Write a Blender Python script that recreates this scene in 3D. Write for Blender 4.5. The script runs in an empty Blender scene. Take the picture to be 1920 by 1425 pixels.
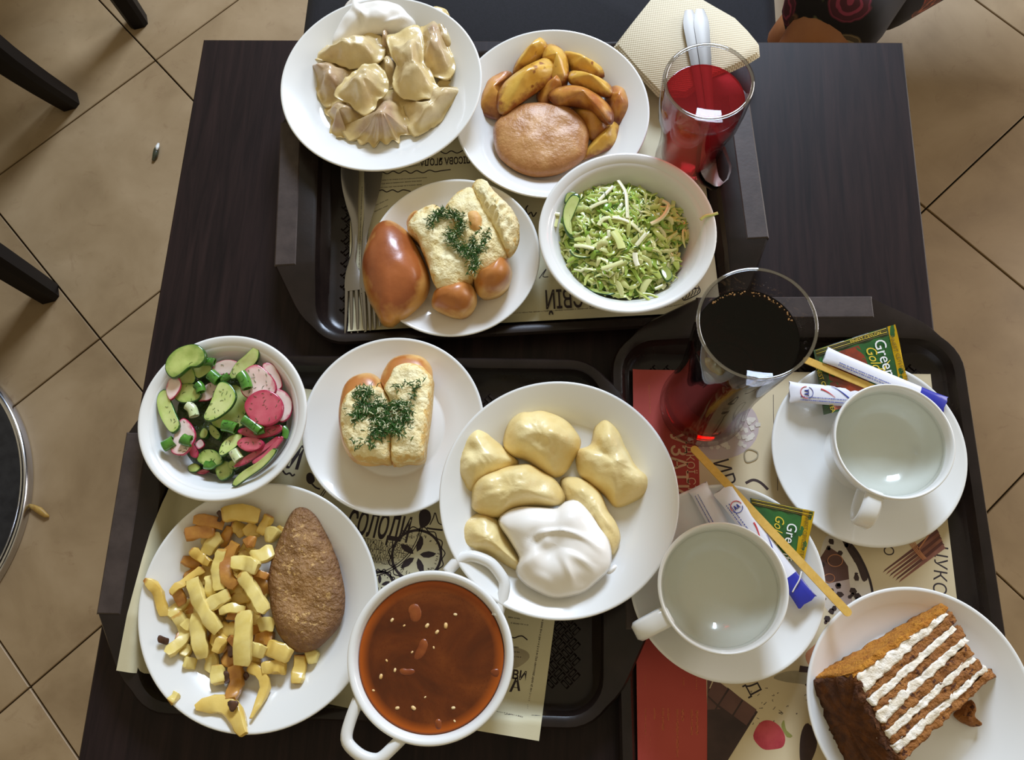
import bpy, math, random
from mathutils import Vector, Matrix, noise
random.seed(7)
SC = bpy.context.scene
COL = SC.collection
PI = math.pi

# ------------------------------------------------------------------ camera
RM = ((0.99814646, -0.02624576, -0.05490726),
      (0.04096205, 0.9569962, 0.28719399),
      (-0.04500841, 0.28891077, -0.95629745))
FPX, CAMZ = 1574.396, 1.55
cam_d = bpy.data.cameras.new('camera')
cam_d.sensor_width = 36.0
cam_d.lens = 36.0 * FPX / 1920.0
cam_d.clip_start = 0.01
cam = bpy.data.objects.new('camera', cam_d)
COL.objects.link(cam)
cam.matrix_world = Matrix(((RM[0][0], RM[0][1], -RM[0][2], 0.0),
                           (RM[1][0], RM[1][1], -RM[1][2], 0.0),
                           (RM[2][0], RM[2][1], -RM[2][2], CAMZ), (0, 0, 0, 1)))
SC.camera = cam

# ------------------------------------------------------------------ light
world = bpy.data.worlds.new('cafe_ambient')
SC.world = world
world.use_nodes = True
bg = world.node_tree.nodes['Background']
bg.inputs['Color'].default_value = (1.0, 0.86, 0.58, 1)
bg.inputs['Strength'].default_value = 0.41


def area(name, loc, target, sx, sy, power, color):
    d = bpy.data.lights.new(name, 'AREA')
    d.shape = 'RECTANGLE'
    d.size, d.size_y, d.energy, d.color = sx, sy, power, color
    o = bpy.data.objects.new(name, d)
    COL.objects.link(o)
    o.location = loc
    o.rotation_euler = (Vector(target) - Vector(loc)).to_track_quat('-Z', 'Y').to_euler()
    return o


area('window_daylight', (0.45, 3.3, 2.8), (0.0, 0.2, 0.75), 1.15, 0.95, 172, (0.66, 0.79, 1.0))
area('added_floor_fill', (2.9, 1.6, 1.05), (0.9, 0.6, 0.2), 1.3, 1.9, 50, (1.0, 0.96, 0.96))  # added fill with no known door behind it, brightens the right floor
SC.view_settings.view_transform = 'Standard'
SC.view_settings.look = 'None'
SC.view_settings.gamma = 1.0
SC.view_settings.use_curve_mapping = False
SC.view_settings.exposure = 0.0
SC.cycles.transparent_max_bounces = 24

# ------------------------------------------------------------------ helpers


def P(u, v, z=0.75):
    """point of the room at height z that the photograph shows at (u, v)"""
    a, b = (u - 960.0) / FPX, -(v - 712.5) / FPX
    w = [RM[i][0] * a + RM[i][1] * b + RM[i][2] for i in range(3)]
    t = (z - CAMZ) / w[2]
    return Vector((w[0] * t, w[1] * t, z))


def lin(c):
    r = []
    for x in c[:3]:
        x = x / 255.0
        r.append(x / 12.92 if x <= 0.04045 else ((x + 0.055) / 1.055) ** 2.4)
    return (r[0], r[1], r[2], 1.0)


def crop(x0, y0, s):
    def f(*pts):
        return [(x0 + x / s, y0 + y / s) for x, y in pts]
    return f


def n1(v, f, seed=0.0):
    return noise.noise(Vector((v[0] * f + seed * 3.1, v[1] * f - seed * 1.7, v[2] * f + seed * 0.7)))


class G:
    """collects geometry in room coordinates"""

    def __init__(self):
        self.v, self.f, self.m, self.e = [], [], [], []

    def add(self, vs, fs, mi=0, e=None):
        b = len(self.v)
        self.v += [tuple(x) for x in vs]
        self.f += [tuple(b + i for i in q) for q in fs]
        self.m += [mi] * len(fs)
        self.e += list(e) if e is not None else [0.0] * len(vs)
        return self


def make(name, g, mats, parent=None, org=None, smooth=True, sharp=None):
    me = bpy.data.meshes.new(name)
    if org is None:
        if parent is not None:
            rt = parent
            while rt.parent is not None: rt = rt.parent
            org = rt.location
        else:
            xs = [p[0] for p in g.v]; ys = [p[1] for p in g.v]; zs = [p[2] for p in g.v]
            org = ((min(xs) + max(xs)) / 2, (min(ys) + max(ys)) / 2, min(zs))
    ox, oy, oz = org[0], org[1], org[2]
    me.from_pydata([(x - ox, y - oy, z - oz) for x, y, z in g.v], [], g.f)
    if not isinstance(mats, (list, tuple)):
        mats = [mats]
    for m in mats:
        me.materials.append(m)
    if len(mats) > 1:
        me.polygons.foreach_set('material_index', g.m)
    if any(g.e):
        a = me.attributes.new('edge', 'FLOAT', 'POINT')
        a.data.foreach_set('value', g.e)
    me.update()
    if smooth:
        me.polygons.foreach_set('use_smooth', [True] * len(me.polygons))
        if sharp:
            me.set_sharp_from_angle(angle=math.radians(sharp))
    o = bpy.data.objects.new(name, me)
    COL.objects.link(o)
    if parent is not None:
        o.parent = parent
    else:
        o.location = org
    return o


def tag(o, label=None, cat=None, group=None, kind=None):
    if label: o['label'] = label
    if cat: o['category'] = cat
    if group: o['group'] = group
    if kind: o['kind'] = kind
    return o


def thing(name, label, cat, loc, group=None):
    o = bpy.data.objects.new(name, None)
    o.empty_display_size = 0.02
    COL.objects.link(o)
    o.location = loc
    return tag(o, label, cat, group)


def spline(pts, n, closed=True):
    m = len(pts)
    out = []
    segs = m if closed else m - 1
    L = []
    for i in range(segs):
        a, b = pts[i], pts[(i + 1) % m]
        L.append(math.dist(a, b))
    tot = sum(L)
    acc = 0.0
    i = 0
    cnt = n if closed else n - 1
    for k in range(n):
        s = tot * k / cnt
        while i < segs - 1 and acc + L[i] < s - 1e-12:
            acc += L[i]
            i += 1
        t = min(1.0, (s - acc) / max(L[i], 1e-9))
        if closed:
            p0, p1, p2, p3 = pts[(i - 1) % m], pts[i], pts[(i + 1) % m], pts[(i + 2) % m]
        else:
            p0, p1, p2, p3 = pts[max(i - 1, 0)], pts[i], pts[min(i + 1, m - 1)], pts[min(i + 2, m - 1)]
        q = []
        for c in range(len(p1)):
            q.append(0.5 * (2 * p1[c] + (p2[c] - p0[c]) * t + (2 * p0[c] - 5 * p1[c] + 4 * p2[c] - p3[c]) * t * t
                            + (3 * p1[c] - p0[c] - 3 * p2[c] + p3[c]) * t ** 3))
        out.append(tuple(q))
    return out


def centroid(p):
    A = cx = cy = 0.0
    for i in range(len(p)):
        x0, y0 = p[i][0], p[i][1]; x1, y1 = p[(i + 1) % len(p)][0], p[(i + 1) % len(p)][1]
        c = x0 * y1 - x1 * y0
        A += c; cx += (x0 + x1) * c; cy += (y0 + y1) * c
    if abs(A) < 1e-12:
        return (sum(q[0] for q in p) / len(p), sum(q[1] for q in p) / len(p))
    return (cx / (3 * A), cy / (3 * A))


def ccw(p):
    A = sum(p[i][0] * p[(i + 1) % len(p)][1] - p[(i + 1) % len(p)][0] * p[i][1] for i in range(len(p)))
    return p if A > 0 else list(reversed(p))


def pillow(px, zb, h, edge=0.3, p=2.0, q=0.6, amp=0.0, freq=60.0, bumps=(), n=48, k=10, und=0.9, seed=0.0,
           center=None, tilt=(0, 0), xyamp=0.35, g=None, mi=0, fold=None, flange=None):
    """solid food body: outline as seen at its widest height, domed top, flat underside.
    bumps: (u, v, radius m, height m) raised or sunk places"""
    eh = h * edge
    zo = zb + eh
    w = ccw([tuple(P(u, v, zo + 0.15 * h)[:2]) for u, v in px])
    w = spline(w, n)
    c = centroid(w) if center is None else tuple(P(center[0], center[1], zb + h)[:2])
    bl = [(P(u, v, zb + h)[0], P(u, v, zb + h)[1], r, bh) for u, v, r, bh in bumps]
    vs, fs, es = [], [], []

    def zt(x, y):
        return tilt[0] * (x - c[0]) + tilt[1] * (y - c[1])
    # underside
    for (x, y) in w:
        X, Y = c[0] + (x - c[0]) * und, c[1] + (y - c[1]) * und
        vs.append((X, Y, zb + zt(X, Y))); es.append(1.0)
    for j in range(k):
        r = 1.0 - j / k
        for (x, y) in w:
            X, Y = c[0] + (x - c[0]) * r, c[1] + (y - c[1]) * r
            if flange:
                t_ = min(1.0, max(0.0, (flange[1] - r) / (flange[1] - flange[0])))
                z = zo + (h - eh) * (t_ * t_ * (3 - 2 * t_)) + .0012 * r ** 5 * math.sin(13 * math.atan2(y - c[1], x - c[0]) + seed)
            else:
                z = zo + (h - eh) * (1 - r ** p) ** q
            kk = 1 - r ** 6
            for bx, by, br, bh in bl:
                z += bh * kk * math.exp(-((X - bx) ** 2 + (Y - by) ** 2) / (br * br))
            if amp:
                z += amp * (0.35 + 0.65 * kk) * (n1((X, Y, 0), freq, seed) + 0.5 * n1((X, Y, 0.3), freq * 2.3, seed))
                d = amp * xyamp
                X += d * n1((X, Y, z), freq * 1.3, seed + 5); Y += d * n1((X, Y, z), freq * 1.3, seed + 9)
            if fold:
                z += fold(X, Y, r)
            vs.append((X, Y, z + zt(X, Y))); es.append(r)
    X, Y = c
    z = zb + h + sum(bh * math.exp(-((X - bx) ** 2 + (Y - by) ** 2) / (br * br)) for bx, by, br, bh in bl)
    if amp: z += amp * (n1((X, Y, 0), freq, seed) + 0.5 * n1((X, Y, 0.3), freq * 2.3, seed))
    vs.append((X, Y, z)); es.append(0.0)
    top = len(vs) - 1
    vs.append((c[0], c[1], zb)); es.append(0.6)
    for j in range(k):
        for i in range(n):
            a, b = j * n + i, j * n + (i + 1) % n
            fs.append((a, b, b + n, a + n))
    for i in range(n):
        fs.append((k * n + i, k * n + (i + 1) % n, top))
        fs.append(((i + 1) % n, i, top + 1))
    g = g or G()
    return g.add(vs, fs, mi, es)


def lathe(prof, c, seg=64, g=None, mi=0, fr=None, e=None):
    """prof: (r, z) list; closed at r == 0 ends"""
    vs, fs, rows, ee = [], [], [], []
    for pi_, (r, z) in enumerate(prof):
        if r < 1e-7:
            rows.append([len(vs)]); vs.append((c[0], c[1], c[2] + z)); ee.append(e[pi_] if e else 0)
        else:
            row = []
            for i in range(seg):
                a = 2 * PI * i / seg
                rr = fr(r, z, a) if fr else r
                row.append(len(vs)); vs.append((c[0] + rr * math.cos(a), c[1] + rr * math.sin(a), c[2] + z)); ee.append(e[pi_] if e else 0)
            rows.append(row)
    for a, b in zip(rows, rows[1:]):
        if len(a) == 1 and len(b) == 1: continue
        for i in range(seg):
            j = (i + 1) % seg
            if len(a) == 1: fs.append((a[0], b[j], b[i]))
            elif len(b) == 1: fs.append((a[i], a[j], b[0]))
            else: fs.append((a[i], a[j], b[j], b[i]))
    g = g or G()
    return g.add(vs, fs, mi, ee)


def sweep(path, sec, g=None, mi=0, scale=None, up=(0, 0, 1), cap=True, closed=False, e=None, rough=0.0, seed=0):
    m = len(sec); n = len(path)
    path = [Vector(q) for q in path]
    up = Vector(up)
    vs, fs, ee = [], [], []
    for i in range(n):
        if closed: t = path[(i + 1) % n] - path[i - 1]
        else: t = path[min(i + 1, n - 1)] - path[max(i - 1, 0)]
        t.normalize()
        s = t.cross(up)
        if s.length < 1e-5: s = t.cross(Vector((1, 0, 0)))
        s.normalize()
        nn = s.cross(t)
        sc = scale[i] if scale else 1.0
        su, sv = (sc if isinstance(sc, tuple) else (sc, sc))
        for u, v in sec:
            q = path[i] + s * (u * su) + nn * (v * sv)
            if rough:
                q = q + Vector((n1(q, 140, seed), n1(q, 140, seed + 4), n1(q, 140, seed + 8))) * rough
            vs.append(tuple(q)); ee.append(e[i] if e else 0.0)
    for i in range(n if closed else n - 1):
        for j in range(m):
            a, b = i * m + j, i * m + (j + 1) % m
            c, d = ((i + 1) % n) * m + (j + 1) % m, ((i + 1) % n) * m + j
            fs.append((a, b, c, d))
    if cap and not closed:
        fs.append(tuple(reversed(range(m)))); fs.append(tuple((n - 1) * m + j for j in range(m)))
    # outward orientation is settled here: section is listed counter-clockwise seen along the path
    fs = [tuple(reversed(q)) for q in fs]
    g = g or G()
    return g.add(vs, fs, mi, ee)


def circ(r, m=10, ry=None):
    return [(r * math.cos(2 * PI * i / m), (ry or r) * math.sin(2 * PI * i / m)) for i in range(m)]


def rrect(w, h, b):
    w, h = w / 2, h / 2
    return [(w, -h + b), (w, h - b), (w - b, h), (-w + b, h), (-w, h - b), (-w, -h + b), (-w + b, -h), (w - b, -h)]


def offs(pl, d):
    """offset a CCW polygon inwards by d"""
    n = len(pl); out = []
    for i in range(n):
        p0, p1, p2 = Vector(pl[i - 1]), Vector(pl[i]), Vector(pl[(i + 1) % n])
        e1, e2 = (p1 - p0), (p2 - p1)
        if e1.length < 1e-9 or e2.length < 1e-9: out.append(tuple(p1)); continue
        e1.normalize(); e2.normalize()
        a, b = Vector((-e1.y, e1.x)), Vector((-e2.y, e2.x))
        m = a + b
        if m.length < 1e-6: m = a
        m.normalize()
        k = d / max(0.3, m.dot(a))
        out.append((p1.x + m.x * k, p1.y + m.y * k))
    return out


def slab(pl, z0, z1, bev=0.002, g=None, mi=0, zf=None):
    pl = ccw([tuple(q[:2]) for q in pl]); n = len(pl)
    rings = [(offs(pl, bev), z0), (pl, z0 + bev), (pl, z1 - bev), (offs(pl, bev), z1)]
    vs, fs = [], []
    for r, z in rings:
        for x, y in r: vs.append((x, y, z + (zf(x, y) if zf else 0)))
    for k in range(3):
        for i in range(n):
            fs.append((k * n + i, k * n + (i + 1) % n, (k + 1) * n + (i + 1) % n, (k + 1) * n + i))
    fs.append(tuple(reversed(range(n)))); fs.append(tuple(3 * n + i for i in range(n)))
    g = g or G()
    return g.add(vs, fs, mi)


def rot2(x, y, a): return (x * math.cos(a) - y * math.sin(a), x * math.sin(a) + y * math.cos(a))


def rrpoly(cx, cy, w, h, r, ang=0.0, k=6):
    out = []
    for sx, sy, a0 in ((1, 1, 0), (-1, 1, 90), (-1, -1, 180), (1, -1, 270)):
        for i in range(k + 1):
            a = math.radians(a0 + 90 * i / k)
            x, y = rot2(sx * (w / 2 - r) + r * math.cos(a), sy * (h / 2 - r) + r * math.sin(a), ang)
            out.append((cx + x, cy + y))
    return out


def text(s, parent, u, v, z, size, ang, mat, xs=1.0, name='lettering', align='CENTER', org=None, tilt=None, shear=0.0, bold=0.0):
    d = bpy.data.curves.new(name, 'FONT')
    d.body = s
    d.size = size
    d.align_x = align
    d.align_y = 'CENTER'
    d.extrude = 0.00006
    d.shear = shear
    d.offset = bold
    d.resolution_u = 3
    d.materials.append(mat)
    o = bpy.data.objects.new(name, d)
    COL.objects.link(o)
    o.parent = parent
    root = parent
    while root.parent is not None: root = root.parent
    o.location = P(u, v, z) - Vector(root.location)
    o.rotation_euler = (0, 0, ang) if tilt is None else (tilt[0], tilt[1], ang)
    o.scale = (xs, 1, 1)
    return o

# ------------------------------------------------------------------ materials


def nodes(name):
    m = bpy.data.materials.new(name)
    m.use_nodes = True
    nt = m.node_tree
    b = nt.nodes['Principled BSDF']
    return m, nt, b


def setv(b, **k):
    for n, v in k.items():
        key = {'rough': 'Roughness', 'spec': 'Specular IOR Level', 'coat': 'Coat Weight', 'coatr': 'Coat Roughness', 'metal': 'Metallic',
               'trans': 'Transmission Weight', 'ior': 'IOR', 'sss': 'Subsurface Weight', 'sheen': 'Sheen Weight', 'alpha': 'Alpha'}[n]
        b.inputs[key].default_value = v


def coord(nt, scale=(1, 1, 1), space='Object'):
    tc = nt.nodes.new('ShaderNodeTexCoord')
    mp = nt.nodes.new('ShaderNodeMapping')
    mp.inputs['Scale'].default_value = scale
    nt.links.new(tc.outputs[space], mp.inputs['Vector'])
    return mp.outputs['Vector']


def noise_n(nt, vec, scale, detail=3.0, rough=0.55, dist=0.0):
    t = nt.nodes.new('ShaderNodeTexNoise')
    t.inputs['Scale'].default_value = scale
    t.inputs['Detail'].default_value = detail
    t.inputs['Roughness'].default_value = rough
    t.inputs['Distortion'].default_value = dist
    nt.links.new(vec, t.inputs['Vector'])
    return t.outputs['Fac']


def ramp(nt, fac, stops):
    r = nt.nodes.new('ShaderNodeValToRGB')
    el = r.color_ramp.elements
    while len(el) < len(stops): el.new(0.5)
    for e, (p, c) in zip(el, stops):
        e.position = p; e.color = c
    nt.links.new(fac, r.inputs['Fac'])
    return r.outputs['Color']


def mixc(nt, fac, a, b):
    m = nt.nodes.new('ShaderNodeMix'); m.data_type = 'RGBA'
    for s, i in ((fac, 0), (a, 6), (b, 7)):
        if isinstance(s, (int, float, tuple)): m.inputs[i].default_value = s
        else: nt.links.new(s, m.inputs[i])
    return m.outputs[2]


def mathn(nt, op, a, b=0.0, clamp=False):
    m = nt.nodes.new('ShaderNodeMath'); m.operation = op; m.use_clamp = clamp
    for s, i in ((a, 0), (b, 1)):
        if isinstance(s, (int, float)): m.inputs[i].default_value = s
        else: nt.links.new(s, m.inputs[i])
    return m.outputs[0]


def bump(nt, b, height, strength=0.3, dist=0.001):
    n = nt.nodes.new('ShaderNodeBump')
    n.inputs['Strength'].default_value = strength
    n.inputs['Distance'].default_value = dist
    nt.links.new(height, n.inputs['Height'])
    nt.links.new(n.outputs['Normal'], b.inputs['Normal'])


def plain(name, c, **k):
    m, nt, b = nodes(name)
    b.inputs['Base Color'].default_value = lin(c)
    setv(b, **k)
    return m


def food(name, c1, c2, scale=60, edge=None, epos=(0.6, 1.0), bs=200, bst=0.3, bd=0.001, contrast=(0.35, 0.65), spots=None, **k):
    """mottled food surface; 'edge' attribute (0 centre .. 1 rim or tip) brings in the rim colour"""
    m, nt, b = nodes(name)
    v = coord(nt)
    oi = nt.nodes.new('ShaderNodeObjectInfo')
    va = nt.nodes.new('ShaderNodeVectorMath'); va.operation = 'ADD'
    nt.links.new(v, va.inputs[0])
    cb = nt.nodes.new('ShaderNodeCombineXYZ')
    nt.links.new(oi.outputs['Random'], cb.inputs[0]); nt.links.new(oi.outputs['Random'], cb.inputs[1])
    nt.links.new(cb.outputs[0], va.inputs[1])
    v = va.outputs[0]
    f = noise_n(nt, v, scale, 4)
    col = ramp(nt, f, [(contrast[0], lin(c1)), (contrast[1], lin(c2))])
    if spots:
        sc, sz, sp = spots
        f2 = noise_n(nt, v, sz, 2)
        col = mixc(nt, ramp(nt, f2, [(sp, (0, 0, 0, 1)), (sp + 0.06, (1, 1, 1, 1))]), col, lin(sc))
    if edge:
        at = nt.nodes.new('ShaderNodeAttribute'); at.attribute_name = 'edge'
        f3 = noise_n(nt, v, scale * 1.7, 3)
        s = mathn(nt, 'ADD', at.outputs['Fac'], mathn(nt, 'MULTIPLY', mathn(nt, 'SUBTRACT', f3, 0.5), 0.8))
        col = mixc(nt, ramp(nt, s, [(epos[0], (0, 0, 0, 1)), (epos[1], (1, 1, 1, 1))]), col, lin(edge))
    nt.links.new(col, b.inputs['Base Color'])
    if bst:
        bump(nt, b, noise_n(nt, v, bs, 4), bst, bd)
    setv(b, **k)
    return m


M = {}
M['china'] = plain('china', (233, 233, 229), rough=0.22, spec=0.5, coat=0.6, coatr=0.04)
M['tray'] = None


def m_tray():
    m, nt, b = nodes('dark_plastic')
    v = coord(nt)
    f = noise_n(nt, v, 40, 5)
    nt.links.new(ramp(nt, f, [(0.3, lin((26, 19, 17))), (0.7, lin((36, 27, 24)))]), b.inputs['Base Color'])
    r = nt.nodes.new('ShaderNodeMapRange')
    nt.links.new(noise_n(nt, v, 14, 4), r.inputs['Value'])
    r.inputs['To Min'].default_value = 0.16; r.inputs['To Max'].default_value = 0.4
    nt.links.new(r.outputs[0], b.inputs['Roughness'])
    bump(nt, b, noise_n(nt, v, 600, 2), 0.08, 0.0004)
    setv(b, spec=0.3)
    return m


M['tray'] = m_tray()


def m_wood(name, c1, c2, rough=0.38, sc=(2.5, 38, 38), coat=0.0):
    m, nt, b = nodes(name)
    v = coord(nt, sc)
    f = noise_n(nt, v, 3.0, 6, 0.6, 0.6)
    nt.links.new(ramp(nt, f, [(0.3, lin(c1)), (0.7, lin(c2))]), b.inputs['Base Color'])
    bump(nt, b, f, 0.08, 0.0006)
    setv(b, rough=rough, coat=coat, coatr=0.3, spec=0.16)
    return m


M['table'] = m_wood('dark_stained_wood', (24, 17, 18), (44, 31, 30), 0.42, (38, 2.5, 38))
M['chairwood'] = m_wood('black_stained_wood', (12, 8, 8), (20, 14, 13), 0.45, (30, 30, 2.5))
M['upholstery'] = food('black_upholstery', (12, 10, 15), (20, 17, 24), 300, bs=900, bst=0.3, rough=0.85)
M['handle'] = food('sheen_lightened_plastic', (58, 48, 45), (70, 59, 55), 60, bs=300, bst=.1, rough=.5, spec=.35)  # lighter than the tray: ceiling sheen on the handle tops put into the colour
M['chrome'] = plain('chrome', (200, 200, 205), metal=1.0, rough=0.18)
M['steel'] = plain('cutlery_steel', (150, 146, 142), metal=1.0, rough=0.24)
M['spoonsteel'] = plain('spoon_steel', (112, 108, 102), metal=1.0, rough=0.36)
M['stoolseat'] = food('dark_stool_seat', (26, 24, 24), (38, 36, 35), 60, bst=0.1, rough=0.45)


def m_tile():
    m, nt, b = nodes('beige_floor_tile')
    v = coord(nt)
    oi = nt.nodes.new('ShaderNodeObjectInfo')
    cb = nt.nodes.new('ShaderNodeCombineXYZ')
    for i in range(3): nt.links.new(mathn(nt, 'MULTIPLY', oi.outputs['Random'], 7.0 + 3 * i), cb.inputs[i])
    va = nt.nodes.new('ShaderNodeVectorMath'); va.operation = 'ADD'
    nt.links.new(v, va.inputs[0]); nt.links.new(cb.outputs[0], va.inputs[1])
    v = va.outputs[0]
    f = noise_n(nt, v, 5, 8, 0.6, 0.4)
    col = ramp(nt, f, [(0.25, lin((124, 100, 68))), (0.5, lin((150, 125, 90))), (0.75, lin((168, 143, 108)))])
    f2 = noise_n(nt, v, 22, 6, 0.7, 1.2)
    col = mixc(nt, ramp(nt, f2, [(0.58, (0, 0, 0, 1)), (0.75, (0.5, 0.5, 0.5, 1))]), col, lin((112, 80, 52)))
    col = mixc(nt, 0.14, col, ramp(nt, oi.outputs['Random'], [(0.0, lin((116, 88, 60))), (1.0, lin((180, 156, 122)))]))
    nt.links.new(col, b.inputs['Base Color'])
    r = nt.nodes.new('ShaderNodeMapRange')
    nt.links.new(f, r.inputs['Value']); r.inputs['To Min'].default_value = 0.4; r.inputs['To Max'].default_value = 0.6
    nt.links.new(r.outputs[0], b.inputs['Roughness'])
    bump(nt, b, f2, 0.06, 0.001)
    return m


M['tile'] = m_tile()
M['grout'] = food('dark_grout', (48, 40, 34), (62, 52, 44), 80, bst=0.2, rough=0.9)


def m_paper(name, c, c2, rough=0.7):
    return food(name, c, c2, 8, bs=500, bst=0.05, rough=rough, spec=0.3)


M['paper'] = m_paper('cream_paper', (205, 196, 160), (214, 206, 174))
M['paper_w'] = m_paper('parchment_print', (206, 188, 150), (216, 200, 166))
M['redprint'] = m_paper('red_print', (168, 66, 58), (178, 76, 66))
M['ink'] = plain('brown_black_ink', (48, 36, 38), rough=0.8)
M['ink_l'] = plain('thin_grey_ink', (92, 80, 72), rough=0.8)
M['ink_cream'] = plain('cream_ink', (216, 178, 140), rough=0.8)
M['ink_ochre'] = plain('ochre_ink', (198, 110, 66), rough=0.8)
M['ink_choc'] = food('chocolate_print', (88, 58, 52), (102, 70, 62), 30, bst=0, rough=0.7)
M['ink_dchoc'] = food('dark_chocolate_print', (50, 34, 32), (66, 46, 42), 40, bst=0, rough=0.7)
M['ink_berry'] = food('strawberry_print', (168, 44, 58), (196, 74, 80), 60, bst=0, rough=0.7)
M['ink_green'] = plain('leaf_print', (150, 150, 80), rough=0.7)
M['ink_orange'] = food('peach_print', (184, 116, 76), (200, 140, 100), 40, bst=0, rough=0.7)
M['ink_cin'] = food('cinnamon_print', (120, 72, 58), (150, 98, 80), 40, bst=0, rough=0.7)
M['ink_cind'] = plain('dark_cinnamon_print', (96, 54, 46), rough=0.7)
M['ink_white'] = food('pale_print', (222, 214, 200), (206, 196, 184), 50, bst=0, rough=0.7)
M['ink_grey'] = food('smudge_print', (150, 138, 112), (170, 158, 130), 40, bst=0, rough=0.8)
M['ink_mauve'] = plain('mauve_print', (190, 172, 168), rough=0.7)

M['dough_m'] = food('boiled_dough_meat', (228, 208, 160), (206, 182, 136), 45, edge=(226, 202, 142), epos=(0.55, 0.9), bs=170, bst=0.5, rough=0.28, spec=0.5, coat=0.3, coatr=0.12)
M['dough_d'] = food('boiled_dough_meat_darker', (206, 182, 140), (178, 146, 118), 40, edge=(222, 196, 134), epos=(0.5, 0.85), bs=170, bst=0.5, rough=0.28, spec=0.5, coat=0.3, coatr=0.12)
M['dough_p'] = food('boiled_dough_potato', (242, 224, 166), (234, 210, 144), 40, edge=(232, 204, 132), epos=(0.6, 1.0), bs=110, bst=0.45, bd=0.002, rough=0.38, spec=0.5, coat=0.2, coatr=0.2)
M['cream'] = food('sour_cream', (246, 242, 234), (240, 234, 224), 30, bst=0.1, bs=60, rough=0.25, coat=0.3, coatr=0.15)
M['butter'] = plain('melted_butter', (214, 196, 84), rough=0.1, coat=0.8)
M['wedge'] = food('roast_potato_flesh', (232, 188, 84), (218, 164, 60), 60, edge=(150, 84, 32), epos=(0.72, 1.15), bs=160, bst=0.35, rough=0.32, coat=0.4, coatr=0.2, spots=((150, 90, 34), 70, 0.66))
M['wedge_b'] = food('roast_potato_browned', (214, 154, 66), (178, 104, 44), 50, edge=(128, 68, 32), epos=(0.6, 1.1), bs=160, bst=0.4, rough=0.35, coat=0.35, coatr=0.2)
M['patty'] = food('fried_patty', (180, 126, 72), (204, 154, 96), 40, edge=(170, 112, 60), epos=(0.7, 1.1), bs=230, bst=0.6, bd=0.002, rough=0.42, coat=0.15, coatr=0.3)
M['breaded'] = food('breaded_meat', (142, 102, 58), (172, 128, 76), 60, edge=(128, 88, 54), epos=(0.6, 1.1), bs=230, bst=1.0, bd=0.004, rough=0.5, spots=((206, 164, 100), 260, 0.60))
M['fry'] = food('fried_potato', (232, 202, 112), (222, 184, 86), 50, edge=(176, 112, 44), epos=(0.78, 1.2), bs=120, bst=0.3, rough=0.3, coat=0.35, coatr=0.2)
M['fry_p'] = food('fried_potato_pale', (236, 216, 138), (226, 200, 106), 50, edge=(210, 164, 80), epos=(0.9, 1.3), bs=120, bst=0.3, rough=0.28, coat=0.4, coatr=0.2)
M['fry_b'] = food('fried_potato_browned', (206, 150, 66), (178, 116, 50), 60, edge=(92, 52, 26), epos=(0.7, 1.05), bs=140, bst=0.4, rough=0.35, coat=0.3, coatr=0.2)
M['char'] = food('charred_bit', (60, 36, 24), (92, 56, 32), 120, bs=200, bst=0.6, rough=0.5)
M['crust'] = food('baked_crust', (176, 106, 46), (196, 128, 62), 25, edge=(228, 184, 112), epos=(0.78, 1.15), bs=200, bst=0.12, rough=0.38, coat=0.25, coatr=0.25)
M['crust_d'] = food('dark_baked_crust', (146, 76, 36), (172, 96, 46), 22, edge=(218, 164, 90), epos=(0.78, 1.12), bs=150, bst=0.3, rough=0.34, coat=0.4, coatr=0.22)
M['patch'] = food('browned_crumb', (226, 176, 104), (208, 150, 80), 60, bst=.5, rough=.6)
M['crumb'] = food('bread_crumb', (250, 238, 190), (240, 220, 158), 90, edge=(226, 188, 112), epos=(0.88, 1.2), bs=230, bst=0.8, bd=0.003, rough=0.55, sss=0.0)
M['dill'] = food('chopped_dill', (34, 70, 26), (62, 104, 38), 200, bst=0, rough=0.4)
M['garlic'] = food('garlic_paste', (238, 238, 206), (216, 222, 176), 200, bst=0.4, rough=0.3)


def m_cabbage():
    m, nt, b = nodes('shredded_cabbage')
    at = nt.nodes.new('ShaderNodeAttribute'); at.attribute_name = 'edge'
    col = ramp(nt, at.outputs['Fac'], [(0.0, lin((108, 160, 44))), (0.25, lin((164, 194, 76))), (0.55, lin((202, 214, 116))), (0.85, lin((226, 228, 160))), (1.0, lin((240, 238, 206)))])
    nt.links.new(col, b.inputs['Base Color'])
    setv(b, rough=0.25, coat=0.4, coatr=0.15)
    return m


M['cabbage'] = m_cabbage()
M['slawbed'] = food('cabbage_bed', (150, 178, 78), (118, 150, 54), 160, bs=200, bst=1.0, bd=0.004, rough=0.4)
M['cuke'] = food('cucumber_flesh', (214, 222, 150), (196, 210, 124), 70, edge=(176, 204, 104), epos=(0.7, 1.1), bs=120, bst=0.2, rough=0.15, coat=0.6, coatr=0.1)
M['cuke_d'] = food('cucumber_flesh_deep_green', (188, 200, 114), (160, 178, 88), 70, edge=(122, 152, 64), epos=(0.65, 1.05), bs=120, bst=0.2, rough=0.15, coat=0.6, coatr=0.1)  # deeper green flesh with a darker rim
M['rind'] = food('cucumber_rind', (36, 76, 26), (58, 104, 36), 90, bst=0.1, rough=0.2, coat=0.6, coatr=0.1)
M['radish'] = food('radish_flesh', (238, 220, 208), (232, 200, 190), 60, edge=(214, 120, 136), epos=(0.8, 1.05), bs=120, bst=0.1, rough=0.18, coat=0.6, coatr=0.1)
M['radish_p'] = food('radish_flesh_pink', (206, 100, 112), (190, 76, 94), 60, edge=(176, 40, 72), epos=(0.7, 1.0), bs=120, bst=0.1, rough=0.18, coat=0.6, coatr=0.1)
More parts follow.
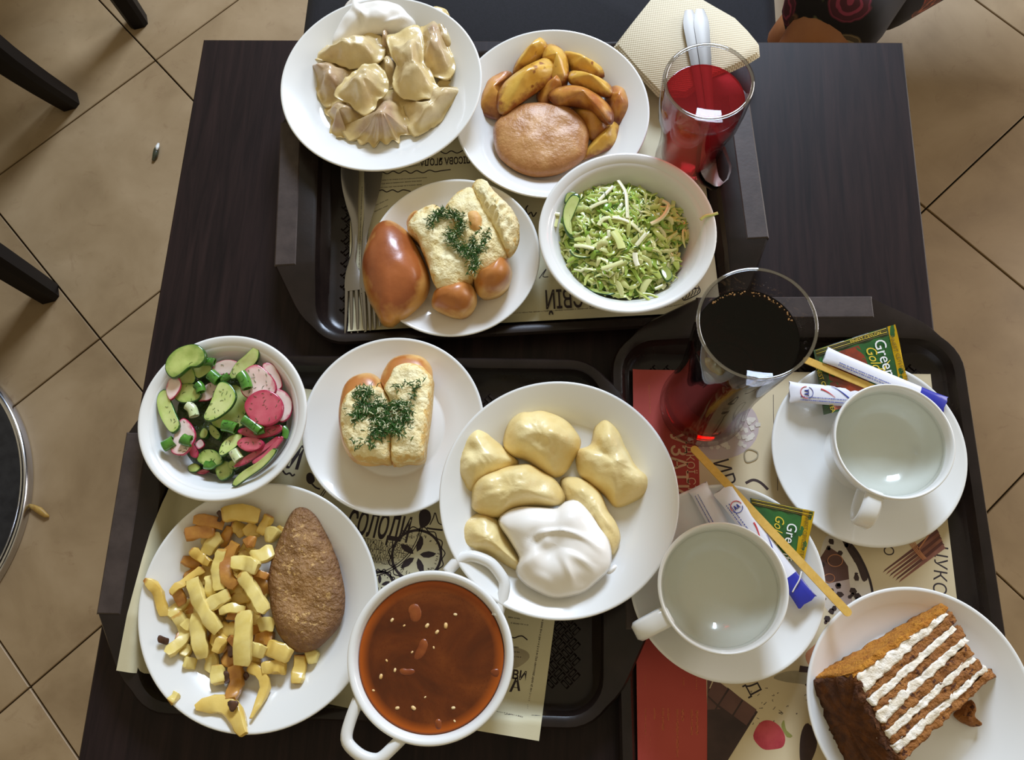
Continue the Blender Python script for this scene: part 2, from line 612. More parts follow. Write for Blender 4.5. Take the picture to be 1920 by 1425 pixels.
M['radskin'] = food('radish_skin', (160, 24, 62), (186, 44, 84), 60, bst=0.05, rough=0.2, coat=0.6, coatr=0.1)
M['onion'] = food('spring_onion_green', (46, 104, 28), (92, 150, 50), 90, bst=0.1, rough=0.2, coat=0.6, coatr=0.1)
M['onion_w'] = food('spring_onion_white', (226, 230, 196), (200, 214, 150), 90, bst=0.1, rough=0.2, coat=0.6, coatr=0.1)
M['saladbed'] = food('dark_wet_greens', (44, 62, 26), (76, 92, 40), 120, bs=160, bst=1.0, bd=0.004, rough=0.25, coat=0.5)


def m_soup():
    m, nt, b = nodes('red_broth')
    v = coord(nt)
    f = noise_n(nt, v, 16, 5, 0.6, 0.6)
    col = ramp(nt, f, [(0.28, lin((64, 26, 9))), (0.5, lin((96, 43, 13))), (0.75, lin((128, 64, 22)))])
    vo = nt.nodes.new('ShaderNodeTexVoronoi'); vo.inputs['Scale'].default_value = 420
    nt.links.new(v, vo.inputs['Vector'])
    col = mixc(nt, ramp(nt, vo.outputs['Distance'], [(0.18, (0.4, 0.4, 0.4, 1)), (0.34, (0, 0, 0, 1))]), col, lin((88, 30, 6)))
    at = nt.nodes.new('ShaderNodeAttribute'); at.attribute_name = 'edge'
    col = mixc(nt, ramp(nt, at.outputs['Fac'], [(0.86, (0, 0, 0, 1)), (1.0, (1, 1, 1, 1))]), col, lin((176, 84, 20)))
    nt.links.new(col, b.inputs['Base Color'])
    bump(nt, b, f, 0.05, 0.001)
    setv(b, rough=0.2, coat=0.12, coatr=0.05, spec=0.3)
    return m


M['soup'] = m_soup()


def m_thin(name, tint, gloss=0.02, edge_tint=None, rim=0.35, base=0.035, cloudy=None):
    """clear or tinted see-through wall: straight-through transmission with a mirror coat that grows at grazing angles"""
    m = bpy.data.materials.new(name)
    m.use_nodes = True
    nt = m.node_tree
    nt.nodes.remove(nt.nodes['Principled BSDF'])
    out = nt.nodes['Material Output']
    tr = nt.nodes.new('ShaderNodeBsdfTransparent')
    gl = nt.nodes.new('ShaderNodeBsdfGlossy'); gl.inputs['Roughness'].default_value = gloss
    lw = nt.nodes.new('ShaderNodeLayerWeight'); lw.inputs['Blend'].default_value = 0.5
    fac = mathn(nt, 'ADD', mathn(nt, 'MULTIPLY', mathn(nt, 'POWER', lw.outputs['Facing'], 4.0), 0.55), base)
    if edge_tint:
        nt.links.new(mixc(nt, mathn(nt, 'POWER', lw.outputs['Facing'], 1.0 / rim), tint, edge_tint), tr.inputs['Color'])
    else:
        tr.inputs['Color'].default_value = tint
    mx = nt.nodes.new('ShaderNodeMixShader')
    nt.links.new(fac, mx.inputs[0])
    nt.links.new(tr.outputs[0], mx.inputs[1]); nt.links.new(gl.outputs[0], mx.inputs[2])
    last = mx.outputs[0]
    if cloudy:
        df = nt.nodes.new('ShaderNodeBsdfDiffuse'); df.inputs['Color'].default_value = cloudy[0]
        tl = nt.nodes.new('ShaderNodeBsdfTranslucent'); tl.inputs['Color'].default_value = cloudy[0]
        m2 = nt.nodes.new('ShaderNodeMixShader'); m2.inputs[0].default_value = .6
        nt.links.new(df.outputs[0], m2.inputs[1]); nt.links.new(tl.outputs[0], m2.inputs[2])
        m3_ = nt.nodes.new('ShaderNodeMixShader'); m3_.inputs[0].default_value = cloudy[1]
        nt.links.new(last, m3_.inputs[1]); nt.links.new(m2.outputs[0], m3_.inputs[2])
        last = m3_.outputs[0]
    nt.links.new(last, out.inputs['Surface'])
    return m


M['glass'] = m_thin('drinking_glass', (0.97, 0.97, 0.97, 1), 0.02, (0.45, 0.42, 0.44, 1), 0.25)
M['glassrim'] = m_thin('thick_glass_rim', (0.80, 0.80, 0.80, 1), 0.04, (0.35, 0.33, 0.34, 1), 0.6, base=.22)
M['kompot'] = m_thin('red_berry_drink', (0.80, 0.19, 0.21, 1), 0.02, (0.5, 0.05, 0.07, 1), 0.4, cloudy=((0.62, 0.035, 0.06, 1), 0.24))
M['water'] = m_thin('hot_water', (0.96, 0.97, 0.95, 1), 0.02)


def m_cola():
    m, nt, b = nodes('dark_cola')
    b.inputs['Base Color'].default_value = (0.9, 0.42, 0.22, 1)
    setv(b, rough=0.02, trans=1.0, ior=1.33)
    vol = nt.nodes.new('ShaderNodeVolumeAbsorption')
    vol.inputs['Color'].default_value = (0.82, 0.34, 0.12, 1)
    vol.inputs['Density'].default_value = 150
    nt.links.new(vol.outputs[0], nt.nodes['Material Output'].inputs['Volume'])
    return m


M['cola'] = m_cola()
M['green_foil'] = food('green_foil', (22, 74, 36), (40, 104, 44), 40, bs=60, bst=0.4, rough=0.25, coat=0.5, coatr=0.1)
M['dark_foil'] = food('dark_green_foil_seal', (34, 52, 34), (52, 72, 40), 40, bs=60, bst=0.4, rough=0.3, coat=0.4)
M['gold'] = plain('gold_foil', (206, 168, 30), metal=0.55, rough=0.28)
M['gold_ink'] = plain('gold_ink', (222, 190, 60), rough=0.35)
M['brown_ink'] = plain('dark_gold_ink', (106, 84, 16), rough=0.5)
M['cup_photo'] = food('amber_tea_photo', (150, 54, 24), (84, 40, 34), 55, bst=0, rough=0.3, coat=0.4, spots=((206, 112, 56), 60, 0.6))
M['white_ink'] = plain('white_ink', (236, 236, 236), rough=0.4)
M['sugarwrap'] = plain('white_sugar_wrapper', (226, 226, 232), rough=0.5)
M['blue_ink'] = plain('blue_ink', (40, 56, 150), rough=0.5)
M['red_ink'] = plain('red_ink', (206, 58, 62), rough=0.5)
M['blue_foil'] = plain('blue_wrapper_end', (34, 44, 160), rough=0.35, coat=0.3)
M['stirwood'] = m_wood('pale_birch', (206, 164, 78), (220, 180, 94), 0.6, (60, 60, 60))
M['string'] = plain('white_string', (232, 232, 228), rough=0.8)
M['sponge'] = food('honey_sponge', (166, 108, 46), (138, 84, 32), 120, bs=240, bst=1.0, bd=0.004, rough=0.8, spots=((84, 42, 14), 200, 0.6))
M['cakecream'] = food('cake_cream', (246, 240, 228), (232, 220, 198), 90, bs=180, bst=0.7, bd=0.003, rough=0.5)
M['crumbcoat'] = food('fine_cake_crumbs', (202, 136, 40), (176, 108, 26), 160, bs=420, bst=1.0, bd=0.003, rough=0.9)
M['crumbdark'] = food('dark_cake_crumbs', (110, 62, 18), (74, 38, 12), 110, bs=380, bst=1.0, bd=0.003, rough=0.9)


def m_napkin():
    m, nt, b = nodes('embossed_napkin')
    b.inputs['Base Color'].default_value = lin((226, 214, 186))
    v = coord(nt)
    s = nt.nodes.new('ShaderNodeSeparateXYZ'); nt.links.new(v, s.inputs[0])
    a = mathn(nt, 'ADD', mathn(nt, 'MULTIPLY', s.outputs[0], 0.79), mathn(nt, 'MULTIPLY', s.outputs[1], 0.61))
    c = mathn(nt, 'SUBTRACT', mathn(nt, 'MULTIPLY', s.outputs[1], 0.79), mathn(nt, 'MULTIPLY', s.outputs[0], 0.61))
    h = mathn(nt, 'MULTIPLY', mathn(nt, 'SINE', mathn(nt, 'MULTIPLY', a, 1900.0)), mathn(nt, 'SINE', mathn(nt, 'MULTIPLY', c, 1900.0)))
    bump(nt, b, h, 0.6, 0.0006)
    setv(b, rough=0.85)
    return m


M['napkin'] = m_napkin()
M['skin'] = food('tan_skin', (164, 106, 64), (150, 92, 54), 20, bs=200, bst=0.05, rough=0.5)


def m_floral():
    m, nt, b = nodes('floral_cloth')
    v = coord(nt)
    d = noise_n(nt, v, 18, 3)
    vo = nt.nodes.new('ShaderNodeTexVoronoi'); vo.inputs['Scale'].default_value = 17
    vm = nt.nodes.new('ShaderNodeVectorMath'); vm.operation = 'ADD'
    cb = nt.nodes.new('ShaderNodeCombineXYZ')
    nt.links.new(mathn(nt, 'MULTIPLY', d, 0.05), cb.inputs[0]); nt.links.new(mathn(nt, 'MULTIPLY', d, 0.08), cb.inputs[1])
    nt.links.new(v, vm.inputs[0]); nt.links.new(cb.outputs[0], vm.inputs[1]); nt.links.new(vm.outputs[0], vo.inputs['Vector'])
    s = nt.nodes.new('ShaderNodeSeparateColor'); nt.links.new(vo.outputs['Color'], s.inputs[0])
    petal = ramp(nt, s.outputs[0], [(0.0, lin((130, 40, 70))), (0.35, lin((150, 60, 84))), (0.55, lin((160, 160, 110))), (0.75, lin((80, 96, 70))), (0.9, lin((190, 84, 58)))])
    rings = mathn(nt, 'SINE', mathn(nt, 'MULTIPLY', vo.outputs['Distance'], 30.0))
    mask = mathn(nt, 'MULTIPLY', ramp(nt, vo.outputs['Distance'], [(0.42, (1, 1, 1, 1)), (0.5, (0, 0, 0, 1))]), ramp(nt, rings, [(0.2, (0.25, 0.25, 0.25, 1)), (0.6, (1, 1, 1, 1))]))
    nt.links.new(mixc(nt, mask, lin((20, 14, 20)), petal), b.inputs['Base Color'])
    setv(b, rough=0.8)
    return m


M['floral'] = m_floral()
M['hair'] = plain('dark_hair', (36, 24, 20), rough=0.5)
# ------------------------------------------------------------------ floor of diagonal tiles
floor = thing('floor', 'beige stone tiled cafe floor laid diagonally with dark joints', None, (0, 0, 0))
floor['kind'] = 'structure'
del floor['label']
g = G(); g.add([(-4, -4, -0.012), (4, -4, -0.012), (4, 4.5, -0.012), (-4, 4.5, -0.012)], [(0, 1, 2, 3)])
make('joint_bed', g, M['grout'], floor)
HD = 0.32931
TS = HD * math.sqrt(2)
g = G()
hs = TS / 2 - 0.0016
slab([(-hs, -hs), (hs, -hs), (hs, hs), (-hs, hs)], -0.010, 0.0, 0.0012, g)
tile0 = None
A0 = -0.0066930 + PI / 4
for i in range(-6, 7):
    for j in range(-6, 7):
        # vertex of the grid at (-.9204, 1.1884)
        x, y = rot2((i + 0.5) * TS, (j + 0.5) * TS, A0)
        x += -0.92044 + HD * 0; y += 1.18841 - HD * 2
        if not (-2.6 < x < 2.6 and -1.6 < y < 3.2): continue
        if tile0 is None:
            tile0 = make('floor_tile', g, M['tile'], floor, org=(0, 0, 0), smooth=False)
            t = tile0
        else:
            t = tile0.copy(); COL.objects.link(t)
        t.location = (x, y, random.uniform(-0.0004, 0.0004))
        t.rotation_euler = (0, 0, A0 + random.choice((0, PI / 2, PI, -PI / 2)))

# ------------------------------------------------------------------ table
TX0, TX1, TY1, TY0 = -0.4208, 0.3711, 0.6427, -0.56
table = thing('table', 'dark stained wooden cafe table crowded with three food trays', 'table', (-0.025, 0.04, 0))
g = slab([(TX0, TY0), (TX1, TY0), (TX1, TY1), (TX0, TY1)], 0.722, 0.75, 0.0018)
make('tabletop', g, M['table'], table, smooth=False)
for lx, ly in ((TX0 + .06, TY1 - .06), (TX1 - .06, TY1 - .06), (TX0 + .06, TY0 + .06), (TX1 - .06, TY0 + .06)):
    make('leg', slab([(lx - .03, ly - .03), (lx + .03, ly - .03), (lx + .03, ly + .03), (lx - .03, ly + .03)], 0, 0.722, 0.003), M['table'], table, smooth=False)
g = G()
slab([(TX0 + .05, TY1 - .07), (TX1 - .05, TY1 - .07), (TX1 - .05, TY1 - .045), (TX0 + .05, TY1 - .045)], 0.65, 0.722, 0.001, g)
slab([(TX0 + .05, TY0 + .045), (TX1 - .05, TY0 + .045), (TX1 - .05, TY0 + .07), (TX0 + .05, TY0 + .07)], 0.65, 0.722, 0.001, g)
slab([(TX0 + .045, TY0 + .07), (TX0 + .07, TY0 + .07), (TX0 + .07, TY1 - .07), (TX0 + .045, TY1 - .07)], 0.65, 0.722, 0.001, g)
slab([(TX1 - .07, TY0 + .07), (TX1 - .045, TY0 + .07), (TX1 - .045, TY1 - .07), (TX1 - .07, TY1 - .07)], 0.65, 0.722, 0.001, g)
make('apron', g, M['table'], table, smooth=False)


# ------------------------------------------------------------------ chairs and seats
def leg_sweep(path, t0, t1, par):
    n = len(path)
    p = spline(path, 9, closed=False)
    sc = [t0 + (t1 - t0) * i / 8 for i in range(9)]
    g = sweep(p, rrect(1, 1, 0.2), scale=sc, up=(1, 0.3, 0.1))
    return make('leg', g, M['chairwood'], par, sharp=40)


def chair(name, label, x, y, rz, legpaths=None, group=None):
    """seat centre (x, y); the back stands on the local -x side"""
    r = thing(name, label, 'chair', (x, y, 0), group)

    def W(a, b, z):
        q = rot2(a, b, rz); return (x + q[0], y + q[1], z)
    pts = [W(a, b, 0)[:2] for a, b in ((-.2, -.2), (.2, -.22), (.2, .22), (-.2, .2))]
    make('seat_frame', slab(pts, 0.40, 0.445, 0.004), M['chairwood'], r, smooth=False)
    pts = [W(a, b, 0)[:2] for a, b in rrpoly(0, 0, .39, .40, .04)]
    make('seat', slab(pts, 0.445, 0.485, 0.014), M['upholstery'], r, sharp=60)
    for a, b in ((.18, -.2), (.18, .2)):
        leg_sweep([W(a + .03, b, 0), W(a + .012, b, .2), W(a, b, .41)], 0.036, 0.05, r)
    for a, b in ((-.18, -.18), (-.18, .18)):
        leg_sweep([W(a - .05, b, 0), W(a - .012, b, .22), W(a, b, .46), W(a - .07, b, .92)], 0.036, 0.042, r)
    for z in (0.60, 0.72, 0.84):
        dx = -.18 - .07 * (z - .46) / .46
        make('back_rail', sweep([W(dx, -.18, z), W(dx - .02, 0, z), W(dx, .18, z)], rrect(.02, .06, .005), up=(0, 0, 1)), M['chairwood'], r, sharp=40)
    return r


# chair whose two near legs stand on the tiles at the left edge
c = thing('wooden_chair', 'black wooden chair at left edge, two curved legs on the tiles', 'chair', (-1.28, 0.86, 0))
leg_sweep([(-1.093, 1.08, 0.0), (-1.095, 1.05, 0.12), (-1.105, 1.03, 0.25), (-1.125, 1.03, 0.42)], 0.044, 0.062, c)
leg_sweep([(-1.047, 0.625, 0.0), (-1.05, 0.625, 0.15), (-1.07, 0.63, 0.42)], 0.044, 0.06, c)
leg_sweep([(-1.52, 0.66, 0.0), (-1.5, 0.66, 0.2), (-1.49, 0.66, 0.42), (-1.56, 0.66, 0.9)], 0.04, 0.05, c)
leg_sweep([(-1.52, 1.05, 0.0), (-1.5, 1.05, 0.2), (-1.49, 1.05, 0.42), (-1.56, 1.05, 0.9)], 0.04, 0.05, c)
make('seat_frame', slab([(-1.53, .63), (-1.09, .60), (-1.11, 1.09), (-1.53, 1.08)], 0.41, 0.45, 0.004), M['chairwood'], c, smooth=False)
make('seat', slab(rrpoly(-1.32, .85, .40, .44, .04), 0.45, 0.49, 0.014), M['upholstery'], c, sharp=60)
for z in (.62, .76, .88):
    make('back_rail', sweep([(-1.5 - (z - .42) * .13, .66, z), (-1.52 - (z - .42) * .13, .86, z), (-1.5 - (z - .42) * .13, 1.05, z)], rrect(.02, .07, .005)), M['chairwood'], c, sharp=40)

c = thing('wooden_chair', 'black wooden chair at top left, showing a single leg end above the tile joint', 'chair', (-1.18, 1.5, 0))
leg_sweep([(-.972, 1.292, 0.0), (-.975, 1.292, 0.2), (-.99, 1.30, 0.42)], 0.04, 0.056, c)
leg_sweep([(-.972, 1.72, 0.0), (-.975, 1.72, 0.2), (-.99, 1.71, 0.42)], 0.04, 0.056, c)
leg_sweep([(-1.42, 1.32, 0.0), (-1.4, 1.32, 0.2), (-1.39, 1.32, 0.42), (-1.46, 1.32, 0.9)], 0.04, 0.05, c)
leg_sweep([(-1.42, 1.70, 0.0), (-1.4, 1.70, 0.2), (-1.39, 1.70, 0.42), (-1.46, 1.70, 0.9)], 0.04, 0.05, c)
make('seat_frame', slab([(-1.42, 1.29), (-.97, 1.27), (-.97, 1.74), (-1.42, 1.73)], 0.41, 0.45, 0.004), M['chairwood'], c, smooth=False)
make('seat', slab(rrpoly(-1.2, 1.5, .40, .42, .04), 0.45, 0.49, 0.014), M['upholstery'], c, sharp=60)
for z in (.62, .76, .88):
    make('back_rail', sweep([(-1.4 - (z - .42) * .13, 1.32, z), (-1.42 - (z - .42) * .13, 1.51, z), (-1.4 - (z - .42) * .13, 1.70, z)], rrect(.02, .07, .005)), M['chairwood'], c, sharp=40)

# dark upholstered bench beyond the table
b = thing('bench_seat', 'black upholstered bench seat just beyond the far table edge', 'bench', (-0.05, 0.98, 0))
make('cushion', slab(rrpoly(-.048, .985, .735, .46, .05), 0.40, 0.475, 0.02), M['upholstery'], b, sharp=60)
make('base', slab(rrpoly(-.048, .985, .70, .42, .03), 0.08, 0.40, 0.004), M['chairwood'], b, sharp=40)
for lx, ly in ((-.36, .80), (.26, .80), (-.36, 1.17), (.26, 1.17)):
    make('foot', lathe([(0, 0), (.02, 0), (.024, .08), (0, .08)], (lx, ly, 0), 16), M['chairwood'], b, sharp=40)

# round foot of the neighbouring cafe table at the left edge
s = thing('pedestal_table', 'neighbouring round cafe table whose dark chrome rimmed foot shows at lower left edge', 'table', (*P(-262, 945, .02)[:2], 0))
sx, sy = s.location.x, s.location.y
RB = P(47, 945, .02).x - sx
make('foot', lathe([(0, .004), (RB - .012, .004), (RB - .012, .020), (RB * .6, .030), (.05, .042), (0, .042)], (sx, sy, 0), 96), M['stoolseat'], s, sharp=40)
make('foot_rim', lathe([(RB - .012, 0), (RB, .002), (RB, .016), (RB - .003, .021), (RB - .009, .023), (RB - .013, .021)], (sx, sy, 0), 120), M['chrome'], s, sharp=50)
make('pole', lathe([(0, .04), (.04, .04), (.04, .72), (0, .72)], (sx, sy, 0), 32), M['chrome'], s, sharp=40)
make('tabletop', lathe([(0, .72), (.34, .72), (.35, .725), (.35, .745), (.345, .75), (0, .75)], (sx, sy, 0), 96), M['table'], s, sharp=40)

# scraps on the floor
g = sweep([P(50, 944, .004), P(62, 950, .006), P(74, 957, .007), P(86, 966, .006), P(92, 968, .004)], circ(.006, 8, .004), scale=[.3, .8, 1, .9, .4], rough=.002)
tag(make('noodle_scrap', g, food('yellow_scrap', (184, 150, 74), (160, 122, 54), 90, rough=.5)), 'yellowish food scrap dropped on the floor beside the round table foot', 'scrap')
g = sweep([P(296, 272, .005), P(293, 281, .006), P(291, 290, .006), P(287, 301, .004)], circ(.006, 10, .0045), scale=[.5, 1, 1, .5])
w = food('dark_half_capsule', (70, 74, 52), (40, 44, 32), 90, rough=.3, coat=.5)
t = thing('seed_husk', 'tiny dark and white husk lying on the tile left of the table', 'scrap', P(291, 288, 0))
make('husk', g, w, t)
make('pale_tip', sweep([P(297, 269, .006), P(295, 275, .0095), P(294, 281, .0105)], circ(.0045, 8, .003), scale=[.6, 1, .5]), M['china'], t)


# ------------------------------------------------------------------ trays
def tray(label, cx, cy, rz, L=0.435, W=0.335, z0=0.7505):
    r = thing('serving_tray', label, 'tray', (cx, cy, z0), None)
    HB, HE = 0.084, 0.150        # half length of the raised handle, end of its slope
    RC = 0.042
    base = []
    for sx_, sy_, a0 in ((1, 1, 0), (-1, 1, 90), (-1, -1, 180), (1, -1, 270)):
        for i in range(9):
            a = math.radians(a0 + 90 * i / 8)
            base.append((sx_ * (L / 2 - RC) + RC * math.cos(a), sy_ * (W / 2 - RC) + RC * math.sin(a)))
        if sx_ < 0 < sy_: base += [(-L / 2, y) for y in (.105, HB, HB - .004, 0, -HB + .004, -HB, -.105)]
        if sx_ > 0 > sy_: base += [(L / 2, y) for y in (-.105, -HB, -HB + .004, 0, HB - .004, HB, .105)]
        # straight long sides need no extra points

    def flange(x, y):
        if abs(x) < L / 2 - .03: return 0.0
        t = 1.0 if abs(y) <= HB else max(0.0, 1 - (abs(y) - HB) / (HE - HB))
        return 0.030 * t * (1 if x > 0 else -1)
    rings = []
    for d, z, fl in ((.028, 0.0, 0), (.021, .004, 0), (.010, .0165, 0), (.001, .0185, 1), (0.0, .0205, 1), (.002, .0235, 1), (.007, .0235, 0), (.0105, .0215, 0), (.0145, .011, 0), (.020, .0062, 0), (.027, .005, 0)):
        o = offs(base, d) if d else base
        rings.append([(x + (flange(bx, by) if fl else 0), y, z + (.009 if z > .015 else 0) * abs(flange(bx, by)) / .03) for (x, y), (bx, by) in zip(o, base)])
    n = len(base)
    vs, fs = [], []

    def T(q):
        x, y = rot2(q[0], q[1], rz); return (cx + x, cy + y, z0 + q[2])
    for ring in rings: vs += [T(q) for q in ring]
    for k in range(len(rings) - 1):
        for i in range(n):
            fs.append((k * n + i, k * n + (i + 1) % n, (k + 1) * n + (i + 1) % n, (k + 1) * n + i))
    fs.append(tuple(reversed(range(n)))); fs.append(tuple((len(rings) - 1) * n + i for i in range(n)))
    g = G(); g.add(vs, fs)
    make('dish', g, M['tray'], r, sharp=35)
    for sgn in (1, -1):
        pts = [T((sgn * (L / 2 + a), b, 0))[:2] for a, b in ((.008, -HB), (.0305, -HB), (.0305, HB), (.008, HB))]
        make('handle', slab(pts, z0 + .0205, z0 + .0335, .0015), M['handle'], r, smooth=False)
    # moulded basket weave of the floor
    g = G()
    s_, zf = 0.0092, z0 + .005
    nx, ny = int(.5 / s_), int(.5 / s_)
    for i in range(-nx, nx):
        for j in range(-ny, ny):
            u, v = rot2((i + .5) * s_, (j + .5) * s_, PI / 4)
            if abs(u) > L / 2 - .034 or abs(v) > W / 2 - .034: continue
            for k in (-1, 1):
                ox, oy = (k * s_ * .25, 0) if (i + j) % 2 else (0, k * s_ * .25)
                hx, hy = (s_ * .2, s_ * .46) if (i + j) % 2 else (s_ * .46, s_ * .2)
                q = []
                for m_, zz in ((1.0, 0), (.62, .0016)):
                    for a, b in ((-1, -1), (1, -1), (1, 1), (-1, 1)):
                        x, y = rot2(ox + a * hx * m_, oy + b * hy * m_, PI / 4)
                        q.append(T((u + x, v + y, .005 + zz)))
                g.add(q, [(0, 1, 5, 4), (1, 2, 6, 5), (2, 3, 7, 6), (3, 0, 4, 7), (4, 5, 6, 7)])
    tag(make('woven_relief', g, M['tray'], r, smooth=False), kind='stuff')
    def lift(x, y):
        lx, ly = rot2(x - cx, y - cy, -rz)
        e = max(abs(lx) - (L / 2 - .0285), abs(ly) - (W / 2 - .0285))
        prev = (0.0, 0.0)
        hx = abs(lx) - (L / 2 - .0285)
        ex = 0.0
        if hx > .008: ex = .0108 * min(1, (hx - .008) / .008) * (1.0 if abs(ly) <= HB else max(0.0, 1 - (abs(ly) - HB) / (HE - HB)))
        for q in ((.009, .0022), (.015, .0075), (.0195, .0178), (.0225, .0195), (.06, .0195)):
            if e <= q[0]:
                t = max(0, (e - prev[0]) / (q[0] - prev[0])); return prev[1] + (q[1] - prev[1]) * t + ex
            prev = q
        return prev[1] + ex
    def solid(x, y):
        """height of whatever of this tray (or the paper in it) lies at (x, y)"""
        lx, ly = rot2(x - cx, y - cy, -rz)
        if abs(lx) > L / 2 + .031 or abs(ly) > W / 2: return 0.0
        if abs(lx) > L / 2 + .007 and abs(ly) < HB + .001: return z0 + .0338
        if abs(lx) > L / 2 + .001 and abs(ly) > .14: return 0.0
        return (lift(x, y) if abs(lx) < L / 2 - .008 else .0195) + .7579
    return r, T, lift, solid


TR = math.radians
tray_top, T1, lift1, solid1 = tray('dark brown plastic tray at the far side of the table under four white dishes', -0.049, 0.4475, TR(4.7))
tray_left, T2, lift2, solid2 = tray('dark brown plastic tray at lower left of table carrying the soup and fried potatoes', -0.1625, 0.087, TR(0.7))
tray_right, T3, lift3, solid3 = tray('dark brown plastic tray at lower right, turned lengthwise, holding cups and cake', 0.2235, 0.074, TR(91.7), z0=0.7502)
# ------------------------------------------------------------------ placemats
def mat_sheet(name, label, x0, y0, w, h, ang, m, zf=None, base=0.7574, nx=130, ny=100):
    """sheet of paper: lower left corner (x0, y0), turned by ang"""
    c = rot2(w / 2, h / 2, ang)
    r = thing(name, label, 'placemat', (x0 + c[0], y0 + c[1], base))

    def S(a, b, dz=0.0):
        x, y = rot2(a, b, ang)
        return (x0 + x, y0 + y, base + (zf(x0 + x, y0 + y) if zf else 0) + dz)
    g = G(); vs, fs = [], []
    for top in (0, 1):
        for j in range(ny + 1):
            for i in range(nx + 1):
                vs.append(S(w * i / nx, h * j / ny, 0.00025 * top))
    N = (nx + 1) * (ny + 1)
    for j in range(ny):
        for i in range(nx):
            a = j * (nx + 1) + i
            q = (a, a + 1, a + nx + 2, a + nx + 1)
            fs.append(tuple(N + k for k in q)); fs.append(tuple(reversed(q)))
    g.add(vs, fs)
    return make('sheet', g, m, r), S


LIFT = {}


def blot(r, name, px, m, z, h=0.00012, smooth_n=0):
    w = [tuple(P(u, v, z)[:2]) for u, v in px]
    if smooth_n: w = spline(ccw(w), smooth_n)
    g = slab(w, z, z + h, 0.00002, zf=LIFT.get(r.name))
    return make(name, g, m, r, smooth=False)


def stroke(r, name, px, m, z, wid=0.0006, n=40, smooth=True, closed=False):
    p = [tuple(P(u, v, z)) for u, v in px]
    lf = LIFT.get(r.name, lambda x, y: 0)
    p = [(x, y, zz + lf(x, y)) for x, y, zz in p]
    if smooth: p = spline(p, n, closed=closed)
    g = sweep(p, [(wid / 2, 0), (wid / 2, .0001), (-wid / 2, .0001), (-wid / 2, 0)], closed=closed)
    return make(name, g, m, r, smooth=False)


def tiny_text(r, px0, px1, m, z, rows=1, gap=(0, 6), seed=1, wid=0.0011):
    """unreadably small lines of print: broken dashes along the line"""
    rnd = random.Random(seed)
    g = G()
    for k in range(rows):
        lf = LIFT.get(r.name, lambda x, y: 0)
        a = P(px0[0] + gap[0] * k, px0[1] + gap[1] * k, z); b = P(px1[0] + gap[0] * k, px1[1] + gap[1] * k, z)
        L = (b - a).length; d = (b - a) / L; s = 0.0
        nrm = Vector((-d.y, d.x, 0))
        while s < L:
            l = rnd.uniform(.0006, .0012)
            q = a + d * s
            q.z += lf(q.x, q.y)
            hh = wid * rnd.choice((.8, 1.0, 1.0, 1.25))
            for (u0, u1, v0, v1) in ((0, .0003, -1, 1), (l - .0003, l, -1, 1), (0, l, *rnd.choice(((.6, 1), (-1, -.6), (-.2, .2))))):
                g.add([tuple(q + d * u0 + nrm * v0 * hh / 2 + Vector((0, 0, .00006))), tuple(q + d * u1 + nrm * v0 * hh / 2 + Vector((0, 0, .00006))),
                       tuple(q + d * u1 + nrm * v1 * hh / 2 + Vector((0, 0, .00006))), tuple(q + d * u0 + nrm * v1 * hh / 2 + Vector((0, 0, .00006)))], [(0, 1, 2, 3)])
            s += l + rnd.choice((.0004, .0004, .0004, .0011))
    return tag(make('fine_print', g, m, r, smooth=False), kind='stuff')


# --- top tray sheet (its print stands upside down for the camera)
ta = TR(4.7)
ZM = 0.7577
m1, S1 = mat_sheet('paper_placemat', 'cream paper placemat on the far tray, printed upside down with wavy rules', -0.2135, 0.2835, 0.375, 0.285, ta, M['paper'],
                   zf=lift1)
LIFT[m1.name] = lift1
text('ЛІСОВА ЯГОДА', m1, 835, 301, ZM, 0.0115, PI + ta, M['ink'], xs=.62, bold=.0003)
for pts in ([(706, 326), (716, 322), (726, 326), (737, 321), (748, 325), (759, 320), (770, 325), (781, 320), (793, 324), (805, 319), (816, 322), (828, 320), (845, 318)],
            [(706, 361), (716, 356), (725, 360), (736, 356), (746, 360), (756, 356), (770, 359)],
            [(826, 284), (836, 288), (846, 283), (857, 287), (868, 282)]):
    stroke(m1, 'wavy_rule', pts, M['ink'], ZM, .0012, 60)
tiny_text(m1, (716, 338), (800, 333), M['ink_l'], ZM, 1, seed=2)
tiny_text(m1, (712, 345), (790, 339), M['ink_l'], ZM, 2, (0, 7), seed=3)
tiny_text(m1, (760, 308), (798, 301), M['ink_l'], ZM, 2, (0, 6), seed=4)
tiny_text(m1, (704, 385), (728, 374), M['ink_l'], ZM, 2, (-2, 12), seed=5)
tiny_text(m1, (679, 350), (671, 560), M['ink_l'], ZM, 1, seed=6)
tiny_text(m1, (940, 589), (1120, 577), M['ink_l'], ZM, 1, seed=7)
tiny_text(m1, (1240, 578), (1282, 570), M['ink_l'], ZM, 1, seed=8)
text('И СВІЙ', m1, 1072, 556, ZM + .0024, 0.028, PI + ta, M['ink'], xs=.55, bold=.0003)
stroke(m1, 'flourish', [(1011, 522), (1018, 512), (1024, 505), (1018, 518), (1028, 519)], M['ink'], ZM, .0008, 30)
stroke(m1, 'flourish', [(990, 385), (986, 392), (990, 402), (996, 398), (1000, 406), (1006, 398)], M['ink'], ZM, .0014, 30)
# small basket drawing at the right of the sheet
for k in range(5):
    stroke(m1, 'basket_drawing', [(1283 + k * 6, 562 - k * 3), (1287 + k * 6, 556 - k * 4), (1285 + k * 6, 548 - k * 3)], M['ink'], ZM, .0008, 10)
stroke(m1, 'basket_drawing', [(1282, 563), (1300, 556), (1312, 548), (1310, 540), (1292, 545), (1282, 553)], M['ink'], ZM, .001, 30, closed=True)

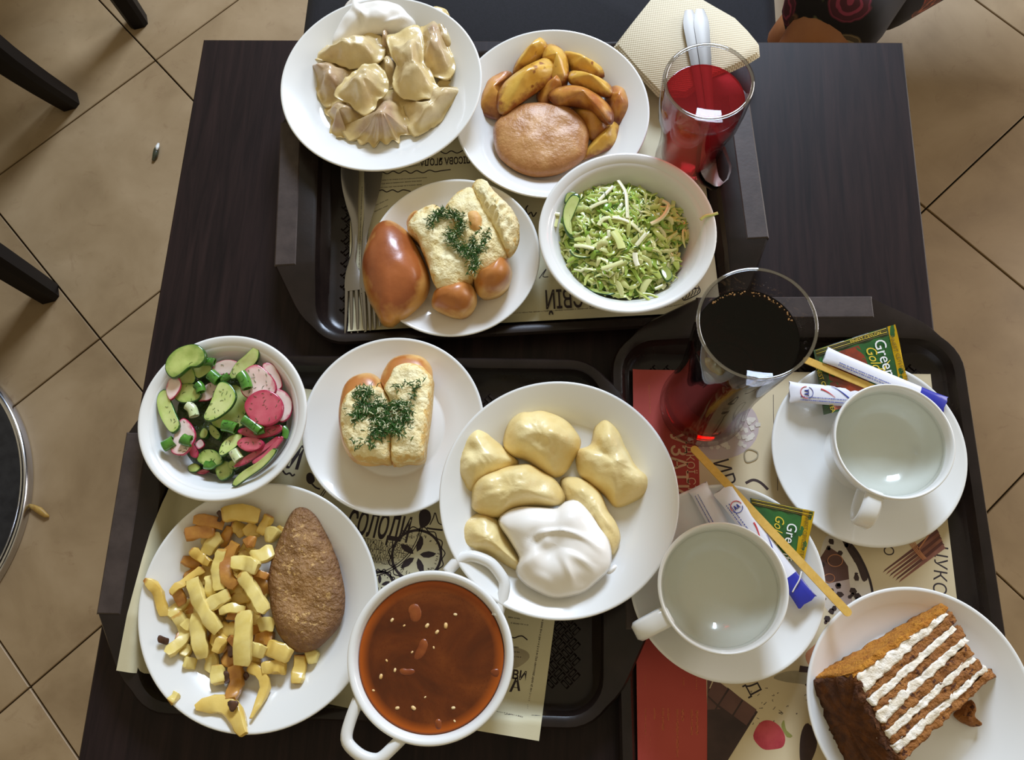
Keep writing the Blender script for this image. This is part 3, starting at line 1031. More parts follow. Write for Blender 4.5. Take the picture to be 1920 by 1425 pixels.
# --- lower left sheet
la = TR(-6.2)
m2, S2 = mat_sheet('paper_placemat', 'cream paper placemat on the lower left tray with pie drawings and round text badge', -0.384, -0.047, 0.378, 0.283, la, M['paper'],
                   zf=lift2)
LIFT[m2.name] = lift2
text('СОЛОДИ', m2, 709, 989, ZM, 0.031, la, M['ink'], xs=.43, shear=.1, bold=.0009)
for s, u, v, sz in (('ГОТУЮТЬ СОЛОДОЩ', 724, 1020, .0062), ('ДОМ, ВИКЛЮЧНО З', 720, 1029, .0062), ('НИХ ПРОДУКТІВ', 721, 1037, .0062), ('І СМАЧНІ І', 713, 1046, .0062), ('ДОМАШНІ', 712, 1053, .0062)):
    text(s, m2, u, v, ZM, sz, la, M['ink'], xs=.78)
cc = P(690, 975, ZM)
for rad in (.0505, .0525):
    p = [(cc.x + rad * math.cos(a), cc.y + rad * math.sin(a), ZM) for a in [2 * PI * i / 90 for i in range(90)]]
    make('badge_ring', sweep(p, [(.0004, 0), (.0004, .0001), (-.0004, .0001), (-.0004, 0)], closed=True), M['ink'], m2, smooth=False)


def tart(u, v, rad, par, ang=0.0):
    c_ = P(u, v, ZM)
    p = [(c_.x + (rad + .0012 * math.sin(a * 15)) * math.cos(a), c_.y + (rad + .0012 * math.sin(a * 15)) * math.sin(a), ZM) for a in [2 * PI * i / 120 for i in range(120)]]
    make('pie_drawing', sweep(p, [(.0005, 0), (.0005, .0001), (-.0005, .0001), (-.0005, 0)], closed=True), M['ink'], par, smooth=False)
    p = [(c_.x + rad * .9 * math.cos(a), c_.y + rad * .9 * math.sin(a), ZM) for a in [2 * PI * i / 80 for i in range(80)]]
    make('pie_drawing', sweep(p, [(.0012, 0), (.0012, .0001), (-.0012, .0001), (-.0012, 0)], closed=True), M['ink'], par, smooth=False)
    g = G()
    for k in range(5):
        a = ang + 2 * PI * k / 5
        q = []
        for t, w_ in ((.12, .02), (.25, .09), (.45, .12), (.62, .07), (.72, .01), (.62, -.07), (.45, -.12), (.25, -.09)):
            x, y = rot2(t * rad, w_ * rad, a); q.append((c_.x + x, c_.y + y))
        slab(q, ZM, ZM + .0001, .00002, g)
    rnd = random.Random(3)
    for k in range(90):
        a = rnd.uniform(0, 2 * PI); r0 = rnd.uniform(.62, .84) * rad
        d = Vector((math.cos(a), math.sin(a), 0)); s = Vector((-d.y, d.x, 0)) * .00025
        o_ = Vector((c_.x, c_.y, ZM + .0001)) + d * r0; e_ = o_ + d * rad * .07
        g.add([tuple(o_ - s), tuple(o_ + s), tuple(e_ + s), tuple(e_ - s)], [(0, 1, 2, 3)])
    make('pie_drawing', g, M['ink'], par, smooth=False)


tart(781, 1041, .0255, m2, 1.35)
tart(712, 1098, .014, m2, .4)
blot(m2, 'berry_drawing', [(786, 963), (796, 955), (806, 960), (808, 974), (800, 986), (788, 988)], M['ink'], ZM, smooth_n=20)
stroke(m2, 'leaf_drawing', [(800, 990), (812, 992), (830, 994)], M['ink'], ZM, .0016)
stroke(m2, 'leaf_drawing', [(806, 984), (812, 972), (816, 962), (822, 980), (830, 984)], M['ink'], ZM, .001)
text('И', m2, 552, 860, ZM, 0.030, la, M['ink'], xs=.62, shear=.1, bold=.0012)
stroke(m2, 'wavy_rule', [(530, 882), (536, 889), (543, 887), (548, 892), (553, 889)], M['ink'], ZM, .0016, 30)
blot(m2, 'berry_drawing', [(575, 890), (582, 886), (588, 892), (590, 902), (582, 908), (575, 902)], M['ink'], ZM, smooth_n=18)
stroke(m2, 'leaf_drawing', [(584, 906), (592, 914), (600, 917)], M['ink'], ZM, .0016)
tiny_text(m2, (953, 1157), (974, 1160), M['ink_l'], ZM, 1, seed=11)
tiny_text(m2, (958, 1168), (991, 1172), M['ink_l'], ZM, 1, seed=12)
stroke(m2, 'wavy_rule', [(960, 1195), (965, 1196), (973, 1193), (980, 1193), (989, 1200)], M['ink'], ZM, .0011, 30)
blot(m2, 'smudge_print', [(958, 1215), (985, 1220), (993, 1232), (980, 1246), (962, 1254), (956, 1245)], M['ink_grey'], ZM, smooth_n=20)
tiny_text(m2, (960, 1213), (972, 1214), M['ink_l'], ZM + .0002, 3, (2, 9), seed=13)
text('АВИ', m2, 967, 1266, ZM, .0105, la, M['ink'], xs=.9, bold=.0003)
text('А', m2, 967, 1287, ZM, .0165, la, M['ink'], xs=.9, bold=.0004)
tiny_text(m2, (1018, 1160), (988, 1338), M['ink_l'], ZM, 1, seed=14, wid=.0016)
tiny_text(m2, (930, 1332), (982, 1341), M['ink_l'], ZM, 1, seed=15, wid=.0012)

# --- lower right sheet
ra = TR(0.6)
m3, S3 = mat_sheet('paper_placemat', 'parchment coloured placemat with a red band on the lower right tray', 0.077, -0.150, 0.286, 0.402, ra, M['paper_w'], zf=lift3)
zb = ZM - .00005
LIFT[m3.name] = lift3
g = G(); vs, fs = [], []
for j in range(61):
    for i in range(13): vs.append(S3(.0615 * i / 12, .402 * j / 60, .0004))
for j in range(60):
    for i in range(12):
        a = j * 13 + i; fs.append((a, a + 1, a + 14, a + 13))
g.add(vs, fs)
make('red_band', g, M['redprint'], m3)
Z3 = ZM + .00008
text('УЗАТИ', m3, 1272, 872, Z3 + .0003, .0205, TR(-88), M['ink_cream'], xs=.95, bold=.0003)
text('ІДКОЇ СТ', m3, 1294, 874, Z3 + .0003, .0105, TR(-88), M['ink_cream'], xs=1.0)
tiny_text(m3, (1217, 722), (1219, 775), M['ink_ochre'], Z3, 1, seed=21)
for i, (u, v0, v1) in enumerate(((1209, 1328, 1376), (1218, 1328, 1400), (1227, 1328, 1347), (1243, 1328, 1370), (1253, 1328, 1352), (1270, 1330, 1420), (1280, 1330, 1352), (1297, 1330, 1378), (1307, 1332, 1376))):
    tiny_text(m3, (u, v0), (u, v1), M['ink_ochre'], Z3, 1, seed=30 + i, wid=.0018)
for i, (u, v0, v1) in enumerate(((1216, 1236, 1262), (1209, 1266, 1284), (1282, 1270, 1284), (1306, 1270, 1292))):
    tiny_text(m3, (u, v0), (u, v1), M['ink_ochre'], Z3, 1, seed=50 + i, wid=.0012)
Z4 = ZM - .0001
text('ЦУКОР', m3, 1761, 1080, Z4, .0165, TR(-98), M['ink'], xs=1.0)
text('СИР', m3, 1352, 873, Z4, .021, TR(-72), M['ink'], xs=.9)
text('КО', m3, 1664, 1024, Z4, .0125, TR(-88), M['ink'], xs=1.0)
text('Д', m3, 1411, 1291, Z4, .016, TR(-62), M['ink'], xs=1.0)
# chocolate bar print: one square per piece
c0, du, dv = (1421, 1330), (-27, -20), (-21, 33)
for i in range(5):
    for j in range(5):
        o_ = (c0[0] + du[0] * i + dv[0] * j, c0[1] + du[1] * i + dv[1] * j)
        def Q(a, b): return (o_[0] + du[0] * a + dv[0] * b, o_[1] + du[1] * a + dv[1] * b)
        qq = [Q(.05, .05), Q(.95, .05), Q(.95, .95), Q(.05, .95)]
        if max(p[0] for p in qq) < 1327 or min(p[1] for p in qq) > 1460: continue
        qq = [(max(p[0], 1326), p[1]) for p in qq]
        if len(set(p[0] for p in qq)) < 2: continue
        blot(m3, 'chocolate_square', qq, M['ink_choc'], Z4 + .00012)
blot(m3, 'chocolate_print', [(1326, 1285), (1366, 1283), (1424, 1330), (1330, 1480), (1326, 1480)], M['ink_dchoc'], Z4 - .0001)
blot(m3, 'strawberry_print', [(1413, 1385), (1416, 1368), (1428, 1353), (1445, 1351), (1462, 1362), (1472, 1382), (1468, 1400), (1450, 1405), (1430, 1404)], M['ink_berry'], Z4, smooth_n=30)
blot(m3, 'strawberry_print', [(1402, 1425), (1410, 1410), (1430, 1404), (1450, 1412), (1454, 1430), (1440, 1460), (1410, 1460)], M['ink_berry'], Z4 - .0001, smooth_n=30)
blot(m3, 'strawberry_print', [(1478, 1420), (1486, 1400), (1505, 1396), (1540, 1400), (1560, 1430), (1540, 1470), (1490, 1470)], M['ink_berry'], Z4 - .0001, smooth_n=30)
blot(m3, 'leaf_print', [(1465, 1362), (1470, 1350), (1474, 1368), (1486, 1380), (1476, 1382)], M['ink_green'], Z4 + .0001, smooth_n=16)
blot(m3, 'dark_leaf_print', [(1500, 1425), (1501, 1380), (1512, 1356), (1526, 1368), (1532, 1395), (1522, 1425), (1510, 1440)], M['ink_dchoc'], Z4 + .0001, smooth_n=24)
rnd = random.Random(8)
for k in range(26):
    u, v = rnd.uniform(1398, 1530), rnd.uniform(1290, 1360)
    stroke(m3, 'speckle_print', [(u, v), (u + rnd.uniform(-4, 4), v + rnd.uniform(-3, 3)), (u + rnd.uniform(-5, 5), v + rnd.uniform(-5, 5))], M['ink_l'], Z4, .0005, 6)
blot(m3, 'wood_print', [(1450, 1270), (1480, 1258), (1530, 1262), (1535, 1285), (1500, 1282), (1470, 1278)], M['ink_grey'], Z4, smooth_n=24)
blot(m3, 'peach_print', [(1510, 1228), (1524, 1212), (1552, 1190), (1558, 1215), (1548, 1245), (1520, 1250)], M['ink_orange'], Z4, smooth_n=24)
blot(m3, 'dark_cherry_print', [(1500, 1248), (1530, 1252), (1534, 1262), (1498, 1260)], M['ink_dchoc'], Z4 + .0001)
# printed plate with a dark cake
blot(m3, 'plate_print', [(1545, 1012), (1560, 1003), (1585, 1012), (1610, 1040), (1628, 1075), (1636, 1110), (1636, 1138), (1610, 1150), (1560, 1150), (1540, 1120), (1535, 1060)], M['ink_white'], Z4 - .00002, smooth_n=50)
stroke(m3, 'plate_rim_print', [(1580, 1010), (1600, 1028), (1618, 1055), (1630, 1085), (1636, 1112), (1636, 1134)], M['ink'], Z4 + .0001, .0022)
blot(m3, 'plate_rim_print', [(1578, 1010), (1596, 1018), (1616, 1046), (1628, 1080), (1618, 1090), (1606, 1060), (1590, 1034)], M['ink_dchoc'], Z4 + .00004, smooth_n=30)
blot(m3, 'cake_print', [(1538, 1046), (1552, 1024), (1574, 1038), (1590, 1062), (1592, 1086), (1552, 1094), (1538, 1085)], M['ink_choc'], Z4 + .0001)
for c_, rr in (((1566, 1051), 14), ((1555, 1084), 10)):
    stroke(m3, 'icing_curl_print', [(c_[0] + rr * math.cos(a), c_[1] + rr * .8 * math.sin(a)) for a in [2 * PI * i / 12 for i in range(12)]], M['ink_orange'], Z4 + .0003, .0006, 40, closed=True)
blot(m3, 'cream_print', [(1553, 1094), (1592, 1086), (1600, 1140), (1560, 1130)], M['ink_mauve'], Z4 + .0001)
for k in range(60):
    u, v = rnd.uniform(1540, 1612), rnd.uniform(1006, 1200)
    if v > 1150 and u > 1590: continue
    if 1552 < u < 1592 and 1040 < v < 1090: continue
    s_ = rnd.uniform(3, 8)
    blot(m3, 'chip_print', [(u + s_ * rnd.uniform(.6, 1.1) * math.cos(a), v + s_ * rnd.uniform(.6, 1.1) * math.sin(a)) for a in [2 * PI * i / 6 for i in range(6)]], M['ink_dchoc'], Z4 + .0002)
# cinnamon bundle print
for k in range(6):
    o_ = k * 6.0
    blot(m3, 'cinnamon_print', [(1655 + o_, 1074 + o_ * .62), (1659 + o_, 1068 + o_ * .6), (1757 + o_ * .35, 992 + o_ * .95), (1761 + o_ * .4, 999 + o_ * .95)], M['ink_cin'] if k % 2 else M['ink_cind'], Z4 + .00002 * k)
for k in range(4):
    stroke(m3, 'twine_print', [(1706 + k * 3, 1020 - k), (1718 + k * 3, 1036), (1731 + k * 2, 1050 - k)], M['ink_orange'], Z4 + .0003, .0008, 12)
stroke(m3, 'twine_print', [(1722, 1030), (1738, 1008), (1746, 994)], M['ink_orange'], Z4 + .0003, .0012, 12)
# sugar bowl prints
cs = (1715, 1112)
blot(m3, 'sugar_bowl_print', [(1715 + 36 * math.cos(a), 1126 + 26 * math.sin(a)) for a in [2 * PI * i / 24 for i in range(24)]], M['ink_mauve'], Z4)
for k in range(9):
    u, v = 1690 + (k % 5) * 12, 1108 + (k // 5) * 14
    blot(m3, 'sugar_cube_print', [(u, v), (u + 9, v + 1), (u + 8, v + 10), (u - 1, v + 9)], M['ink_white'], Z4 + .0002)
blot(m3, 'jar_print', [(1345 + 92 * math.cos(a) * .85, 800 + 62 * math.sin(a)) for a in [2 * PI * i / 30 for i in range(30)]], M['ink_mauve'], Z4)
for k in range(90):
    a, rr = rnd.uniform(0, 2 * PI), math.sqrt(rnd.random())
    u, v = 1352 + 70 * rr * math.cos(a), 798 + 50 * rr * math.sin(a)
    s_ = rnd.uniform(4, 7)
    blot(m3, 'salt_grain_print', [(u + s_ * math.cos(b), v + s_ * math.sin(b)) for b in [rnd.random() + 2 * PI * i / 5 for i in range(5)]], M['ink_white'], Z4 + .0001 + .000004 * k)
stroke(m3, 'clasp_print', [(1396, 850), (1404, 842), (1420, 848), (1418, 860), (1400, 866)], M['ink_grey'], Z4 + .0006, .0012, 24, closed=True)
stroke(m3, 'branch_print', [(1398, 906), (1412, 900), (1426, 905), (1440, 918)], M['ink_dchoc'], Z4, .0026)
stroke(m3, 'branch_print', [(1450, 740), (1451, 800), (1457, 850), (1458, 920)], M['ink_l'], Z4, .0006)
# ------------------------------------------------------------------ crockery
ZT = 0.7579      # top of the papers lying in the trays


def at(px, zr, base):
    q = P(px[0], px[1], zr)
    return (q.x, q.y, base)


def rest(px, zr_over_base, prof, base):
    """lowest base height at which the dish clears the trays under it"""
    under = []
    for (r0, z0_), (r1, z1_) in zip(prof, prof[1:]):
        if r1 < r0: break
        for t in (0, .25, .5, .75): under.append((r0 + (r1 - r0) * t, z0_ + (z1_ - z0_) * t))
    for _ in range(3):
        c = at(px, base + zr_over_base, base)
        need = ZT - .0005
        for rr, zz_ in under:
            if rr < .01: continue
            for k in range(48):
                a = 2 * PI * k / 48
                x, y = c[0] + rr * math.cos(a), c[1] + rr * math.sin(a)
                need = max(need, max(s(x, y) for s in (solid1, solid2, solid3)) - zz_)
        base = need + .0004
    return base


def plate(label, px, r, dz=0.0, h=0.028, name='plate', group=None, cat='plate'):
    pr_ = [(0, 0), (.56 * r, 0), (.585 * r, .0015), (.70 * r, .0085), (.80 * r, h * .52), (.97 * r, h - .0035), (.995 * r, h - .0022), (r, h - .0006), (.992 * r, h + .0004), (.975 * r, h - .0002),
           (.82 * r, h * .62), (.735 * r, .0128), (.69 * r, .0082), (.63 * r, .0058), (0, .005)]
    base = rest(px, h, pr_, ZT) + dz
    c = at(px, base + h, base)
    sc_ = (CAMZ - base - h) / (CAMZ - ZT - h)
    pr_ = [(a_ * sc_, b_) for a_, b_ in pr_]
    return tag(make(name, lathe(pr_, c, 112), M['china'], org=c), label, cat, group), c


def side_plate(label, px, r, dz=0.0, h=0.0185, name='side_plate', well=.55, group=None, cat='plate'):
    pr_ = [(0, 0), (well * r, 0), (well * r * 1.04, .0015), (.75 * r, .006), (.97 * r, h - .003), (.996 * r, h - .0018), (r, h - .0005), (.99 * r, h + .0005), (.965 * r, h - .0006),
           (.86 * r, h * .63), (.70 * r, .0062), (well * r * 1.03, .0047), (well * r, .0040), (well * r * .97, .0047), (0, .0045)]
    base = rest(px, h, pr_, ZT) + dz
    c = at(px, base + h, base)
    sc_ = (CAMZ - base - h) / (CAMZ - ZT - h)
    pr_ = [(a_ * sc_, b_) for a_, b_ in pr_]
    return tag(make(name, lathe(pr_, c, 112), M['china'], org=c), label, cat, group), c


def bowl(label, px, r, h, dz=0.0):
    pr_ = [(0, 0), (.46 * r, 0), (.49 * r, .0025), (.56 * r, .008), (.70 * r, .42 * h), (.83 * r, .84 * h), (.88 * r, .93 * h), (.98 * r, h - .0036), (r, h - .0014), (.992 * r, h + .0002), (.965 * r, h),
           (.90 * r, h - .0022), (.862 * r, h - .006), (.80 * r, .72 * h), (.68 * r, .34 * h), (.56 * r, .0135), (.44 * r, .0085), (0, .0075)]
    base = rest(px, h, pr_, ZT) + dz
    c = at(px, base + h, base)
    sc_ = (CAMZ - base - h) / (CAMZ - ZT - h)
    pr_ = [(a_ * sc_, b_) for a_, b_ in pr_]
    return tag(make('salad_bowl', lathe(pr_, c, 112), M['china'], org=c), label, 'bowl'), c


_, C_dmp1 = plate('white plate at top left holding folded meat dumplings and a dollop of cream', (714, 152), .1092, dz=.002)
_, C_cut = plate('white plate at the top with a round fried patty and roast potato wedges', (1034, 208), .1025)
_, C_dmp2 = plate('white plate in the middle holding pale potato dumplings under sour cream', (1047, 930), .1092)
_, C_fry = plate('white plate at lower left heaped with fried potato pieces and breaded meat', (483, 1132), .1085)
_, C_br1 = side_plate('white side plate on the far tray holding a glossy bun and torn bread', (851, 479), .0872)
_, C_br2 = side_plate('white side plate in the middle left holding one bread roll with dill', (736, 795), .0878 , h=.0165)
_, C_slaw = bowl('white bowl of green cabbage salad on the far tray', (1176, 432), .0862, .050)
_, C_sal = bowl('white bowl of radish and cucumber salad at middle left', (416, 780), .0795, .050)
_, C_sc1 = side_plate('white saucer under the front cup, carrying sugar sticks and a wooden stirrer across it', (1363, 1089), .0865, h=.0165, name='saucer', well=.42, cat='saucer')
_, C_sc2 = side_plate('white saucer under the right hand cup near the tray corner', (1629, 845), .0885, h=.0165, name='saucer', well=.42, cat='saucer')
_, C_cake = side_plate('white plate at lower right corner holding a slice of layered cake', (1726, 1316), .0945, h=.020, name='dessert_plate', well=.6)

# soup bowl with two lug handles
sb = thing('soup_bowl', 'white soup bowl with two loop handles standing at the front', 'bowl', at((806, 1230), ZT + .0595, ZT))
c = sb.location
pr_ = [(0, 0), (.040, 0), (.043, .002), (.050, .010), (.058, .030), (.0645, .047), (.0688, .0545), (.0700, .0575), (.0695, .0590), (.0680, .0597), (.0655, .0590),
       (.0635, .0565), (.0620, .052), (.056, .032), (.046, .012), (.03, .008), (0, .0075)]
make('body', lathe(pr_, c, 112), M['china'], sb)
zh = ZT + .0545
for pts in ([(838, 1074), (856, 1054), (874, 1044), (892, 1044), (920, 1056), (940, 1080), (946, 1096), (942, 1122), (932, 1156)],
            [(672, 1312), (658, 1348), (650, 1378), (654, 1396), (676, 1416), (700, 1424), (716, 1420), (736, 1402), (756, 1382)]):
    p = spline([tuple(P(u, v, zh - .001)) for u, v in pts], 30, closed=False)
    make('handle', sweep(p, rrect(.0098, .0085, .003)), M['china'], sb)
sp = thing('soup', 'orange red broth filling the two handled soup bowl', 'soup', (c.x, c.y, ZT + .0085))
zs = ZT + .0525
make('broth', lathe([(0, .0085 + .0), (.044, .013), (.0545, .032), (.0605, .050), (.0612, .0525), (.0595, .0519), (.055, .0517), (.03, .0517), (0, .0517)], (c.x, c.y, ZT), 96, e=[0, 0, .5, 1, 1, .97, .9, .5, 0]), M['soup'], sp)
crumbm = food('pale_soup_grain', (240, 214, 160), (226, 180, 110), 90, bst=.2, rough=.3)
Icr = crop(600, 1000, 3.352)
for (x, y), s_ in (((452, 545), .0022), ((672, 580), .0026), ((735, 620), .0024), ((790, 580), .0030), ((485, 1098), .0022), ((587, 1098), .0027), ((837, 1097), .002), ((528, 580), .0014), ((578, 747), .0014),
                   ((418, 800), .0015), ((335, 988), .0015), ((382, 900), .0026), ((714, 718), .0014), ((660, 1030), .0012), ((845, 1180), .0014), ((850, 510), .002), ((470, 860), .002)):
    u, v = Icr((x, y))[0]; s_ *= .72
    q = P(u, v, zs)
    make('floating_grain', lathe([(0, -.001), (s_ * .8, -.0008), (s_, .0002), (s_ * .6, s_ * .5), (0, s_ * .65)], (q.x, q.y, zs - .0008), 10, fr=lambda r, z, a: r * (1 + .25 * math.sin(a * 2 + x))), crumbm, sp)
pepm = food('soup_vegetable', (120, 54, 18), (146, 76, 30), 60, bst=.2, rough=.3)
for pts, w_ in (([(655, 660), (645, 720), (615, 770), (590, 790)], .0045), ([(500, 858), (540, 872), (600, 866)], .003), ([(1095, 850), (1100, 880), (1092, 900)], .0042), ([(740, 1165), (745, 1210), (738, 1235)], .003), ([(570, 450), (600, 500), (590, 560)], .006)):
    p = [tuple(P(*Icr(q)[0], zs - .0012)) for q in pts]
    make('vegetable_strip', sweep(spline(p, 9, closed=False), circ(w_, 8, .0012), scale=[.3, .7, 1, 1, 1, 1, .9, .6, .2]), pepm, sp)


# tea cups with clear hot water
def cup(label, px, sc_, rr, dirpx, wl):
    base = sc_[2] + .0048
    h = .052
    zr = base + h
    q = P(px[0], px[1], zr)
    r = thing('tea_cup', label, 'cup', (q.x, q.y, base))
    k = rr / .0555
    pr_ = [(0, .001), (.022, .001), (.0225, 0), (.027, 0), (.0285, .003), (.037, .010), (.047, .022), (.0532, .036), (.0552, h - .0015), (.0550, h - .0003), (.0540, h + .0004), (.0528, h - .0004),
           (.0515, h - .004), (.0498, .034), (.0440, .0215), (.034, .0115), (.020, .0075), (0, .007)]
    pr_ = [(a * k, b) for a, b in pr_]
    make('body', lathe(pr_, (q.x, q.y, base), 96), M['china'], r)
    d = P(px[0] + dirpx[0], px[1] + dirpx[1], zr) - q
    d.z = 0; d.normalize()
    pth = [q + d * a * k + Vector((0, 0, b - h)) for a, b in ((.051, h - .008), (.060, h - .006), (.072, h - .0075), (.0795, h - .014), (.079, h - .024), (.069, h - .033), (.055, h - .036), (.044, h - .035))]
    pth = spline([tuple(x) for x in pth], 24, closed=False)
    side = Vector((-d.y, d.x, 0))
    make('handle', sweep(pth, rrect(.0066, .0165, .0028), up=tuple(side)), M['china'], r)
    w = tag(make('hot_water', lathe([(0, .0078), (.0195 * k, .0084), (.033 * k, .0125), (.043 * k, .0225), (.0488 * k, .034), (.0500 * k, h - wl), (.0492 * k, h - wl - .0004), (0, h - wl - .0006)], (q.x, q.y, base), 64), M['water'], org=(q.x, q.y, base + .0078)),
            label.split(' filled')[0].replace('white cup', 'clear hot water in the cup'), 'water')
    return r


cup('white cup nearest the dumpling plate filled with clear water, handle pointing left', (1356, 1101), C_sc1, .0535, (-60, 32), .0085)
cup('white cup on the far right saucer filled with clear water, handle pointing towards the front', (1677, 826), C_sc2, .0525, (-50, 160), .0085)

# ------------------------------------------------------------------ glasses
q = P(1289, 300, ZT)
gx, gy = 0.130, 0.488
H = .131
gt = thing('drinking_glass', 'faceted clear glass tumbler at top right full of red berry drink', 'glass', (gx, gy, ZT))


def facet(r, z, a):
    if z < .006 or z > .078: return r
    k = PI / 5
    aa = (a % (2 * k)) - k
    t = min(1, (z - .006) / .01, (.078 - z) / .012)
    return r * (1 - .5 * t) + t * .5 * r * math.cos(k) / math.cos(aa) * 1.02


R = .0408
pr_ = [(0, 0), (.031, 0), (.0335, .002), (.0335, .010), (.0345, .03), (.0375, .062), (.0395, .078), (.0412, .10), (R + .0012, H - .002), (R + .0008, H), (R - .0005, H + .0004), (R - .0016, H - .001)]
pi_ = [(.0386, .10), (.037, .078), (.035, .062), (.032, .03), (.030, .012), (.022, .0085), (0, .008)]
make('tumbler', lathe(pr_ + pi_, (gx, gy, ZT), 60, fr=facet), M['glass'], gt, sharp=50)
make('rim', lathe([(R - .0013 + .0017 * math.cos(a), H - .0006 + .0014 * math.sin(a)) for a in [2 * PI * i / 10 for i in range(11)]], (gx, gy, ZT), 80), M['glassrim'], gt)
lv = .104
make_d = tag(make('red_berry_drink', lathe([(0, .0083), (.0215, .0088), (.0296, .0124), (.0316, .03), (.0346, .062), (.0366, .078), (.0382, .10), (.0384, lv), (.0376, lv - .0008), (0, lv - .001)], (gx, gy, ZT), 60, fr=facet), M['kompot'], org=(gx, gy, ZT + .0083)),
             'translucent red berry drink inside the faceted tumbler', 'drink')

gx, gy = 0.1395, 0.2165
H = .228
gt = thing('tall_glass', 'tall clear glass of dark cola, leaning tall above the front cups', 'glass', (gx, gy, ZT))
gt['label'] = 'tall flared clear glass of dark cola at centre right'
po = [(0, 0), (.037, 0), (.041, .003), (.0418, .010), (.0405, .022), (.0382, .04), (.0362, .07), (.0358, .10), (.0375, .145), (.0400, .185), (.0422, H - .002), (.0420, H), (.0409, H + .0004), (.0402, H - .001)]
pi_ = [(.0383, .185), (.0358, .145), (.0342, .10), (.0346, .07), (.0366, .04), (.0388, .022), (.0388, .016), (.030, .0125), (0, .012)]
make('tumbler', lathe(po + pi_, (gx, gy, ZT), 80), M['glass'], gt, sharp=50)
make('rim', lathe([(.0414 + .0013 * math.cos(a), H - .0006 + .0012 * math.sin(a)) for a in [2 * PI * i / 10 for i in range(11)]], (gx, gy, ZT), 96), M['glassrim'], gt)
lv = .196
tag(make('cola', lathe([(0, .0125), (.0295, .013), (.0382, .0168), (.0382, .022), (.0360, .04), (.0341, .07), (.0337, .10), (.0353, .145), (.0378, .185), (.0385, lv), (.0378, lv - .0008), (0, lv - .001)], (gx, gy, ZT), 80), M['cola'], org=(gx, gy, ZT + .0125)),
    'dark brown cola inside the tall flared glass', 'drink')
# bubbles along the liquid's edge
g = G()
rnd = random.Random(5)
for k in range(60):
    a = rnd.uniform(.4, 2.3); rr = .0375 - abs(rnd.gauss(0, .0012)); s_ = rnd.uniform(.0003, .0008)
    lathe([(0, 0), (s_, .0003), (0, .0009)], (gx + rr * math.cos(a), gy + rr * math.sin(a), ZT + lv - .0009), 6, g)
tag(make('bubbles', g, plain('bubble_film', (196, 150, 96), rough=.15, coat=.6), gt), kind='stuff')

# ------------------------------------------------------------------ napkin, spoons, forks
pts = [(1236, 168), (1196, 126), (1152, 74), (1186, 30), (1226, -20), (1300, -26), (1345, 0), (1384, 22), (1408, 46), (1428, 70), (1430, 92), (1408, 106), (1378, 120), (1330, 140), (1290, 170)]
w = ccw([tuple(P(u, v, .790)[:2]) for u, v in pts])


def napz(x, y):
    l = rot2(x + .049, y - .4475, -TR(4.7))
    d = (.167 - l[1])
    return .0 if d < .022 else -min(.018, (d - .022) * .5)


nk = thing('napkin', 'folded embossed cream paper napkin over the far tray edge behind the red drink', 'napkin', (w[0][0], w[0][1], .776))
for k in range(3):
    o = offs(w, .0015 * k)
    make('fold', slab(o, .7762 + .0026 * k, .7786 + .0026 * k, .0010), M['napkin'], nk, sharp=50)
zn = .7842


def spoon(label, hpx, bpx, zb, zt, grp, flip=1):
    a, b = P(hpx[0], hpx[1], zt), P(bpx[0], bpx[1], zb)
    d = (b - a); L = d.length; d = d / L
    s = Vector((-d.y, d.x, 0)).normalized()
    n_ = 30
    prof = []
    for i in range(n_):
        t = i / (n_ - 1)
        if t < .1: w_ = .0042 + .004 * math.sin(t / .1 * PI / 2)
        elif t < .65: w_ = .0082 - (t - .1) / .55 * .0052
        elif t < .72: w_ = .003 + (t - .65) / .07 * .006
        else:
            k = (t - .72) / .28
            w_ = .008 + .0085 * math.sin(min(1, k * 1.15) * PI / 2) if k < .6 else .0165 * math.sqrt(max(0.02, 1 - ((k - .55) / .455) ** 2))
        prof.append((t, w_))
    vs, fs = [], []
    for t, w_ in prof:
        c_ = a + d * (L * t)
        dip = -.0055 * math.sin((t - .7) / .3 * PI) if t > .7 else 0
        arch = .002 * math.sin(min(1, t / .72) * PI)
        for side, dz in ((-1, 0), (-.5, .7), (0, 1), (.5, .7), (1, 0)):
            vs.append(tuple(c_ + s * (w_ * side) + Vector((0, 0, .0008 + arch + (dip * dz if t > .7 else .0006 * dz)))))
        for side, dz in ((1, 0), (.5, .7), (0, 1), (-.5, .7), (-1, 0)):
            vs.append(tuple(c_ + s * (w_ * side) + Vector((0, 0, -.0004 + arch + (dip * dz if t > .7 else 0)))))
    for i in range(n_ - 1):
        for j in range(10):
            p_, q_ = i * 10 + j, i * 10 + (j + 1) % 10
            fs.append((p_, q_, q_ + 10, p_ + 10))
    fs.append(tuple(reversed(range(10)))); fs.append(tuple((n_ - 1) * 10 + j for j in range(10)))
    g = G(); g.add(vs, fs)
    return tag(make('spoon', g, M['spoonsteel'], smooth=True, sharp=50), label, 'spoon', grp)


spoon('steel spoon on the napkin, left of the two handle ends', (1291, 20), (1338, 356), .7795, .7885, 'spoons behind the red drink')
spoon('steel spoon on the napkin, right of the two handle ends, bowl nested over the other', (1312, 18), (1345, 350), .7825, .7895, 'spoons behind the red drink')


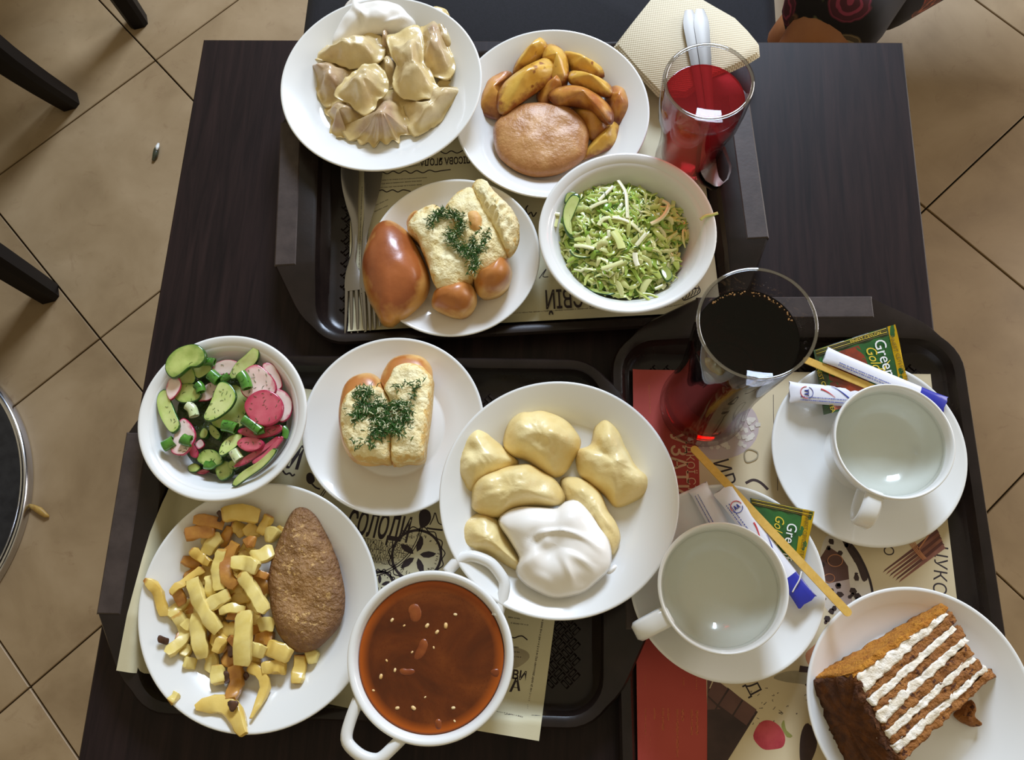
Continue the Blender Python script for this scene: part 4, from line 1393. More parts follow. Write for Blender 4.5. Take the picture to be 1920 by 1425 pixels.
def fork(label, pts, z0, headw, grp, tines):
    """pts: (u, v, half width m, z) along the fork from handle end to the shoulder of the head; tines: list of (root, tip) pixels"""
    g = G()
    P3 = [(tuple(P(u, v, z)), w_) for u, v, w_, z in pts]
    c4 = spline([(p[0], p[1], p[2], w_) for p, w_ in P3], 30, closed=False)
    vs, fs = [], []
    for i, q_ in enumerate(c4):
        t = Vector(c4[min(i + 1, 29)][:3]) - Vector(c4[max(i - 1, 0)][:3]); t.z = 0; t.normalize()
        s = Vector((-t.y, t.x, 0)); c_ = Vector(q_[:3]); w_ = q_[3]
        for k, dz in ((-1, 0), (-.55, .0011), (.55, .0011), (1, 0), (.6, -.0008), (-.6, -.0008)):
            vs.append(tuple(c_ + s * (w_ * k) + Vector((0, 0, dz))))
    for i in range(29):
        for j in range(6):
            a, b = i * 6 + j, i * 6 + (j + 1) % 6
            fs.append((a, b, b + 6, a + 6))
    fs.append(tuple(reversed(range(6)))); fs.append(tuple(29 * 6 + j for j in range(6)))
    g.add(vs, fs)
    zl = pts[-1][3]
    for (r0, r1) in tines:
        a, b = P(r0[0], r0[1], zl), P(r1[0], r1[1], zl - .001)
        m_ = (a + b) / 2 + Vector((0, 0, -.0013))
        p = spline([tuple(a), tuple(m_), tuple(b)], 10, closed=False)
        sweep(p, rrect(.0040, .0018, .0006), g, scale=[1.05, 1, 1, .95, .9, .85, .8, .72, .6, .35])
    return tag(make('fork', g, M['steel'], sharp=40), label, 'fork', grp)


fork('steel fork nearest the tray edge, all its tines showing',
     [(655, 286, .008, .7645), (656, 320, .0098, .7635), (657, 350, .0088, .7625), (660, 380, .0066, .7625), (664, 410, .0042, .7625), (665, 440, .0032, .7625), (664, 470, .0030, .7625), (660, 492, .0042, .762), (661, 510, .0072, .761), (663, 530, .0094, .7612), (664, 545, .0098, .7612)], .7625, .0098, 'forks by the bun',
     [((650, 540), (647, 625)), ((658.5, 540), (659, 625)), ((668, 540), (671, 624)), ((677, 540), (684, 623))])
fork('steel fork partly under the glossy bun, handle beside the wavy print',
     [(702, 286, .008, .7665), (700, 320, .0098, .7655), (698, 350, .0086, .7645), (694, 380, .0066, .764), (690, 405, .0044, .764), (685, 435, .0032, .764), (683, 470, .0030, .7638), (684, 494, .0042, .7632), (687, 512, .007, .7625), (691, 532, .0094, .7628), (694, 545, .0098, .7628)], .764, .0098, 'forks by the bun',
     [((681, 540), (686, 622)), ((690, 540), (694, 620)), ((699, 540), (703, 617)), ((708, 540), (712, 612))])
# ------------------------------------------------------------------ folded meat dumplings (far left plate)
A = crop(480, 0, 3.958)
zA = C_dmp1[2] + .006
GM = 'meat dumplings on the far plate'


def crimp(px0, px1, amp=.0022, waves=16, z=.8):
    return None


def dump(label, pts, z, h, mat_, bumps=(), grp=GM, f=A, amp=.0030, center=None, edge=.14, p=2.2, q=.8, freq=62, seed=0, name='dumpling', n=56):
    px = f(*pts)
    if mat_ != 'dough_p':
        gc = (sum(p_[0] for p_ in px) / len(px), sum(p_[1] for p_ in px) / len(px))
        px = [(gc[0] + (a_ - gc[0]) * 1.07, gc[1] + (b_ - gc[1]) * 1.07) for a_, b_ in px]
    b = [(f((x, y))[0][0], f((x, y))[0][1], r, bh) for x, y, r, bh in bumps]
    def wrinkle(x, y, r):
        return .0026 * (.45 - abs(n1((x, y, 0), 75, seed + 2)) - .5 * abs(n1((x, y, .4), 150, seed + 7))) * (1 - r ** 5)
    g = pillow(px, z, h, edge, p, q, amp, freq, b, n=n, k=16, seed=seed, center=f(center)[0] if center else None, fold=wrinkle, flange=(.15, .86) if mat_ != 'dough_p' else None)
    return tag(make(name, g, M[mat_]), label, 'dumpling', grp)


dump('meat dumpling at upper right, flat flap behind its neighbour', [(1300, 80), (1350, 48), (1410, 75), (1455, 170), (1490, 260), (1505, 400), (1480, 450), (1400, 420), (1330, 300), (1290, 180)], zA + .004, .013, 'dough_m', seed=1)
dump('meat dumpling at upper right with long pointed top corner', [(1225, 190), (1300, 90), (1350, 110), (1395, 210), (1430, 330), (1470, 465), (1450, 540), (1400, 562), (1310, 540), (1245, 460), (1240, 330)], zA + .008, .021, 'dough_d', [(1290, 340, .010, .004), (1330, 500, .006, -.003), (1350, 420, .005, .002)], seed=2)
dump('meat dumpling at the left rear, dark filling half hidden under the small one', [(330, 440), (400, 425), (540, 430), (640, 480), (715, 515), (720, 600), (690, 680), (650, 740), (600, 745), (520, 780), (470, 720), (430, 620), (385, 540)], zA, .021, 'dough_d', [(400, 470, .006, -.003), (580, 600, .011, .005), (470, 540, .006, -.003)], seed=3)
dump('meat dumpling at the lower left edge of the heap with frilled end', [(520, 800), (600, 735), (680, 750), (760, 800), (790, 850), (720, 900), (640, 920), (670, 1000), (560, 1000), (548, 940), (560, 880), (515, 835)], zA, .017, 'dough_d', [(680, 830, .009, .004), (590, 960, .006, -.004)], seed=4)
dump('meat dumpling in the middle, mostly hidden beneath others', [(930, 420), (1000, 380), (1060, 480), (1060, 600), (990, 640), (940, 620), (920, 520)], zA, .018, 'dough_m', seed=5)
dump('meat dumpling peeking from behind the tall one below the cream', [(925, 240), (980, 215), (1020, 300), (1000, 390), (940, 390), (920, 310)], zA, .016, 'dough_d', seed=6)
dump('long meat dumpling lying at upper left beside the cream', [(400, 405), (440, 345), (500, 330), (560, 315), (680, 285), (780, 240), (850, 232), (910, 260), (935, 330), (930, 400), (900, 450), (800, 470), (700, 490), (560, 440), (440, 425)], zA + .006, .022, 'dough_m', [(840, 320, .010, .004), (620, 380, .008, .003), (500, 350, .006, -.003), (740, 290, .006, -.002)], seed=7)
dump('meat dumpling at right end of the heap with a twisted tip', [(1075, 720), (1200, 715), (1320, 690), (1350, 600), (1400, 580), (1480, 590), (1580, 570), (1586, 630), (1530, 690), (1430, 780), (1370, 880), (1280, 940), (1190, 992), (1150, 960), (1105, 860)], zA, .021, 'dough_m', [(1380, 650, .009, .006), (1200, 780, .008, -.003), (1250, 880, .008, .002)], seed=8, center=(1280, 770))
px7 = [(625, 905), (720, 910), (820, 840), (890, 740), (960, 670), (1040, 680), (1085, 740), (1085, 810), (1115, 870), (1150, 970), (1060, 985), (1050, 1045), (1005, 1015), (960, 1055), (915, 1020), (870, 1075), (830, 1030), (775, 1055), (745, 1010), (690, 1025)]
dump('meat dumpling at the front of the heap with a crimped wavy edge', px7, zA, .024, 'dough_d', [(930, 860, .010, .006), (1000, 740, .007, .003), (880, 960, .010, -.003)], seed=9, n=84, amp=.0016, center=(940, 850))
dump('tall meat dumpling standing in the middle of the heap', [(975, 260), (1060, 235), (1180, 180), (1225, 230), (1235, 350), (1240, 450), (1290, 510), (1320, 590), (1355, 640), (1320, 690), (1200, 710), (1100, 700), (1030, 650), (1015, 550), (1040, 470), (1000, 380)], zA + .011, .026, 'dough_m', [(1150, 300, .008, .005), (1060, 340, .006, -.004), (1130, 600, .011, .006), (1250, 540, .006, -.002), (1100, 440, .008, -.004)], seed=10, center=(1140, 450))
dump('small meat dumpling on top of the heap, left of the tall one', [(585, 680), (640, 600), (720, 530), (800, 475), (880, 470), (940, 520), (970, 600), (960, 680), (900, 720), (870, 790), (810, 832), (740, 800), (690, 750), (610, 715)], zA + .013, .020, 'dough_m', [(830, 520, .007, .004), (700, 640, .008, -.003), (840, 700, .008, -.003), (760, 590, .006, .003)], seed=11)

cr = A((560, 330), (565, 230), (590, 160), (620, 90), (680, 0), (800, -50), (1000, -50), (1100, 0), (1170, 90), (1205, 190), (1120, 240), (960, 250), (840, 250), (720, 290), (640, 320))
fold_dir = 0.6


def ridges(k1, k2, a_, ph=0.0):
    def f(x, y, r):
        return a_ * (1 - r ** 3) * (max(0, math.sin((x * math.cos(k2) + y * math.sin(k2)) * k1 + ph + 9 * n1((x, y, 0), 22))) ** 3)
    return f


g = pillow(cr, zA + .002, .020, .25, 2.0, .6, .0018, 45, [(*A((900, 120))[0], .016, .005), (*A((720, 120))[0], .010, .003), (*A((1060, 60))[0], .008, .004)], n=64, k=22, fold=ridges(170, 2.0, .004), seed=3)
tag(make('sour_cream', g, M['cream']), 'white sour cream dollop behind the meat dumplings on the far plate', 'cream')

# ------------------------------------------------------------------ patty and roast wedges
B = crop(840, 0, 2.969)
zB = C_cut[2] + .006
GW = 'roast potato wedges beside the patty'


def wedge(label, pts, z, h, mat_='wedge', seed=0, tilt=(0, 0), q=.95, p=1.3, bumps=()):
    b = [(*B((x, y))[0], r, bh) for x, y, r, bh in bumps]
    pts = B(*pts); gc = (sum(p_[0] for p_ in pts) / len(pts), sum(p_[1] for p_ in pts) / len(pts))
    pts = [(gc[0] + (a_ - gc[0]) * 1.13, gc[1] + (b_ - gc[1]) * 1.13) for a_, b_ in pts]
    g = pillow(pts, z, h, .22, p, q, .0012, 70, b, n=44, k=9, seed=seed, tilt=tilt)
    return tag(make('potato_wedge', g, M[mat_]), label, 'potato', GW)


wedge('potato wedge at the left end of the plate with browned skin', [(175, 590), (190, 500), (240, 420), (330, 388), (352, 420), (310, 490), (300, 570), (345, 600), (290, 645), (210, 625)], zB, .020, 'wedge_b', 1)
wedge('narrow yellow potato slice half hidden right of the patty', [(760, 870), (800, 790), (880, 710), (935, 662), (946, 720), (920, 800), (860, 835)], zB, .014, 'wedge', 2)
wedge('potato wedge lying under the browned one, dark cut face', [(700, 600), (800, 590), (870, 650), (885, 720), (820, 765), (770, 740), (740, 680)], zB, .020, 'wedge_b', 3)
wedge('potato wedge at upper right, long and thin crusted', [(640, 285), (720, 290), (800, 335), (860, 375), (852, 415), (780, 412), (700, 385), (670, 340)], zB + .004, .018, 'wedge', 4)
wedge('dark crusted potato wedge at the right end of the heap', [(880, 520), (930, 470), (980, 488), (1012, 560), (1006, 622), (950, 672), (905, 662), (895, 590)], zB, .022, 'wedge_b', 5)
wedge('short pale potato piece in the middle of the heap', [(505, 505), (560, 450), (640, 380), (660, 430), (640, 500), (560, 560), (515, 560)], zB + .004, .020, 'wedge_b', 6)
wedge('pale rounded potato wedge above the browned ones', [(680, 440), (700, 392), (780, 408), (860, 438), (905, 480), (902, 520), (830, 512), (740, 482)], zB + .010, .020, 'wedge', 7)
wedge('potato wedge at the top with an upright brown tip', [(372, 388), (400, 310), (470, 240), (525, 200), (556, 250), (525, 310), (450, 360)], zB + .006, .024, 'wedge', 8, bumps=[(525, 215, .006, .005)])
wedge('yellow potato wedge right of the upright one', [(528, 320), (556, 250), (625, 268), (662, 330), (660, 420), (625, 455), (570, 440), (580, 370)], zB + .010, .022, 'wedge', 9)
wedge('long browned potato wedge across the right of the heap', [(578, 525), (640, 482), (730, 478), (820, 518), (880, 570), (907, 620), (895, 672), (845, 645), (780, 595), (700, 575), (620, 575)], zB + .014, .022, 'wedge_b', 10)
wedge('large yellow potato wedge leaning across the top left', [(288, 570), (300, 480), (370, 408), (470, 348), (560, 318), (612, 368), (560, 440), (470, 505), (390, 562), (320, 608)], zB + .012, .026, 'wedge', 11)
g = pillow(B((250, 720), (280, 650), (350, 600), (450, 565), (560, 566), (660, 580), (740, 640), (785, 710), (780, 800), (750, 880), (640, 950), (520, 975), (420, 960), (330, 910), (270, 840)), zB, .022, .45, 3.2, .5, .0016, 45,
           [(*B((480, 760))[0], .010, .002), (*B((640, 700))[0], .009, -.0015), (*B((400, 660))[0], .007, .0012)], n=64, k=14, seed=4)
tag(make('fried_patty', g, M['patty']), 'round golden brown fried patty in front of the potato wedges', 'patty')

# ------------------------------------------------------------------ glossy bun and torn roll
C_ = crop(480, 280, 3.310)
zC = C_br1[2] + .005
g = pillow(C_((650, 720), (668, 620), (700, 530), (740, 460), (800, 427), (860, 440), (930, 490), (980, 560), (1020, 640), (1060, 740), (1075, 830), (1050, 910), (1000, 970), (930, 1030), (880, 1062), (840, 1092), (780, 1080), (740, 1010), (690, 920), (660, 830)),
           zC, .044, .28, 2.3, .62, .0006, 50, (), n=64, k=18, und=.8, seed=2)
tag(make('glossy_bun', g, M['crust_d']), 'glossy brown oval bun at left of the far bread plate', 'bun')

rl = thing('bread_roll', 'torn open white roll with dill and garlic on the far bread plate', 'bread', (*P(*C_((1280, 560))[0], zC)[:2], zC))
make('crust', pillow(C_((1085, 960), (1100, 880), (1180, 850), (1290, 820), (1350, 845), (1370, 920), (1350, 980), (1290, 1026), (1210, 1022), (1140, 995)), zC, .040, .35, 2.2, .6, .0006, 50, n=44, k=10, und=.85), M['crust'], rl)
make('crust', pillow(C_((1345, 800), (1420, 750), (1510, 690), (1555, 655), (1588, 740), (1572, 820), (1510, 880), (1430, 902), (1375, 890)), zC, .042, .35, 2.2, .6, .0006, 50, n=44, k=10, und=.85), M['crust'], rl)
make('crust', pillow(C_((928, 450), (985, 370), (1060, 420), (1100, 560), (1150, 720), (1110, 800), (1060, 720), (1005, 570)), zC, .034, .35, 2.2, .6, .0006, 50, n=44, k=10, und=.9), M['crust'], rl)
crm = [((940, 440), (1000, 370), (1090, 337), (1165, 365), (1240, 420), (1300, 560), (1340, 700), (1345, 800), (1290, 836), (1260, 880), (1200, 905), (1130, 870), (1085, 790), (1060, 700), (1000, 560), (945, 500)),
       ((1165, 365), (1230, 270), (1290, 235), (1345, 235), (1410, 320), (1480, 440), (1540, 570), (1555, 655), (1500, 725), (1400, 775), (1345, 790), (1290, 640), (1230, 470))]
for k, o in enumerate(crm):
    make('crumb', pillow(C_(*o), zC + .006, .036 + .003 * k, .55, 3.5, .5, .0035, 75, [(*C_((1240, 560))[0], .014, -.006)], n=72, k=20, und=.95, seed=k + 3), M['crumb'], rl)
make('torn_flap', pillow(C_((1335, 225), (1370, 180), (1420, 186), (1500, 280), (1565, 345), (1612, 400), (1640, 510), (1615, 600), (1560, 650), (1490, 540), (1420, 430), (1365, 320)), zC + .020, .032, .3, 2.0, .6, .0035, 70, n=64, k=16, und=.95, seed=8,
                          fold=lambda x, y, r: .002 * (1 - r ** 3) * math.sin((x * .86 - y * .5) * 900)), M['crumb'], rl)
make('crust_patch', pillow(C_((1310, 390), (1370, 378), (1408, 430), (1402, 500), (1370, 520), (1330, 480)), zC + .040, .008, .3, 2, .6, .001, 90, n=30, k=6), M['patch'], rl)


def dill(px_pts, z, n_, spread, seed, parent, f, wl=(.0025, .0065), zs=.003, m='dill', ww=.0004):
    rnd_ = random.Random(seed)
    path = spline([f(q)[0] for q in px_pts], 60, closed=False)
    g = G()
    for k in range(n_):
        u, v = path[rnd_.randrange(60)]
        q = P(u, v, z)
        r = abs(rnd_.gauss(0, spread)); a = rnd_.uniform(0, 2 * PI)
        q = q + Vector((r * math.cos(a), r * math.sin(a), rnd_.uniform(0, zs)))
        a = rnd_.uniform(0, 2 * PI); L = rnd_.uniform(*wl)
        d = Vector((math.cos(a), math.sin(a), rnd_.uniform(-.15, .25))) * L
        mid = q + d * .5 + Vector((-d.y, d.x, 0)) * rnd_.uniform(-.25, .25) + Vector((0, 0, .0006))
        sweep([q, mid, q + d], [(ww, 0), (0, ww), (-ww, 0), (0, -ww)], g, scale=[.8, 1, .4], cap=False)
        if rnd_.random() < .5:
            e_ = mid + Vector((d.y, -d.x, 0)) * rnd_.uniform(-.45, .45) + d * .2
            sweep([mid, e_], [(ww, 0), (0, ww), (-ww, 0), (0, -ww)], g, scale=[.9, .4], cap=False)
    return g


zt = zC + .0425
for m_, n_, sd, sp_ in (('garlic', 210, 4, .0026), ('dill', 1000, 5, .0034)):
    g = dill([(1090, 460), (1140, 400), (1200, 400), (1280, 450), (1250, 520), (1200, 540), (1250, 600), (1300, 640), (1370, 560), (1410, 520), (1415, 600), (1330, 660), (1370, 710), (1340, 750)], zt, n_, sp_, sd, rl, C_, ww=.00042)
    tag(make('dill_topping' if m_ == 'dill' else 'garlic_topping', g, M[m_], rl, smooth=False), kind='stuff')

# ------------------------------------------------------------------ roll with dill (near bread plate)
F_ = crop(540, 600, 3.75)
zF = C_br2[2] + .005
r2 = thing('bread_roll', 'bread roll with two brown domes and a dill patch on the near bread plate', 'bread', (*P(*F_((690, 640))[0], zF)[:2], zF))
left = [(345, 690), (350, 590), (380, 460), (440, 388), (540, 357), (610, 377), (665, 440), (715, 560), (725, 720), (715, 990), (640, 1010), (540, 1020), (450, 985), (390, 905), (360, 810)]
right = [(640, 420), (680, 310), (735, 250), (830, 227), (930, 242), (1000, 312), (1012, 430), (1000, 620), (965, 850), (940, 1000), (820, 1008), (720, 1005), (718, 720), (705, 560)]
for o, s_ in ((left, 1), (right, 2)):
    make('crust', pillow(F_(*o), zF, .040, .55, 3.2, .5, .0006, 40, n=60, k=10, und=.9, seed=s_), M['crust'], r2)
leftc = [(360, 660), (385, 560), (430, 495), (505, 450), (600, 455), (662, 480), (712, 570), (722, 720), (712, 970), (640, 985), (560, 990), (455, 960), (405, 890), (375, 800)]
rightc = [(668, 470), (705, 400), (745, 325), (830, 293), (930, 312), (1000, 380), (1005, 430), (990, 620), (958, 850), (935, 975), (820, 985), (724, 985), (726, 720), (708, 560)]
for o, s_ in ((leftc, 1), (rightc, 2)):
    make('crumb', pillow(F_(*o), zF + .018, .0285, .62, 4.5, .5, .0030, 75, [(*F_((660, 640))[0], .012, -.004)], n=72, k=20, und=1.0, seed=s_ + 10), M['crumb'], r2)
zt = zF + .0455
for m_, n_, sd, sp_ in (('garlic', 330, 14, .0034), ('dill', 1300, 15, .0038)):
    g = dill([(500, 520), (560, 500), (520, 600), (480, 680), (560, 640), (640, 600), (620, 700), (700, 740), (700, 640), (800, 600), (840, 680), (790, 720), (800, 780), (740, 760), (660, 790), (600, 800)], zt, n_, sp_, sd, r2, F_, ww=.00042)
    tag(make('dill_topping' if m_ == 'dill' else 'garlic_topping', g, M[m_], r2, smooth=False), kind='stuff')
g = dill([(900, 470), (880, 560), (875, 590)], zt + .001, 26, .002, 19, r2, F_, ww=.0005)
g2 = dill([(470, 870), (520, 860), (560, 850), (600, 880)], zt, 30, .003, 20, r2, F_, ww=.0005); g.add(g2.v, g2.f)
g2 = dill([(740, 490), (800, 455), (930, 430)], zt + .001, 22, .003, 21, r2, F_, ww=.0005); g.add(g2.v, g2.f)
tag(make('dill_topping', g, M['dill'], r2, smooth=False), kind='stuff')
# ------------------------------------------------------------------ potato dumplings with sour cream (middle plate)
Hc = crop(780, 680, 2.85)
zH = C_dmp2[2] + .0062
GP = 'potato dumplings on the middle plate'
for nm, px in (('butter_pool', [(205, 690), (260, 640), (420, 700), (480, 820), (360, 860), (260, 840), (235, 770)]), ('butter_pool', [(420, 410), (470, 370), (520, 440), (520, 520), (460, 500)]), ('butter_pool', [(880, 1210), (960, 1150), (1010, 1110), (1000, 1160), (940, 1215)])):
    lab = {205: 'thin yellow melted butter pool at the left of the middle plate', 420: 'melted butter between two potato dumplings', 880: 'trace of melted butter at the lower edge of the sour cream'}[px[0][0]]
    w = spline(ccw([tuple(P(u, v, zH)[:2]) for u, v in Hc(*px)]), 40)
    tag(make(nm, slab(w, zH - .0009, zH + .0004, .0006), M['butter'], sharp=70), lab, 'butter')


def dump2(label, pts, z, h, **k):
    return dump(label, pts, z, h, 'dough_p', grp=GP, f=Hc, **{**dict(amp=.0026, edge=.16, p=2.0, q=.78, freq=45, n=72), **k})


dump2('potato dumpling at left of the middle plate, pointed at the top', [(210, 530), (240, 420), (272, 355), (312, 318), (360, 340), (420, 400), (480, 460), (550, 530), (480, 600), (400, 640), (330, 680), (280, 700), (240, 660), (214, 600)], zH, .024, seed=21,
      bumps=[(310, 400, .010, .004), (380, 500, .012, .004), (300, 470, .006, -.003), (270, 560, .010, .002)])
dump2('largest potato dumpling at the top of the middle plate', [(465, 425), (490, 320), (550, 262), (610, 258), (680, 252), (780, 290), (850, 350), (884, 420), (850, 500), (800, 580), (740, 612), (660, 575), (590, 522), (510, 490)], zH + .003, .029, seed=22,
      bumps=[(730, 380, .008, .006), (560, 330, .010, .004), (690, 300, .009, .003), (800, 430, .008, .004), (620, 420, .008, -.004), (560, 400, .010, .003), (670, 480, .009, .003), (600, 480, .005, -.002)])
dump2('potato dumpling at right of the middle plate with a pointed top corner', [(850, 470), (880, 455), (930, 430), (950, 350), (975, 310), (1015, 288), (1080, 350), (1130, 460), (1190, 560), (1245, 620), (1240, 690), (1170, 740), (1070, 770), (1000, 700), (920, 640), (862, 580)], zH, .026, seed=23,
      bumps=[(1030, 400, .011, .005), (1000, 480, .007, -.003), (1080, 520, .012, .005), (1040, 600, .009, .003), (1190, 640, .010, .004), (930, 500, .009, .003), (1130, 560, .006, -.003)])
dump2('potato dumpling half covered by the sour cream on its right side', [(770, 625), (850, 608), (930, 640), (990, 700), (1030, 790), (1075, 860), (1095, 930), (1080, 985), (1045, 1022), (980, 940), (900, 850), (800, 760)], zH, .024, seed=24, bumps=[(880, 660, .008, .003)])
dump2('potato dumpling at lower left of the middle plate with a flat shiny flap', [(225, 980), (235, 880), (280, 825), (350, 795), (430, 830), (480, 920), (540, 1010), (610, 1130), (500, 1090), (380, 1030), (280, 1005)], zH, .022, seed=25, bumps=[(330, 890, .012, .003), (300, 960, .006, -.003)])
dump2('plump potato dumpling in the middle, resting above the sour cream', [(295, 730), (310, 640), (370, 590), (470, 555), (590, 535), (680, 580), (760, 640), (797, 720), (770, 762), (660, 770), (540, 775), (440, 822), (360, 812), (300, 778)], zH + .008, .027, seed=26,
      bumps=[(360, 640, .010, .004), (560, 580, .011, .004), (470, 660, .008, -.003), (680, 640, .008, -.002), (720, 700, .010, .003)])
cr = Hc((440, 850), (480, 790), (560, 763), (660, 765), (750, 772), (800, 738), (870, 733), (940, 800), (985, 870), (1030, 940), (1048, 1020), (1035, 1100), (960, 1180), (880, 1235), (740, 1258), (620, 1212), (555, 1160), (530, 1105), (548, 1040), (500, 950))
g = pillow(cr, zH + .010, .024, .3, 2.2, .55, .0012, 35,
           [(*Hc((600, 850))[0], .016, .004), (*Hc((840, 830))[0], .016, .005), (*Hc((720, 1000))[0], .010, -.005), (*Hc((640, 940))[0], .007, -.005), (*Hc((800, 1120))[0], .014, .004), (*Hc((600, 1050))[0], .010, .004), (*Hc((930, 1000))[0], .014, .003), (*Hc((900, 1180))[0], .006, -.003), (*Hc((690, 960))[0], .006, .003)],
           n=72, k=24, fold=ridges(120, -.9, .0028, 1.0), und=.75, seed=13)
tag(make('sour_cream', g, M['cream']), 'large white sour cream dollop over the dumplings on the middle plate', 'cream')
g = pillow(Hc((1010, 1120), (1050, 1080), (1080, 1082), (1070, 1110), (1030, 1140)), zH + .002, .007, .3, 2, .6, .0005, 60, n=30, k=6)
tag(make('cream_drip', g, M['cream']), 'small drip of sour cream at right of the large dollop', 'cream')

